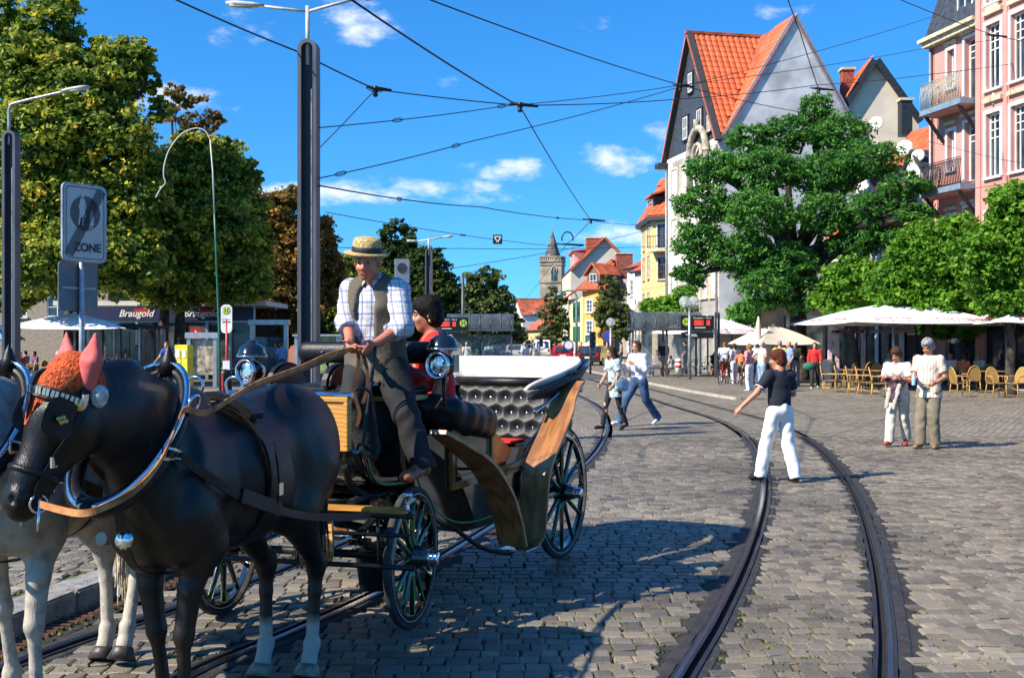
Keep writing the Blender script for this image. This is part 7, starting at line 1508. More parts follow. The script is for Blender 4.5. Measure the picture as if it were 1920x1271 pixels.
CM, J, HdO = person('man with grey curly hair in a striped shirt and khaki trousers holding a bottle', (g.x, g.y, 0), 40, J, 1.77, SKIN_TAN, ('full', 'grey'), M_STRIPE, M_KHAKI, M_TANSHOE, 'short', vox=.014, yaw=-4, pitch=-24, belly=.5, wide=1.08, hands=2, curl=.8, hem=.9, legw=1.15)
b = MB(); a, c = J['elR'], J['wrR']; b.lathe([(.031, -.012), (.036, -.012), (.036, .012), (.031, .012)], c.lerp(a, .06), 14, M=(c - a).to_track_quat('Z', 'Y').to_matrix(), caps=False); b.build('watch', M_IRON, CM)
bt = empty('bottle', (g.x, g.y, 0), math.pi - rad(40), 'small blue plastic bottle in the hand of the man in the striped shirt', 'bottle', s=1.77 / 1.75)
hp_ = J['wrR'] + (J['wrR'] - J['elR']).normalized() * .10
b = MB(); b.lathe([(0, -.13), (.03, -.13), (.032, -.12), (.032, .0), (.014, .04), (.014, .06), (0, .06)], hp_, 12); b.build('bottle_body', mat('bottle_blue', (.35, .55, .75), .1, 0, .2, 6), bt)
# ------------------------------------------------------------------ masts, wires, signs
M_MAST = mat('mast_paint', (.075, .082, .10), .45, .2, .15, 2); M_MASTD = mat('mast_recess', (.03, .032, .042), .6, .2, .15, 2); M_GALV = mat('galvanised', (.34, .36, .38), .45, .5, .2, 8); M_LAMPW = mat('lamp_pale', (.45, .45, .42), .5)
def mast(px, d, top_py, label, w=.30, rz=-.12):
    x = PX(px, d); zt = PZ(top_py, d); R = empty('mast', (x, d, 0), rz, label, 'mast', 'tram wire masts')
    b = MB(); r = w / 2
    for s in (-1, 1): b.box((s * (r - .03), 0, (zt - r) / 2), (.06, .22, zt - r))
    arc = [(math.cos(a), math.sin(a)) for a in np.linspace(0, math.pi, 13)]
    outer = [Vector((r * c, -.11, zt - r + r * s)) for c, s in arc]; inner = [Vector(((r - .06) * c, -.11, zt - r + (r - .06) * s)) for c, s in arc]
    for i in range(12): b.prism([outer[i], outer[i + 1], inner[i + 1], inner[i]], (0, .22, 0))
    b.build('flange', M_MAST, R)
    b = MB(); b.prism([(-(r - .06), .0, 0), (r - .06, .0, 0)] + [p + Vector((0, .11, 0)) for p in inner], (0, .03, 0)); b.build('web', M_MASTD, R)
    b = MB(); b.box((r - .09, -.06, zt / 2 - .3), (.012, .04, zt - 1)); b.build('edge_strip', M_GALV, R)
    b = MB(); b.box((0, 0, .06), (.5, .42, .12)); b.build('foot', M_MAST, R, bevel=.02)
    return R, x, zt
def lamp_head(R, p, dirx, L=.62, w=.16, tilt=.1):
    b = MB(); a = Vector(p); c = a + Vector((dirx * L, 0, L * tilt)); b.tube([a, a.lerp(c, .3), a.lerp(c, .75), c], [.04, .075, .085, .05], 8, flat=(Vector((0, 0, 1)), .6)); o = b.build('lamp_head', M_LAMPW, R)
    b = MB(); b.tube([a.lerp(c, .35) + Vector((0, 0, -.035)), a.lerp(c, .9) + Vector((0, 0, -.03))], .06, 8, flat=(Vector((0, 0, 1)), .5)); b.build('diffuser', mat('lamp_diffuser', (.5, .5, .42), .3), o)
m1, x1, z1 = mast(579, 18, 76, 'tall dark steel mast with twin lamp arms behind the driver', .31)
b = MB(); b.tube([(-.02, 0, z1 - .4), (-.02, 0, z1 + .55)], .035, 8); b.tube([(-.02, 0, z1 + .46), (-.95, 0, z1 + .60)], .025, 7); b.tube([(-.02, 0, z1 + .46), (.85, 0, z1 + .66)], .025, 7); b.build('lamp_arm', M_LAMPW, m1); lamp_head(m1, (-.75, 0, z1 + .585), -1); lamp_head(m1, (.72, 0, z1 + .64), 1)
m2, x2, z2 = mast(21, 24, 246, 'slim dark steel mast with a single curved lamp arm at the left edge')
b = MB(); b.tube(catmull([(-.05, 0, z2 - .3), (-.05, 0, z2 + .35), (-.03, 0, z2 + .5), (.12, 0, z2 + .6), (1.25, 0, z2 + .82)], 5), .032, 8); b.build('lamp_arm', M_GALV, m2); lamp_head(m2, (1.15, 0, z2 + .83), 1, .6, tilt=.12)
m3, x3, z3 = mast(804, 50, 466, 'distant dark mast with a double lamp beyond the driver'); b = MB(); b.tube([(0, 0, z3 - .3), (0, 0, z3 + .45)], .05, 7); b.tube([(-.6, 0, z3 + .3), (0, 0, z3 + .4), (.7, 0, z3 + .5)], .035, 6); b.build('lamp_arm', M_LAMPW, m3); lamp_head(m3, (.6, 0, z3 + .5), 1, .5); lamp_head(m3, (-.5, 0, z3 + .32), -1, .5)
for px, d, tp_, lab in ((868, 62, 512, 'thin grey pole left of the tram shelter in the street'), (1081, 88, 555, 'slim green lamp column right of the church tower'), (1024, 130, 590, 'far slim pole in front of the church tower')):
    R = empty('pole', (PX(px, d), d, 0), 0, lab, 'pole'); b = MB(); b.tube([(0, 0, 0), (0, 0, PZ(tp_, d))], [.12, .08], 8); b.build('shaft', mat('pole_green', (.10, .15, .14), .5) if px > 1000 else M_MAST, R)
    if px > 1000: b = MB(); b.tube(catmull([(0, 0, PZ(tp_, d)), (-.3, 0, PZ(tp_, d) + .4), (-1.3, 0, PZ(tp_, d) + .3)], 4), .06, 6); b.build('arm', mat('pole_green'), R); b = MB(); b.lathe([(0, .22), (.2, .15), (.26, 0), (.2, -.12), (0, -.16)], (-1.3, 0, PZ(tp_, d) + .1), 12); b.build('globe', mat('teal_globe', (.10, .26, .28), .3), R)
M_WIRE = mat('wire', (.02, .022, .026), .6, .3)
def wire(pts, r=.011, label='', fit=()):
    R = empty('overhead_wire', P(*pts[0]), 0, label, 'wire', 'tram catenary wires'); o = Vector(R.location)
    q = [P(*p) - o for p in pts]; out = []
    for a, c in zip(q, q[1:]):
        for k in range(8): t = k / 8; out.append(a.lerp(c, t) + Vector((0, 0, -.10 * 4 * t * (1 - t) * min(1.5, (c - a).length / 20))))
    out.append(q[-1]); b = MB(); b.tube(out, r, 6); b.build('cable', M_WIRE, R)
    for f in fit:
        i = int(f * (len(out) - 1)); p = out[i]; t = (out[min(i + 1, len(out) - 1)] - out[max(0, i - 1)]).normalized(); b = MB(); L = .028 * o.y / 20 * 7
        b.tube([p - t * L, p - t * L * .5 + Vector((0, 0, .03)), p + t * L * .5 + Vector((0, 0, .03)), p + t * L, p + t * L * .5 - Vector((0, 0, .03)), p - t * L * .5 - Vector((0, 0, .03))], r * .9, 5, closed=True); b.build('turnbuckle', M_IRON, R)
    return R
wire([(250, -38, 13), (330, 0, 15), (560, 98, 18), (704, 168, 20)], .013, 'wire running from the top left past the tall mast to a junction')
wire([(704, 168, 20), (972, 198, 22)], .011, 'wire between the left junction and the central wire clamp', (.1,))
wire([(972, 198, 22), (1276, 186, 28), (1530, 160, 34), (1745, 140, 38), (1990, 105, 42)], .012, 'wire from the central clamp across to the right edge')
wire([(596, 240, 18), (940, 200, 23), (1276, 160, 29), (1760, 86, 40), (1980, 60, 44)], .010, 'upper span wire from the tall mast to the pink house', (.12, .28))
wire([(596, 335, 18), (885, 265, 22), (1276, 163, 29), (1745, 33, 40)], .010, 'long rising span wire from the tall mast to the slate roof', (.08, .3))
wire([(598, 348, 18), (900, 388, 30), (1108, 413, 42), (1216, 420, 60)], .013, 'falling span wire from the tall mast to the yellow house', (.15, .55))
wire([(575, 302, 18), (704, 168, 20)], .008, 'short stay wire from the tall mast up to the junction')
wire([(650, -6, 13), (975, 200, 22), (1108, 413, 42), (1062, 458, 52), (985, 560, 120)], .014, 'main contact wire bending over the street')
wire([(790, -6, 17), (1276, 160, 29), (1530, 215, 40)], .012, 'contact wire from the top centre to the wire hub')
wire([(1476, -4, 26), (1500, 60, 28), (1535, 168, 33), (1420, 310, 46), (1340, 440, 60)], .014, 'thick contact wire dropping in front of the grey gable')
wire([(1660, -12, 30), (1862, 66, 36), (2000, 92, 40)], .013, 'wire from the top right to the pink house clamp')
wire([(610, 398, 40), (1040, 462, 60)], .014, 'thin wire above the driver carrying the black signal board', (.6,))
wire([(560, 462, 50), (860, 466, 56), (1240, 462, 66)], .016, 'lower level wire across the street behind the hat', (.45,))
wire([(800, 510, 60), (1060, 468, 62), (1240, 424, 70)], .016, 'rising wire towards the yellow house')
wire([(1200, 480, 60), (1330, 440, 55), (1780, 360, 40), (2000, 325, 36)], .011, 'wire crossing the locust tree to the pink house')
wire([(1740, 265, 40), (1880, 300, 38), (2000, 316, 36)], .010, 'short wire below the lower balcony')
wire([(1200, 545, 62), (1480, 478, 52), (1980, 398, 38)], .010, 'lowest wire in front of the locust tree')
def clamp(px, py, d, label, s=.16):
    R = empty('wire_clamp', P(px, py, d), 0, label, 'wire clamp', 'clamps on the tram wires'); b = MB(); b.tube([(-s * 1.0, 0, .05), (0, 0, .02), (s * 1.8, 0, -.02)], [.025, .04, .025], 8); b.build('arm', M_IRON, R); b = MB(); b.lathe([(0, -.14), (.035, -.13), (.055, -.09), (.03, -.07), (.06, -.03), (.03, 0), (.05, .05), (0, .07)], (0, 0, 0), 12); b.build('insulator', M_IRON, R)
clamp(704, 168, 20, 'leftmost clamp where three wires meet'); clamp(975, 198, 22, 'central clamp with arm in the open sky', .2); clamp(1108, 413, 42, 'clamp beside the spire above the street', .3); clamp(1276, 162, 29, 'clamp in front of the slate gable', .2); clamp(1535, 168, 33, 'clamp above the top of the locust tree', .25); clamp(1862, 68, 36, 'clamp in front of the pink house windows', .25)
lp = empty('wire_loop', P(1064, 452, 52), 0, 'curved pulley loop hanging on the wires beside the church spire', 'wire fitting'); b = MB(); b.tube([(.26 * math.cos(a), 0, .1 + .32 * math.sin(a)) for a in np.linspace(-.3, math.pi + .3, 15)], .035, 6); b.tube([(-.6, 0, -.12), (.75, 0, -.2)], .05, 6); b.build('loop', M_IRON, lp)
sg = empty('signal_board', P(933, 449, 50), 0, 'small square black board with a white triangle hanging on a wire', 'sign'); b = MB(); b.box((0, 0, 0), (.42, .04, .42)); b.build('board', mat('sign_black', (.008, .008, .01), .5), sg)
b = MB(); T_ = [Vector((-.15, -.024, .12)), Vector((.15, -.024, .12)), Vector((0, -.024, -.13))]
for i in range(3): b.bar(T_[i], T_[(i + 1) % 3], .045, .01, up=(0, 1, 0))
b.build('triangle', M_WHT, sg)
# --- end-of-zone sign with the back of a second plate
zs = empty('zone_sign', (PX(158, 13.2), 13.2, 0), rad(58), 'end of pedestrian zone sign plate on a grey pole left of the trees', 'sign'); zc = PZ(419, 13.2)
b = MB(); b.tube([(0, .045, 0), (0, .045, zc + .1)], .032, 12); b.build('pole', M_GALV, zs)
b = MB(); hw, hh = .285, .44
def rrect(w, h, r, y, n=6): return [Vector((sx * (w - r) + r * math.cos(a0 + t), y, sz * (h - r) + r * math.sin(a0 + t))) for sx, sz, a0 in ((1, 1, 0), (-1, 1, math.pi / 2), (-1, -1, math.pi), (1, -1, -math.pi / 2)) for t in np.linspace(0, math.pi / 2, n)]
b.prism([p + Vector((0, 0, zc)) for p in rrect(hw + .02, hh + .02, .07, -.012)], (0, .03, 0)); b.build('plate_rim', M_GALV, zs)
b = MB(); b.prism([p + Vector((0, 0, zc)) for p in rrect(hw, hh, .055, -.018)], (0, .008, 0)); b.build('plate_face', mat('sign_face', (.52, .50, .47), .55, 0, .06, 3), zs)
b = MB(); b.tube([p + Vector((0, 0, zc)) for p in rrect(hw - .025, hh - .025, .045, -.0205)], .004, 4, closed=True); b.build('plate_border', M_DARKM, zs)
b = MB(); b.lathe([(0, .004), (.205, .004), (.205, 0)], (0, -.019, zc + .115), 32, M=Matrix.Rotation(rad(90), 3, 'X')); b.build('roundel', mat('roundel_grey', (.10, .095, .09), .6), zs)
def fig(x, z, s, nm):
    b = MB(); b.lathe([(0, .003), (.03 * s, .003), (.03 * s, 0)], (x, -.0245, z + .20 * s), 14, M=Matrix.Rotation(rad(90), 3, 'X'))
    b.prism([(x + q[0] * s, -.0245, z + q[1] * s) for q in ((-.03, .16), (.03, .16), (.065, .03), (.05, .02), (.03, .08), (.055, -.09), (.02, -.09), (.02, -.20), (-.005, -.20), (-.005, -.09), (-.03, -.09), (-.045, -.20), (-.07, -.20), (-.045, -.05), (-.045, .02), (-.06, .03))], (0, -.003, 0)); b.build(nm, mat('sign_face'), zs)
fig(-.045, zc + .145, .88, 'woman_symbol'); fig(.085, zc + .03, .55, 'child_symbol')
b = MB()
for i in range(5): o_ = (i - 2) * .032; b.bar(Vector((-.235 + o_ * .75, -.029, zc - .385 - o_ * .3)), Vector((.225 + o_ * .75, -.029, zc + .40 - o_ * .3)), .011, .003, up=(0, 1, 0))
b.build('cancel_bars', M_DARKM, zs)
XZ = frame((1, 0, 0), (0, 0, 1)); text('ZONE', .135, (.03, -.024, zc - .29), M_DARKM, zs, XZ, bold=.003)
b = MB(); z2c = PZ(537, 13.2); b.prism([p + Vector((-.02, .08, z2c)) for p in rrect(.27, .29, .05, 0)], (0, .012, 0)); bp_ = b.build('second_plate', mat('plate_back', (.16, .16, .165), .5, .4, .15, 3), zs); b = MB(); b.box((-.02, .072, z2c - .02), (.46, .012, .025)); b.build('bracket', M_GALV, zs)
z3_ = empty('zone_sign', (PX(754, 42), 42, 0), rad(24), 'second zone sign seen past the driver\'s shoulder', 'sign'); zc3 = PZ(508, 42); b = MB(); b.tube([(0, .05, 0), (0, .05, zc3)], .035, 8); b.build('pole', M_GALV, z3_); b = MB(); b.prism([p + Vector((0, 0, zc3)) for p in rrect(.30, .46, .07, -.01)], (0, .03, 0)); b.build('plate_rim', M_GALV, z3_); b = MB(); b.prism([p + Vector((0, 0, zc3)) for p in rrect(.27, .43, .055, -.016)], (0, .006, 0)); b.build('plate_face', mat('sign_face'), z3_); b = MB(); b.lathe([(0, .004), (.2, .004), (.2, 0)], (0, -.018, zc3 + .1), 24, M=Matrix.Rotation(rad(90), 3, 'X')); b.build('roundel', mat('roundel_grey'), z3_)
# --- bus stop flag
M_HY = mat('stop_yellow', (.75, .62, .02), .5); M_HG = mat('stop_green', (.02, .22, .06), .5); M_REDP = mat('red_paint', (.45, .02, .02), .45)
def hroundel(R, c, r, y=-.03):
    b = MB(); b.lathe([(0, .004), (r, .004), (r, 0)], (c[0], y, c[1]), 24, M=Matrix.Rotation(rad(90), 3, 'X')); o = b.build('stop_roundel', M_HG, R); b = MB(); b.lathe([(0, .004), (r * .84, .004), (r * .84, 0)], (c[0], y - .005, c[1]), 24, M=Matrix.Rotation(rad(90), 3, 'X')); b.build('roundel_disc', M_HY, o); text('H', r * 1.5, (c[0], y - .011, c[1]), M_HG, o, XZ, bold=.012 * r / .15)
bs = empty('bus_stop_sign', (PX(425, 36), 36, 0), 0, 'white bus stop flag with green H on a red pole', 'sign'); zt = PZ(598, 36)
b = MB(); b.tube([(0, 0, 0), (0, 0, zt)], .04, 10); b.build('pole', M_REDP, bs); b = MB(); b.prism([p + Vector((0, -.02, zt)) for p in rrect(.18, .46, .14, -.01)], (0, .03, 0)); b.build('flag', mat('flag_white', (.72, .72, .72), .5), bs); hroundel(bs, (0, zt + .27), .125, -.034)
b = MB(); b.box((0, -.033, zt - .02), (.28, .004, .015)); b.box((0, -.033, zt - .1), (.26, .004, .035)); b.build('timetable_lines', M_DARKM, bs); b = MB(); b.box((0, -.05, .98), (.22, .03, .3)); b.build('timetable', M_WHT, bs)
bn = empty('litter_bin', (PX(429, 35), 34.6, 0), 0, 'round dark litter bin with a red strip under the bus stop flag', 'bin'); b = MB(); b.lathe([(0, 0), (.2, 0), (.2, .72), (.21, .74), (.15, .86), (0, .9)], (0, 0, 0), 16); b.build('drum', M_IRON, bn); b = MB(); b.box((-.06, -.2, .4), (.09, .02, .7)); b.build('red_strip', M_REDP, bn)
# --- tram shelters with departure boards
M_LED = mat('led_red', (.25, .01, .01), .5, emit=(1, .05, .03, 1.2)); M_BOARD = mat('board_black', (.008, .008, .009), .3)
def shelter(px, d, label, blabel, flip):
    x = PX(px, d); R = empty('tram_shelter', (x, d, 0), 0, label, 'shelter'); L = 3.2
    M_SG = mat('shelter_glass', (.62, .70, .70), .05, 0, .1, 2, alpha=.22)
    for sx in (-L / 2, 0, L / 2):
        for sy in (0, 1.3): b = MB(); b.box((sx, sy, 1.15), (.09, .09, 2.3)); b.build('post', M_MAST, R)
    b = MB(); b.box((0, .65, 2.33), (L + .3, 1.7, .12)); b.build('roof_frame', M_MAST, R)
    pr = [(0, -.15 + 1.6 * (1 - math.cos(a)) / 2, 2.4 + .75 * math.sin(a)) for a in np.linspace(0, math.pi, 11)]
    b = MB(); b.ribbon(pr, L + .2, (1, 0, 0), .02); b.build('barrel_roof', mat('roof_glass', (.10, .12, .13), .15, 0, .2, 2, alpha=.55), R)
    for i in range(7): b = MB(); b.tube([Vector(p) + Vector((-L / 2 + L * i / 6, 0, .02)) for p in pr], .022, 5); b.build('roof_rib', M_MAST, R)
    for sx in (-L / 2, L / 2): b = MB(); b.box((sx, .65, 1.2), (.015, 1.2, 1.8)); b.build('side_glass', M_SG, R)
    for k in range(2): b = MB(); b.box((-L / 4 + k * L / 2, 1.3, 1.2), (L / 2 - .12, .015, 1.8)); b.build('back_glass', M_SG, R)
    b = MB(); b.box((0, .95, .45), (2.2, .35, .05)); b.box((-.9, .95, .22), (.06, .3, .44)); b.box((.9, .95, .22), (.06, .3, .44)); b.build('bench', M_MAST, R)
    s = 1 if flip else -1
    D = empty('departure_board', (x + s * (L / 2 + .1) * .85, d - .7, 0), 0, blabel, 'display'); mx_ = s * .75
    for dx in (0, .16): b = MB(); b.box((mx_ + s * dx, dx * .8, 1.55), (.10, .12, 3.1)); b.build('mast_post', M_MAST, D)
    b = MB(); b.box((mx_ - s * .86, 0, 2.62), (1.55, .14, .66)); b.build('display_case', M_BOARD, D); b = MB(); b.box((mx_ - s * .86, 0, 2.03), (1.5, .10, .28)); b.build('lower_panel', M_BOARD, D); b = MB(); b.box((mx_ - s * .7, .06, 2.24), (1.1, .02, .1)); b.build('panel_rail', M_STONE_TRIM, D)
    bx = mx_ - s * .86; hroundel(D, (bx + (-.52 if flip else .52), 2.66), .2, -.074); lx = bx + (.22 if flip else -.22)
    text('Domplatz - Nord', .12, (lx, -.073, 2.84), M_WHT, D, XZ); b = MB()
    for r_ in range(3):
        for (a, c) in ((-.38, .0), (.03, .06), (.2, .36)): b.box((lx + (a + c) / 2, -.073, 2.70 - .085 * r_), (c - a, .004, .05))
    b.build('led_rows', M_LED, D); b = MB(); b.box((lx - .1, -.073, 2.39), (.5, .004, .04)); b.box((bx - .3, -.053, 2.07), (.5, .004, .035)); b.box((bx - .2, -.053, 2.0), (.4, .004, .035)); b.build('info_lines', M_WHT, D)
shelter(900, 57, 'tram shelter with curved glass roof left of the street', 'departure board with red rows by the left tram shelter', False)
shelter(1250, 53, 'tram shelter with curved glass roof on the right pavement', 'departure board with yellow H by the right tram shelter', True)
def globes(px, d, zp, n, label):
    R = empty('globe_lamp', (PX(px, d), d, 0), 0, label, 'street lamp', 'globe street lamps'); z = PZ(zp, d); b = MB(); b.tube([(0, 0, 0), (0, 0, z)], [.09, .06], 10); b.build('column', M_GALV, R)
    for i in range(n):
        ox = (i - (n - 1) / 2) * .42; oy = (i % 2) * .1; b = MB(); b.tube([(0, 0, z - .25), (ox, oy, z - .2), (ox, oy, z - .02)], .035, 7); b.tube([(ox, oy, z - .05), (ox, oy, z + .22)], .085, 8); b.build('socket', M_LAMPW, R)
        b = MB(); rr_ = .27; b.lathe([(rr_ * math.sin(a), -rr_ * math.cos(a)) for a in np.linspace(.25, math.pi, 10)], (ox, oy, z + .24), 16); b.build('globe', mat('globe_glass', (.8, .86, .9), .03, 0, .05, 2, alpha=.32, spec=.9), R)
globes(1293, 50, 576, 2, 'double globe lamp beside the right departure board'); globes(1197, 62, 600, 1, 'single globe lamp left of the right tram shelter'); globes(1145, 66, 612, 1, 'single globe lamp in front of the slim street tree')
def tlight(px, d, py0, py1, label):
    R = empty('traffic_light', (PX(px, d), d, 0), 0, label, 'traffic light', 'traffic lights'); z0, z1_ = PZ(py1, d), PZ(py0, d); b = MB(); b.tube([(0, 0, 0), (0, 0, z1_)], .06, 8); b.build('post', M_MAST, R); b = MB(); b.box((.12, -.1, (z0 + z1_) / 2), (.32, .22, z1_ - z0)); b.build('signal_head', M_BOARD, R, bevel=.03)
    for i in range(3): b = MB(); b.lathe([(.12, 0), (.13, .16), (.11, .16), (.1, 0)], (.12, -.21, z0 + (z1_ - z0) * (i + .5) / 3), 12, M=Matrix.Rotation(rad(90), 3, 'X'), caps=False); b.build('visor', M_BOARD, R)
tlight(1107, 60, 622, 652, 'black traffic light in front of the dark parked car'); tlight(806, 46, 562, 604, 'traffic light beside the distant double lamp'); tlight(1012, 100, 632, 650, 'far traffic light in the middle of the street')
def roundsign(px, py, d, r, c1, c2, label):
    R = empty('traffic_sign', (PX(px, d), d, 0), 0, label, 'sign', 'round traffic signs'); z = PZ(py, d); b = MB(); b.tube([(0, .03, 0), (0, .03, z)], .04, 7); b.build('post', M_GALV, R); b = MB(); b.lathe([(0, .02), (r, .02), (r, 0)], (0, 0, z), 20, M=Matrix.Rotation(rad(90), 3, 'X')); b.build('disc', c1, R); b = MB(); b.lathe([(0, .026), (r * .75, .026), (r * .75, .01)], (0, 0, z), 20, M=Matrix.Rotation(rad(90), 3, 'X')); b.build('symbol', c2, R)
M_BLUE = mat('sign_blue', (.01, .10, .42), .5)
roundsign(1138, 630, 80, .42, M_REDP, M_BLUE, 'no stopping sign with red ring beside the slim tree'); roundsign(1066, 647, 90, .42, M_BLUE, M_WHT, 'blue round sign left of the orange house'); roundsign(1016, 648, 110, .45, M_BLUE, M_WHT, 'blue round sign in the far street')
# ------------------------------------------------------------------ umbrellas, tables and chairs
M_UMB = mat('umbrella_white', (.80, .79, .80), .8, 0, .03, 2); M_UMBC = mat('umbrella_beige', (.58, .50, .40), .85, 0, .05, 2); M_UMBB = mat('umbrella_blue', (.10, .28, .62), .8); M_COLA = mat('cola_red', (.55, .02, .03), .6)
def umbrella(px, d, peak, edge, half, label, m=None, txt='Coca-Cola', rz=.0, closed=False, folds=4):
    m = m or M_UMB; x = PX(px, d); R = empty('cafe_umbrella', (x, d, 0), rz, label, 'umbrella', 'cafe umbrellas'); zp, ze = PZ(peak, d), PZ(edge, d); hw_ = half * d / FPX
    c = [Vector((sx * hw_, sy * hw_, ze)) for sx, sy in ((-1, -1), (1, -1), (1, 1), (-1, 1))]; N = 8; apx = Vector((0, 0, zp))
    for i in range(4):
        b = MB(); vs = []
        for r_ in range(N + 1):
            t = r_ / N
            for k in range(N + 1):
                u = k / N; e = c[i].lerp(c[(i + 1) % 4], u); p = apx.lerp(e, t); p.z += (.10 * (zp - ze) * math.sin(t * math.pi)) * (1 - .9 * 4 * u * (1 - u)) - .10 * 4 * u * (1 - u) * t * .6; vs.append(p)
        b.add(vs, [(r_ * (N + 1) + k, r_ * (N + 1) + k + 1, (r_ + 1) * (N + 1) + k + 1, (r_ + 1) * (N + 1) + k) for r_ in range(N) for k in range(N)], 0, True); mkobj('canopy_panel', b.mesh('canopy_panel', m), R)
    b = MB(); b.tube([(0, 0, .05), (0, 0, zp - .05)], .045, 10); b.build('pole', M_GALV if m is not M_UMBC else M_LAMPW, R)
    b = MB(); b.box((0, 0, .05), (.8, .8, .1)); b.build('foot', mat('concrete', (.33, .32, .3), .9, 0, .2, 9), R, bevel=.02)
    for q in c: b = MB(); b.bar(apx + Vector((0, 0, -.07)), q + Vector((0, 0, -.04)), .03, .04); b.bar(Vector((0, 0, ze - .1)), apx.lerp(q, .5) + Vector((0, 0, -.06)), .025, .03); b.build('rib', M_GALV, R)
    b = MB(); b.lathe([(.09, 0), (.07, .06), (0, .1)], apx + Vector((0, 0, -.01)), 10); b.build('finial', m, R)
    if txt:
        for i, sd in ((0, Vector((0, -1, 0))), (3, Vector((-1, 0, 0)))):
            a, e = c[i], c[(i + 1) % 4]; ud = (e - a).normalized()
            for u in (.25, .7):
                t = .90; p = apx.lerp(a.lerp(e, u), t); sl_ = (apx - a.lerp(e, .5)).normalized(); nrm = ud.cross(sl_); nrm = nrm if nrm.z > 0 else -nrm; p.z += -.10 * 4 * u * (1 - u) * t * .6 + .012
                text(txt, .30, p + nrm * .085, M_COLA, R, frame(ud, sl_), shear=.35, ext=.003, bold=.006)
    return R
umbrella(1675, 40, 567, 606, 140, 'big white umbrella with red lettering behind the older couple', rz=.12); umbrella(1622, 45.5, 576, 607, 112, 'white umbrella behind and left of the biggest one', rz=.1); umbrella(1932, 38.5, 566, 606, 135, 'white umbrella with red lettering cut by the right edge', rz=.1)
umbrella(1728, 47, 602, 622, 66, 'small white umbrella under the big one near the kiosk', rz=.3); umbrella(1327, 56, 593, 624, 75, 'white umbrella with red print right of the globe lamp', txt='Coca-Cola', rz=.5); umbrella(1372, 60, 600, 624, 55, 'white umbrella behind the one by the globe lamp', txt=None, rz=.5); umbrella(1450, 46, 610, 644, 62, 'beige umbrella with leaf shadows in front of the locust trunk', M_UMBC, None, rz=.3)
umbrella(1105, 95, 640, 662, 36, 'small white umbrella in front of the orange house', txt=None); umbrella(140, 44, 588, 616, 105, 'white cafe umbrella behind the horse\'s ears on the left', txt=None, rz=.2); umbrella(-18, 42, 602, 636, 46, 'blue umbrella at the left edge', M_UMBB, None)
fu = empty('folded_umbrella', (PX(1422, 45), 45, 0), 0, 'closed beige umbrella rising between the cafe umbrellas', 'umbrella'); b = MB(); b.tube([(0, 0, 0), (0, 0, 1.2)], .035, 8); b.build('pole', M_LAMPW, fu); b = MB(); b.tube([(0, 0, 1.1), (0, 0, 1.6), (0, 0, 2.4), (0, 0, 2.75)], [.16, .13, .10, .03], 8); b.build('canopy', M_UMBC, fu)
M_RAT = mat('rattan', (.50, .29, .075), .55, 0, .25, 30, .4, 120); M_WEAVE = mat('rattan_weave', (.40, .24, .06), .65, 0, .3, 60, .9, 140)
def make_chair():
    R = empty('rattan_chair', (0, 0, 0)); 
    b = MB(); b.box((0, 0, .44), (.46, .44, .035)); b.build('seat', M_WEAVE, R, bevel=.012)
    bk = [Vector((.22 * math.cos(a) * (1 if math.sin(a) > .0 else 1), -.20 - .10 * (.1 + max(0, math.sin(a))), .46 + .48 * max(0, math.sin(a)) ** .8)) for a in np.linspace(0, math.pi, 13)]
    b = MB(); b.tube(bk, .018, 7); b.build('back_frame', M_RAT, R)
    b = MB(); b.prism([p * 1 for p in bk], (0, .012, 0)); b.build('backrest', M_WEAVE, R)
    for sx in (-1, 1):
        for sy in (-1, 1): b = MB(); b.tube([(sx * .20, sy * .19, .44), (sx * .235, sy * (.24 if sy < 0 else .21), 0)], .017, 7); b.build('leg', M_RAT, R)
        b = MB(); b.tube(catmull([(sx * .22, -.24, .66), (sx * .26, -.05, .66), (sx * .26, .17, .65), (sx * .24, .21, .58), (sx * .21, .20, .42)], 4), .018, 7); b.build('armrest', M_RAT, R)
    b = MB(); 
    for sx in (-1, 1): b.tube([(sx * .21, -.20, .2), (sx * .21, .19, .2)], .011, 6)
    b.tube([(-.21, .19, .22), (0, .19, .30), (.21, .19, .22)], .011, 6); b.build('stretcher', M_RAT, R)
    return R
CH0 = make_chair(); chn = [0]
def chair(px, fy, heading, label, d=None):
    d = d or 3675 / (fy - 640); o = CH0 if chn[0] == 0 else copy_tree(CH0); chn[0] += 1
    o.location = (PX(px, d), d, 0); o.rotation_euler = (0, 0, math.pi - rad(heading)); tag(o, label, 'chair', 'rattan cafe chairs')
row = 'rattan chair in the row beside the red jacketed woman, '
for i, (px, fy, hd) in enumerate(((1556, 738, 292), (1582, 738, 288), (1604, 741, 290), (1622, 742, 284), (1648, 745, 286))): chair(px, fy, hd, ('first', 'second', 'third', 'fourth', 'fifth')[i] + ' rattan chair from the left in the empty front row')
for i, (px, fy, hd, lab) in enumerate(((1645, 728, 200, 'rattan chair at the table behind the older woman'), (1665, 726, 100, 'rattan chair seen sideways left of the older woman'), (1800, 744, 262, 'rattan chair with white seat pad right of the older man'), (1822, 738, 185, 'rattan chair back behind the orange shirted guest'), (1868, 745, 352, 'rattan chair facing front with back towards the table'), (1905, 745, 62, 'rightmost rattan chair turned to the table'), (1850, 728, 180, 'rattan chair behind the right table'), (1762, 735, 160, 'rattan chair close behind the striped shirt man'), (1888, 727, 170, 'rattan chair of the blue shirted guest'), (1590, 725, 120, 'rattan chair on the far side of the left table'), (1620, 724, 150, 'rattan chair at the back of the empty tables'))): chair(px, fy, hd, lab)
M_TTOP = mat('table_wood', (.42, .21, .085), .45, 0, .2, 8)
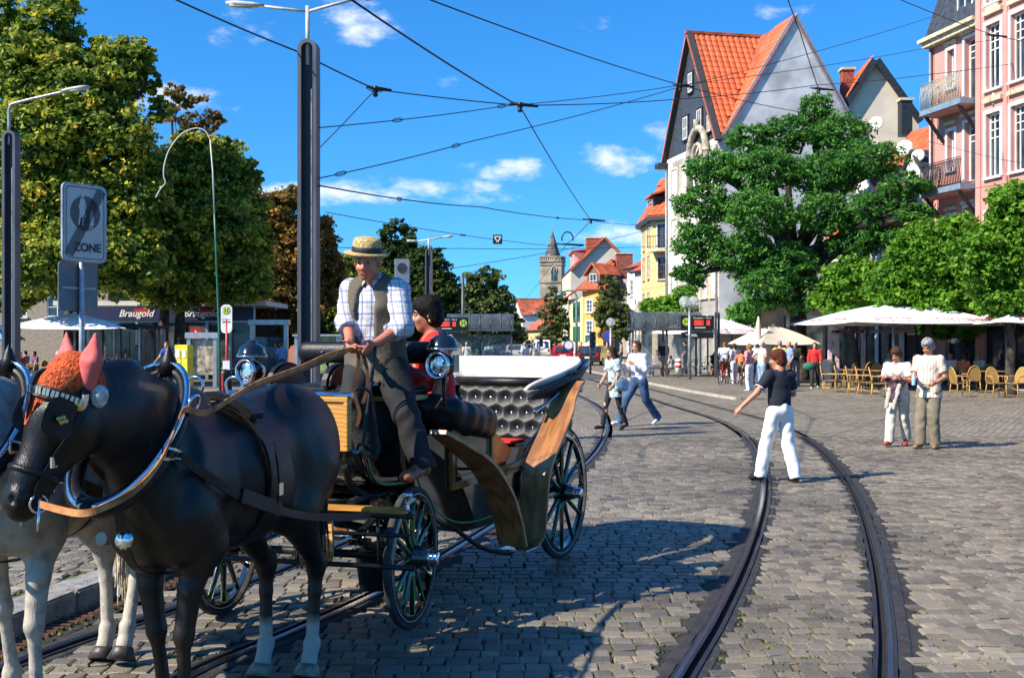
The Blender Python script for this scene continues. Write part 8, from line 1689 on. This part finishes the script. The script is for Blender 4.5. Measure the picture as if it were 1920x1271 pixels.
def table(px, fy, label, w=.8, d=None, m=None):
    d = d or 3675 / (fy - 640); R = empty('cafe_table', (PX(px, d), d, 0), 0, label, 'table', 'cafe tables'); b = MB(); b.box((0, 0, .735), (w, w, .03)); b.build('table_top', m or M_TTOP, R, bevel=.006)
    for sx in (-1, 1):
        for sy in (-1, 1): b = MB(); b.tube([(sx * w * .42, sy * w * .42, .72), (sx * w * .42, sy * w * .42, 0)], .02, 7); b.build('leg', M_IRON, R)
table(1600, 732, 'wooden cafe table behind the first chairs of the row'); table(1640, 731, 'wooden cafe table in the middle of the empty seats'); table(1660, 735, 'wooden cafe table left of the older woman'); table(1850, 736, 'wooden cafe table between the right hand chairs', .9); table(1800, 727, 'wooden cafe table of the seated guests', .9); table(1720, 728, 'wooden cafe table hidden behind the strolling couple', .9); table(1895, 722, 'wooden table at the right edge under the umbrella', .9)
for px, fy, hd, lab in ((52, 716, 60, 'rattan chair at the far left by the mast'), (92, 718, 300, 'rattan chair left of the horse\'s ears'), (205, 716, 40, 'rattan chair in front of the round kiosk'), (118, 714, 100, 'rattan chair half hidden between the horse\'s ears')): chair(px, fy, hd, lab)
table(72, 715, 'cafe table at the far left behind the grey horse'); table(160, 714, 'cafe table under the left umbrella', .9)
# ------------------------------------------------------------------ people further off
CT = {k: cloth('b_' + k, c) for k, c in dict(white=(.72, .72, .72), cream=(.66, .60, .46), yellow=(.62, .50, .10), blue=(.20, .30, .52), navy=(.012, .016, .04), red=(.52, .02, .02), orange=(.62, .16, .06), pink=(.55, .25, .28), floral=(.50, .50, .56), black=(.015, .015, .016), grey=(.22, .22, .23), tan=(.34, .27, .18), lden=(.28, .38, .52), den=(.05, .08, .16), brown=(.10, .07, .05), lilac=(.35, .28, .42), royal=(.02, .06, .30), teal=(.30, .52, .50), purple=(.12, .05, .12)).items()}
GP = 'people on the square'
def bgp(label, px, fy, hd, top, bot, hair, h=1.70, pz='stand', d=None, zup=0, **k):
    d = d or 3675 / (fy - 640)
    if pz == 'stand': J = arms(pose(), elL=(-.06, -.03, -.27), wrL=(-.05, .10, -.48), elR=(.06, .0, -.27), wrR=(.02, .18, -.42))
    elif pz == 'hips': J = arms(pose(), elL=(-.22, -.08, -.20), wrL=(-.03, .08, -.36), elR=(.22, -.08, -.20), wrR=(.03, .08, -.36))
    elif pz == 'walk': J = arms(walk(.26), elL=(-.06, .05, -.27), wrL=(-.04, .2, -.40), elR=(.06, -.02, -.27), wrR=(.06, .1, -.48))
    elif pz == 'sit': J = pose(sit=True, lean=k.pop('lean', 4))
    elif pz == 'cycle':
        J = pose(lean=22); J = {a: v + Vector((0, 0, .02)) for a, v in J.items()}
        for s, n in ((-1, 'L'), (1, 'R')): J['kn' + n] = Vector((s * .11, .30, .72 + s * .06)); J['an' + n] = Vector((s * .12, .12 - s * .12, .34 + s * .10)); J['to' + n] = J['an' + n] + Vector((0, .15, -.05)); J['el' + n] = J['sh' + n] + Vector((s * .06, .14, -.22)); J['wr' + n] = Vector((s * .24, .62, 1.06))
    k.setdefault('vox', .026 if d > 30 else .018)
    return person(label, (PX(px, d), d, zup), hd, J, h, top=CT[top], bottom=CT[bot] if bot else None, hair=hair, shoes=k.pop('shoes', M_BLKSHOE), group=GP, **k)
S_, B_ = 'short', 'bob'
bgp('man in navy shirt and beige shorts standing beside the right shelter', 1244, 708, 185, 'navy', 'tan', ('bald', 'grey'), 1.78, legs='shorts', shoes=M_WSHOE)
bgp('person sitting on the shelter bench with legs stretched out', 1233, 706, 60, 'grey', 'den', (S_, 'dark'), pz='sit', shoes=M_WSHOE); bgp('child in a light top sitting at the right shelter', 1258, 705, 150, 'white', 'tan', (B_, 'brown'), 1.35, pz='sit')
bgp('man in dark clothes and blue cap behind the departure board', 1285, 703, 110, 'black', 'black', (S_, 'dark'), 1.78)
bgp('cyclist in a white shirt and dark shorts with his back to us', 1357, 722, 200, 'white', 'brown', (S_, 'ginger'), 1.74, 'cycle', legs='shorts', shoes=M_WSHOE)
bgp('woman in a flowered blouse and white trousers beside the cyclist', 1377, 722, 150, 'floral', 'white', (B_, 'brown'), 1.66); bgp('child in an orange top on a bicycle beside the flowered blouse', 1390, 724, 190, 'orange', 'brown', (S_, 'brown'), 1.45, 'cycle', legs='shorts')
bgp('blond woman in a pink striped top and pale trousers', 1405, 735, 140, 'pink', 'white', (B_, 'blond'), 1.66, shoes=M_WSHOE); bgp('man in cream shirt and pale jeans with hands on hips', 1428, 738, 250, 'cream', 'lden', (S_, 'white'), 1.76, 'hips'); bgp('man in a yellow shirt seen from behind in the talking group', 1462, 727, 175, 'yellow', 'cream', (S_, 'grey'), 1.76, 'hips'); bgp('man in a blue shirt facing the yellow shirted man', 1480, 728, 80, 'blue', 'brown', ('bald', 'white'), 1.74); bgp('man in a pale cap and black clothes behind the talking group', 1491, 727, 30, 'black', 'grey', (S_, 'white'), 1.74, shoes=M_WSHOE); bgp('person in white seen between the pink and cream figures', 1416, 722, 180, 'white', 'den', (S_, 'white'), 1.72)
RW, RJ, _ = bgp('woman in a red cardigan walking with a green bag past the chairs', 1528, 730, 20, 'red', 'black', ('bun', 'dark'), 1.70, 'walk', sleeve='long', shoes=M_WSHOE)
gb_ = empty('handbag', (PX(1512, 40.6), 40.3, .75), 0, 'green cloth bag carried by the woman in the red cardigan', 'bag'); S = SDF(); S.ell((0, 0, .1), (.22, .1, .15), .03); S.cone((-.15, 0, .12), (.2, 0, .26), .04, .02, .03); sdf_obj('bag_body', S, .03, cloth('green_bag', (.03, .16, .10)), gb_)
bgp('person in jeans sitting by the tree trunk', 1505, 712, 60, 'black', 'den', (S_, 'dark'), pz='sit'); bgp('white haired man in a royal blue shirt standing by the kiosk', 1693, 703, 70, 'royal', 'tan', (S_, 'white'), 1.76); bgp('waiter in grey bending over a table', 1795, 716, 60, 'grey', 'black', (S_, 'dark'), 1.76)
for i, (px, fy, hd, t, hr, lab) in enumerate(((1716, 726, 30, 'tan', 'grey', 'grey haired guest sitting behind the strolling couple'), (1782, 728, 40, 'white', 'grey', 'older guest in white with dark jacket seated right of the striped shirt'), (1806, 732, 215, 'orange', 'brown', 'guest in an orange shirt seated with back to us'), (1836, 728, 60, 'cream', 'grey', 'guest in cream shirt sitting at the right table'), (1885, 726, 150, 'blue', 'dark', 'guest in blue shirt seated with back to us at the right'), (1912, 730, 320, 'brown', 'dark', 'woman guest sitting at the right edge'), (1800, 722, 20, 'pink', 'brown', 'guest in pink sitting deep under the umbrella'), (1900, 720, 200, 'black', 'brown', 'dark haired guest in black at the rear table'), (1560, 706, 100, 'black', 'dark', 'person in black sitting by the parked bicycles'), (1580, 704, 120, 'den', 'dark', 'person in blue sitting near the pink framed kiosk'))): bgp(lab, px, fy, hd, t, 'den', (S_, hr), pz='sit', vox=.026)
# left side of the square
bgp('cyclist in a navy polo riding towards us behind the black horse', 319, 728, 8, 'royal', 'navy', (S_, 'ginger'), 1.76, 'cycle', d=39); bgp('elderly woman in a long cream coat by the glass kiosk', 257, 715, 20, 'cream', 'cream', (S_, 'brown'), 1.6, sleeve='long', hem=2.2, d=45)
for px, fy, hd, t, hr, lab, pz in ((65, 712, 40, 'purple', 'dark', 'guest in plum sitting left of the mast', 'sit'), (48, 708, 100, 'grey', 'dark', 'guest in grey at the far left cafe table', 'sit'), (135, 712, 30, 'white', 'ginger', 'guest in white behind the horse\'s ears', 'sit'), (228, 712, 20, 'black', 'dark', 'person in black with a white cap at the kiosk', 'stand'), (282, 710, 60, 'white', 'white', 'person in white sitting under the kiosk roof', 'sit'), (266, 706, 330, 'blue', 'dark', 'waiter in pale blue behind the woman in the long coat', 'stand'), (198, 712, 80, 'tan', 'brown', 'person in tan by the kiosk door', 'stand'), (468, 712, 60, 'lilac', 'grey', 'woman in lilac left of the carriage lantern', 'stand'), (507, 706, 150, 'white', 'brown', 'woman in white seen over the carriage seat', 'stand'), (520, 704, 170, 'grey', 'dark', 'person in grey beside the woman in white', 'stand'), (528, 716, 170, 'blue', 'ginger', 'person with ginger hair in a pale blue top', 'stand'), (875, 702, 170, 'white', 'white', 'white haired woman waiting at the left tram stop', 'stand'), (917, 702, 170, 'teal', 'brown', 'person in a pale green top at the left tram stop', 'stand'), (984, 706, 140, 'white', 'grey', 'grey haired man in white beyond the carriage hood', 'stand'), (1001, 704, 160, 'cream', 'grey', 'second grey haired person beyond the carriage hood', 'stand'), (1090, 684, 20, 'red', 'dark', 'far pedestrian in red by the red car', 'stand'), (1180, 690, 60, 'white', 'brown', 'far pedestrian in white by the terrace', 'stand'), (1165, 688, 100, 'tan', 'dark', 'far pedestrian in tan by the terrace', 'stand'), (1035, 668, 100, 'white', 'dark', 'far pedestrian in white behind the carriage', 'stand')): bgp(lab, px, fy, hd, t, 'den', (S_, hr), pz=pz, vox=.028)
# ------------------------------------------------------------------ bicycles
def bike(px, fy, hd, label, c, d=None, lean=0):
    d = d or 3675 / (fy - 640); R = empty('bicycle', (PX(px, d), d, 0), math.pi - rad(hd), label, 'bicycle', 'bicycles'); R.rotation_euler[1] = lean
    for y in (-.52, .52):
        b = MB(); b.tube([(0, y + .33 * math.cos(a), .35 + .33 * math.sin(a)) for a in np.linspace(0, 2 * math.pi, 24, endpoint=False)], .02, 6, closed=True); w = b.build('wheel', M_RUB, R)
        b = MB()
        for i in range(8): a = math.pi * i / 8; b.tube([(0, y - .32 * math.cos(a), .35 - .32 * math.sin(a)), (0, y + .32 * math.cos(a), .35 + .32 * math.sin(a))], .004, 4)
        b.tube([(-.05, y, .35), (.05, y, .35)], .025, 7); b.build('spokes', M_GALV, w)['kind'] = 'stuff'
    b = MB(); fm = mat('bike_' + label.split()[0], c, .35, .2)
    for p, q in (((0, -.52, .35), (0, -.08, .32)), ((0, -.52, .35), (0, -.18, .80)), ((0, -.08, .32), (0, -.18, .85)), ((0, -.08, .32), (0, .36, .75)), ((0, -.18, .78), (0, .36, .82)), ((0, .34, .95), (0, .38, .72)), ((0, .38, .72), (0, .52, .35))): b.tube([p, q], .018, 7)
    b.build('frame', fm, R); b = MB(); b.tube(catmull([(-.28, .22, 1.04), (-.2, .33, 1.04), (0, .36, 1.0), (.2, .33, 1.04), (.28, .22, 1.04)], 4), .014, 6); b.tube([(0, .35, .93), (0, .36, 1.0)], .016, 6); b.build('handlebar', M_IRON, R)
    S = SDF(); S.cone((0, -.30, .93), (0, -.08, .93), .07, .025, .02, flat=((0, 0, 1), .5)); sdf_obj('saddle', S, .02, M_LEA, R); b = MB(); b.lathe([(0, .012), (.09, .012), (.09, -.012), (0, -.012)], (0, -.08, .32), 14, M=Matrix.Rotation(rad(90), 3, 'Y')); b.bar((.05, -.08, .32), (.05, .06, .22), .02); b.bar((-.05, -.08, .32), (-.05, -.22, .42), .02); b.build('crank', M_GALV, R)
bike(1357, 722, 205, 'red bicycle ridden by the cyclist in the white shirt', (.5, .02, .02)); bike(1390, 724, 190, 'dark bicycle ridden by the child in orange', (.05, .05, .06)); bike(319, 728, 8, 'black bicycle of the navy shirted cyclist', (.03, .03, .035), d=39)
for px, fy, hd, c, lab in ((1302, 704, 100, (.04, .05, .05), 'green black bicycle parked left under the umbrella'), (1318, 702, 80, (.05, .25, .22), 'teal bicycle parked by the umbrella pole'), (1562, 728, 200, (.04, .04, .05), 'grey bicycle parked behind the red cardigan'), (1586, 712, 95, (.5, .5, .52), 'silver bicycle parked before the pink framed kiosk'), (1608, 710, 100, (.06, .08, .2), 'blue bicycle parked among the others by the kiosk'), (1632, 709, 85, (.3, .3, .32), 'pale bicycle parked right of the pink frame')): bike(px, fy, hd, lab, c, lean=.08)
# ------------------------------------------------------------------ cars
def car(px, fy, hd, label, c, d=None, van=False):
    d = d or 3675 / (fy - 640); R = empty('parked_car', (PX(px, d), d, 0), math.pi - rad(hd), label, 'car', 'cars along the street'); m = mat('paint_' + label.split()[0] + str(px), c, .22, 0, .04, 2, coat=.8)
    H = 1.95 if van else 1.45; pr = [(-2.05, .3), (-2.1, .75), (-1.95, H * .66), (-1.6, H * .97), (-.3, H), (.3, H * .95), (.95, .95), (1.85, .8), (2.05, .6), (2.05, .3)]
    b = MB(); b.prism([(-.84, y, z) for y, z in pr], (1.68, 0, 0)); b.build('body', m, R, bevel=.09, bseg=3)
    g = MB(); g.prism([(-.62, -2.06, .88 if not van else 1.1), (.62, -2.06, .88 if not van else 1.1), (.56, -1.80, H * .9), (-.56, -1.80, H * .9)], (0, -.02, .0)); g.build('rear_window', M_GLS, R)
    for s in (-1, 1):
        g = MB(); g.prism([(s * .845, -1.5, .95), (s * .845, .75, .95), (s * .845, .2, H * .9), (s * .845, -1.35, H * .9)], (s * .012, 0, 0)); g.build('side_window', M_GLS, R); g = MB(); g.box((s * .66, -2.08, .82), (.22, .06, .26)); g.build('tail_light', mat('tail_red', (.4, .01, .01), .2), R)
        g = MB(); g.box((s * .6, 2.0, .66), (.3, .1, .14)); g.build('headlight', M_CHR, R)
        for y in (-1.3, 1.3): g = MB(); g.lathe([(0, -.1), (.3, -.1), (.32, -.06), (.32, .06), (.3, .1), (0, .1)], (s * .76, y, .32), 18, M=Matrix.Rotation(rad(90), 3, 'Y')); w = g.build('wheel', M_RUB, R); g = MB(); g.lathe([(0, s * .11), (.18, s * .11), (.2, s * .095)], (s * .76, y, .32), 14, M=Matrix.Rotation(rad(90), 3, 'Y')); g.build('rim', M_GALV, w)
    g = MB(); g.box((0, -2.1, .62), (.5, .03, .11)); g.build('number_plate', M_WHT, R); g = MB(); g.prism([(-.66, 1.0, .98), (.66, 1.0, .98), (.58, .36, H * .93), (-.58, .36, H * .93)], (0, .03, .02)); g.build('windscreen', M_GLS, R)
car(1058, 679, 186, 'red hatchback parked beyond the carriage hood', (.42, .01, .015), d=92); car(1118, 681, 200, 'black estate car behind the traffic light', (.012, .013, .016), d=80); car(1016, 672, 180, 'white van in the far street', (.7, .7, .7), d=118, van=True); car(998, 670, 180, 'pale silver car left of the white van', (.4, .41, .43), d=126); car(966, 674, 5, 'silver car coming towards us in the far street', (.35, .36, .37), d=112); car(944, 674, 0, 'dark red car in the shade of the street', (.2, .01, .015), d=122); car(928, 676, 0, 'dark grey car in the shade left of the street', (.04, .04, .045), d=108)
# ------------------------------------------------------------------ pavilions, kiosks and shop fronts
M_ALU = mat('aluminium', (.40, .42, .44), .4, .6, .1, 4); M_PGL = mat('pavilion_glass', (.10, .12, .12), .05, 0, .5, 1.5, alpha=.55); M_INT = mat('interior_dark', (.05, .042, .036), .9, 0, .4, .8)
M_NAVYB = mat('fascia_navy', (.01, .014, .06), .5)
pv_ = empty('cafe_pavilion', (PX(330, 52), 52, 0), 0, 'glass cafe pavilion with navy beer fascia behind the horses', 'pavilion'); L_ = 8.6
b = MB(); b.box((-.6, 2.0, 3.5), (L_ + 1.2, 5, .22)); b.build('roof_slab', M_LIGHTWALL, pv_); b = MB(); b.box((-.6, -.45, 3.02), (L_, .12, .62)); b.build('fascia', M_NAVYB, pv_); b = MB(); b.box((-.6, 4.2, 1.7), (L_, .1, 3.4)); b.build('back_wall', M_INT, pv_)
for i in range(9): b = MB(); b.box((-.6 - L_ / 2 + L_ * i / 8, -.4, 1.7), (.12, .12, 3.4)); b.build('post', M_ALU, pv_)
for i in range(8): b = MB(); b.box((-.6 - L_ / 2 + L_ * (i + .5) / 8, -.36, 1.4), (L_ / 8 - .14, .02, 2.5)); b.build('pane', M_PGL, pv_)
b = MB(); b.box((-.6, -.4, 2.66), (L_, .1, .06)); b.box((-.6, -.4, .5), (L_, .08, .06)); b.build('rail', M_ALU, pv_)
for px in (262, 382): x_ = PX(px, 52) - PX(330, 52); b = MB(); b.box((x_ + .25, -.515, 3.1), (.7, .01, .3)); b.build('logo_patch', M_REDP, pv_); text('Braugold', .44, (x_, -.53, 3.02), M_WHT, pv_, XZ, shear=.3, bold=.008)
b = MB(); b.box((PX(373, 52) - PX(330, 52), -.5, 2.1), (.5, .06, .5)); b.build('info_cube', M_REDP, pv_); text('i', .45, (PX(373, 52) - PX(330, 52), -.535, 2.08), M_WHT, pv_, XZ, bold=.02)
rk_ = empty('glass_kiosk', (PX(235, 46), 46, 0), 0, 'round dark framed glass kiosk under the cafe umbrella', 'kiosk'); r_ = 1.6
b = MB(); b.lathe([(0, 2.3), (r_ + .15, 2.28), (r_ + .15, 2.38), (0, 2.5)], (0, 0, 0), 20); b.build('roof', M_DARKM, rk_)
for i in range(14): a = 2 * math.pi * i / 14; b = MB(); b.box((r_ * math.cos(a), r_ * math.sin(a), 1.15), (.06, .06, 2.3)); b.build('post', M_ALU if i % 3 == 0 else M_DARKM, rk_)
b = MB(); b.lathe([(r_ - .02, .1), (r_ - .02, 2.2)], (0, 0, 0), 28, caps=False); b.build('glazing', M_PGL, rk_); b = MB(); b.box((.3, -1.75, .5), (1.5, .1, 1.0)); b.build('counter', mat('counter_grey', (.28, .28, .28), .6), rk_)
yb = empty('ticket_machine', (PX(345, 41), 41, 0), rad(-15), 'yellow ticket machine beside the navy shirted cyclist', 'machine'); b = MB(); b.box((0, 0, .85), (.55, .4, 1.55)); b.build('cabinet', M_HY, yb, bevel=.02); b = MB(); b.box((-.12, -.21, 1.3), (.14, .02, .3)); b.box((.13, -.21, 1.3), (.14, .02, .3)); b.build('slots', M_WHT, yb); b = MB(); b.box((0, -.205, .75), (.015, .01, 1.3)); b.build('door_seam', M_IRON, yb)
vc = empty('display_case', (PX(380, 43), 43, 0), 0, 'grey framed showcase with a pale map right of the ticket machine', 'display'); 
for s in (-1, 1): b = MB(); b.box((s * .5, 0, 1.0), (.14, .3, 2.0)); b.build('post', M_ALU, vc)
b = MB(); b.box((0, 0, 1.98), (1.25, .4, .22)); b.build('header', M_ALU, vc); b = MB(); b.box((0, .02, 1.15), (.86, .1, 1.35)); b.build('map_panel', mat('map_print', (.42, .36, .26), .5, 0, .5, 4), vc)
for px, d, lab in ((505, 50, 'open grey glass shelter left of the tall mast'), (596, 46, 'green poster stand behind the carriage seat')):
    R = empty('street_kiosk' if px < 550 else 'poster_stand', (PX(px, d), d, 0), 0, lab, 'kiosk' if px < 550 else 'poster stand'); w = 1.5 if px < 550 else 1.7
    for s in (-1, 1): b = MB(); b.box((s * w / 2, 0, 1.3 if px < 550 else 1.0), (.16, .3, 2.6 if px < 550 else 2.0)); b.build('post', M_ALU, R)
    b = MB(); b.box((0, 0, 2.6 if px < 550 else 2.0), (w + .3, .5, .22 if px < 550 else .08)); b.build('header', M_ALU, R); b = MB(); b.box((0, .05, 1.2), (w - .2, .05, 1.5)); b.build('panel', M_PGL if px < 550 else mat('poster_green', (.26, .34, .12), .5, 0, .3, 5), R)
pf_ = empty('pink_frame_kiosk', (PX(1590, 46), 46, 0), 0, 'kiosk with pink white door frame behind the parked bicycles', 'kiosk'); M_PKF = mat('frame_pink_white', (.68, .50, .58), .5)
for x_ in (-.75, -.45, .62): b = MB(); b.box((x_, 0, 1.1), (.14, .14, 2.2)); b.build('post', M_PKF, pf_)
b = MB(); b.box((.05, 0, 2.15), (1.4, .14, .12)); b.build('lintel', mat('frame_magenta', (.36, .05, .16), .5), pf_); b = MB(); b.box((.1, .05, 1.0), (1.0, .03, 1.9)); b.build('glass', M_PGL, pf_); b = MB(); b.box((-1.0, .1, .5), (.5, .4, 1.0)); b.build('white_box', M_WHT, pf_)
sf = empty('shop_front', (PX(1790, 50), 52, 0), rad(-10), 'dark shop front with white door frames behind the seated guests', 'shop front')
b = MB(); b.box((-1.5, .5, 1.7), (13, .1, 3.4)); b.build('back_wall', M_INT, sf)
for i in range(15): b = MB(); b.box((-7 + i * .95, 0, 1.6), (.09, .1, 3.2)); b.build('mullion', M_WHT if i > 9 else M_DARKM, sf)
for i in range(14): b = MB(); b.box((-6.53 + i * .95, .05, 1.5), (.84, .03, 2.9)); b.build('pane', M_PGL, sf)
for x_, c_, nm in ((.7, M_REDP, 'red'), (1.4, M_HY, 'yellow'), (4.2, M_REDP, 'red')): b = MB(); b.box((x_, -.1, 1.9), (.45, .05, 1.2)); b.build(nm + '_banner', c_, sf)
s2 = empty('shop_front', (PX(1380, 66), 68, 0), rad(-12), 'sandstone and glass shop front behind the left umbrellas', 'shop front')
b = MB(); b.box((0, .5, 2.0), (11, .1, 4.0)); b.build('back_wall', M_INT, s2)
for i in range(12): b = MB(); b.box((-5.5 + i, 0, 2.0), (.34 if i < 6 else .1, .2, 4.0)); b.build('pier', M_STONE_TRIM if i < 6 else (M_COLA if i in (8, 10) else M_DARKM), s2)
for i in range(11): b = MB(); b.box((-5 + i, .1, 1.8), (.8, .03, 3.2)); b.build('pane', M_PGL, s2)
pl = empty('planter', (PX(1338, 58), 56, 0), 0, 'wooden planter with a green bush by the umbrella pole', 'planter')
for i in range(4): b = MB(); b.box((0, 0, .1 + .13 * i), (.95, .6, .115)); b.build('plank', M_TTOP, pl)
n_ = 900; q = NR.normal(size=(n_, 3)); q /= np.linalg.norm(q, axis=1)[:, None]; q = q * (NR.random(n_) ** .4)[:, None] * np.array([.5, .35, .42]) + np.array([0, 0, .85]); t_ = NR.normal(size=(n_, 3)) * .06; u_ = NR.normal(size=(n_, 3)) * .05
mkobj('bush', np_mesh('bush', np.stack([q - t_, q + u_, q + t_, q - u_], 1).reshape(-1, 3), np.arange(n_ * 4).reshape(-1, 4), LF_ACACIA, attr=NR.random(n_)), pl)
lb_ = empty('litter_bin', (PX(1272, 51), 51, 0), 0, 'slim bin with red and white bands beside the departure board posts', 'bin'); b = MB(); b.lathe([(0, .3), (.14, .3), (.14, .95), (0, .98)], (0, 0, 0), 12); b.build('drum', M_WHT, lb_); b = MB(); b.lathe([(.145, .55), (.145, .66)], (0, 0, 0), 12, caps=False); b.lathe([(.145, .78), (.145, .86)], (0, 0, 0), 12, caps=False); b.build('red_band', M_REDP, lb_); b = MB(); b.tube([(0, .15, 0), (0, .15, 1)], .03, 6); b.build('post', M_GALV, lb_)
for i, (px, fy, hd, t, hr, lab) in enumerate(((38, 716, 300, 'red', 'grey', 'guest in red sitting left of the left mast'), (108, 712, 200, 'royal', 'white', 'guest in blue sitting under the left umbrella'), (176, 711, 40, 'black', 'brown', 'guest in black sitting right of the zone sign pole'), (1745, 722, 30, 'floral', 'white', 'white haired guest behind the striped shirt man'), (1855, 722, 340, 'purple', 'dark', 'guest in plum at the back of the right terrace'), (1668, 722, 60, 'teal', 'grey', 'guest in pale green behind the older woman'))): bgp(lab, px, fy, hd, t, 'den', (S_, hr), pz='sit', vox=.028)
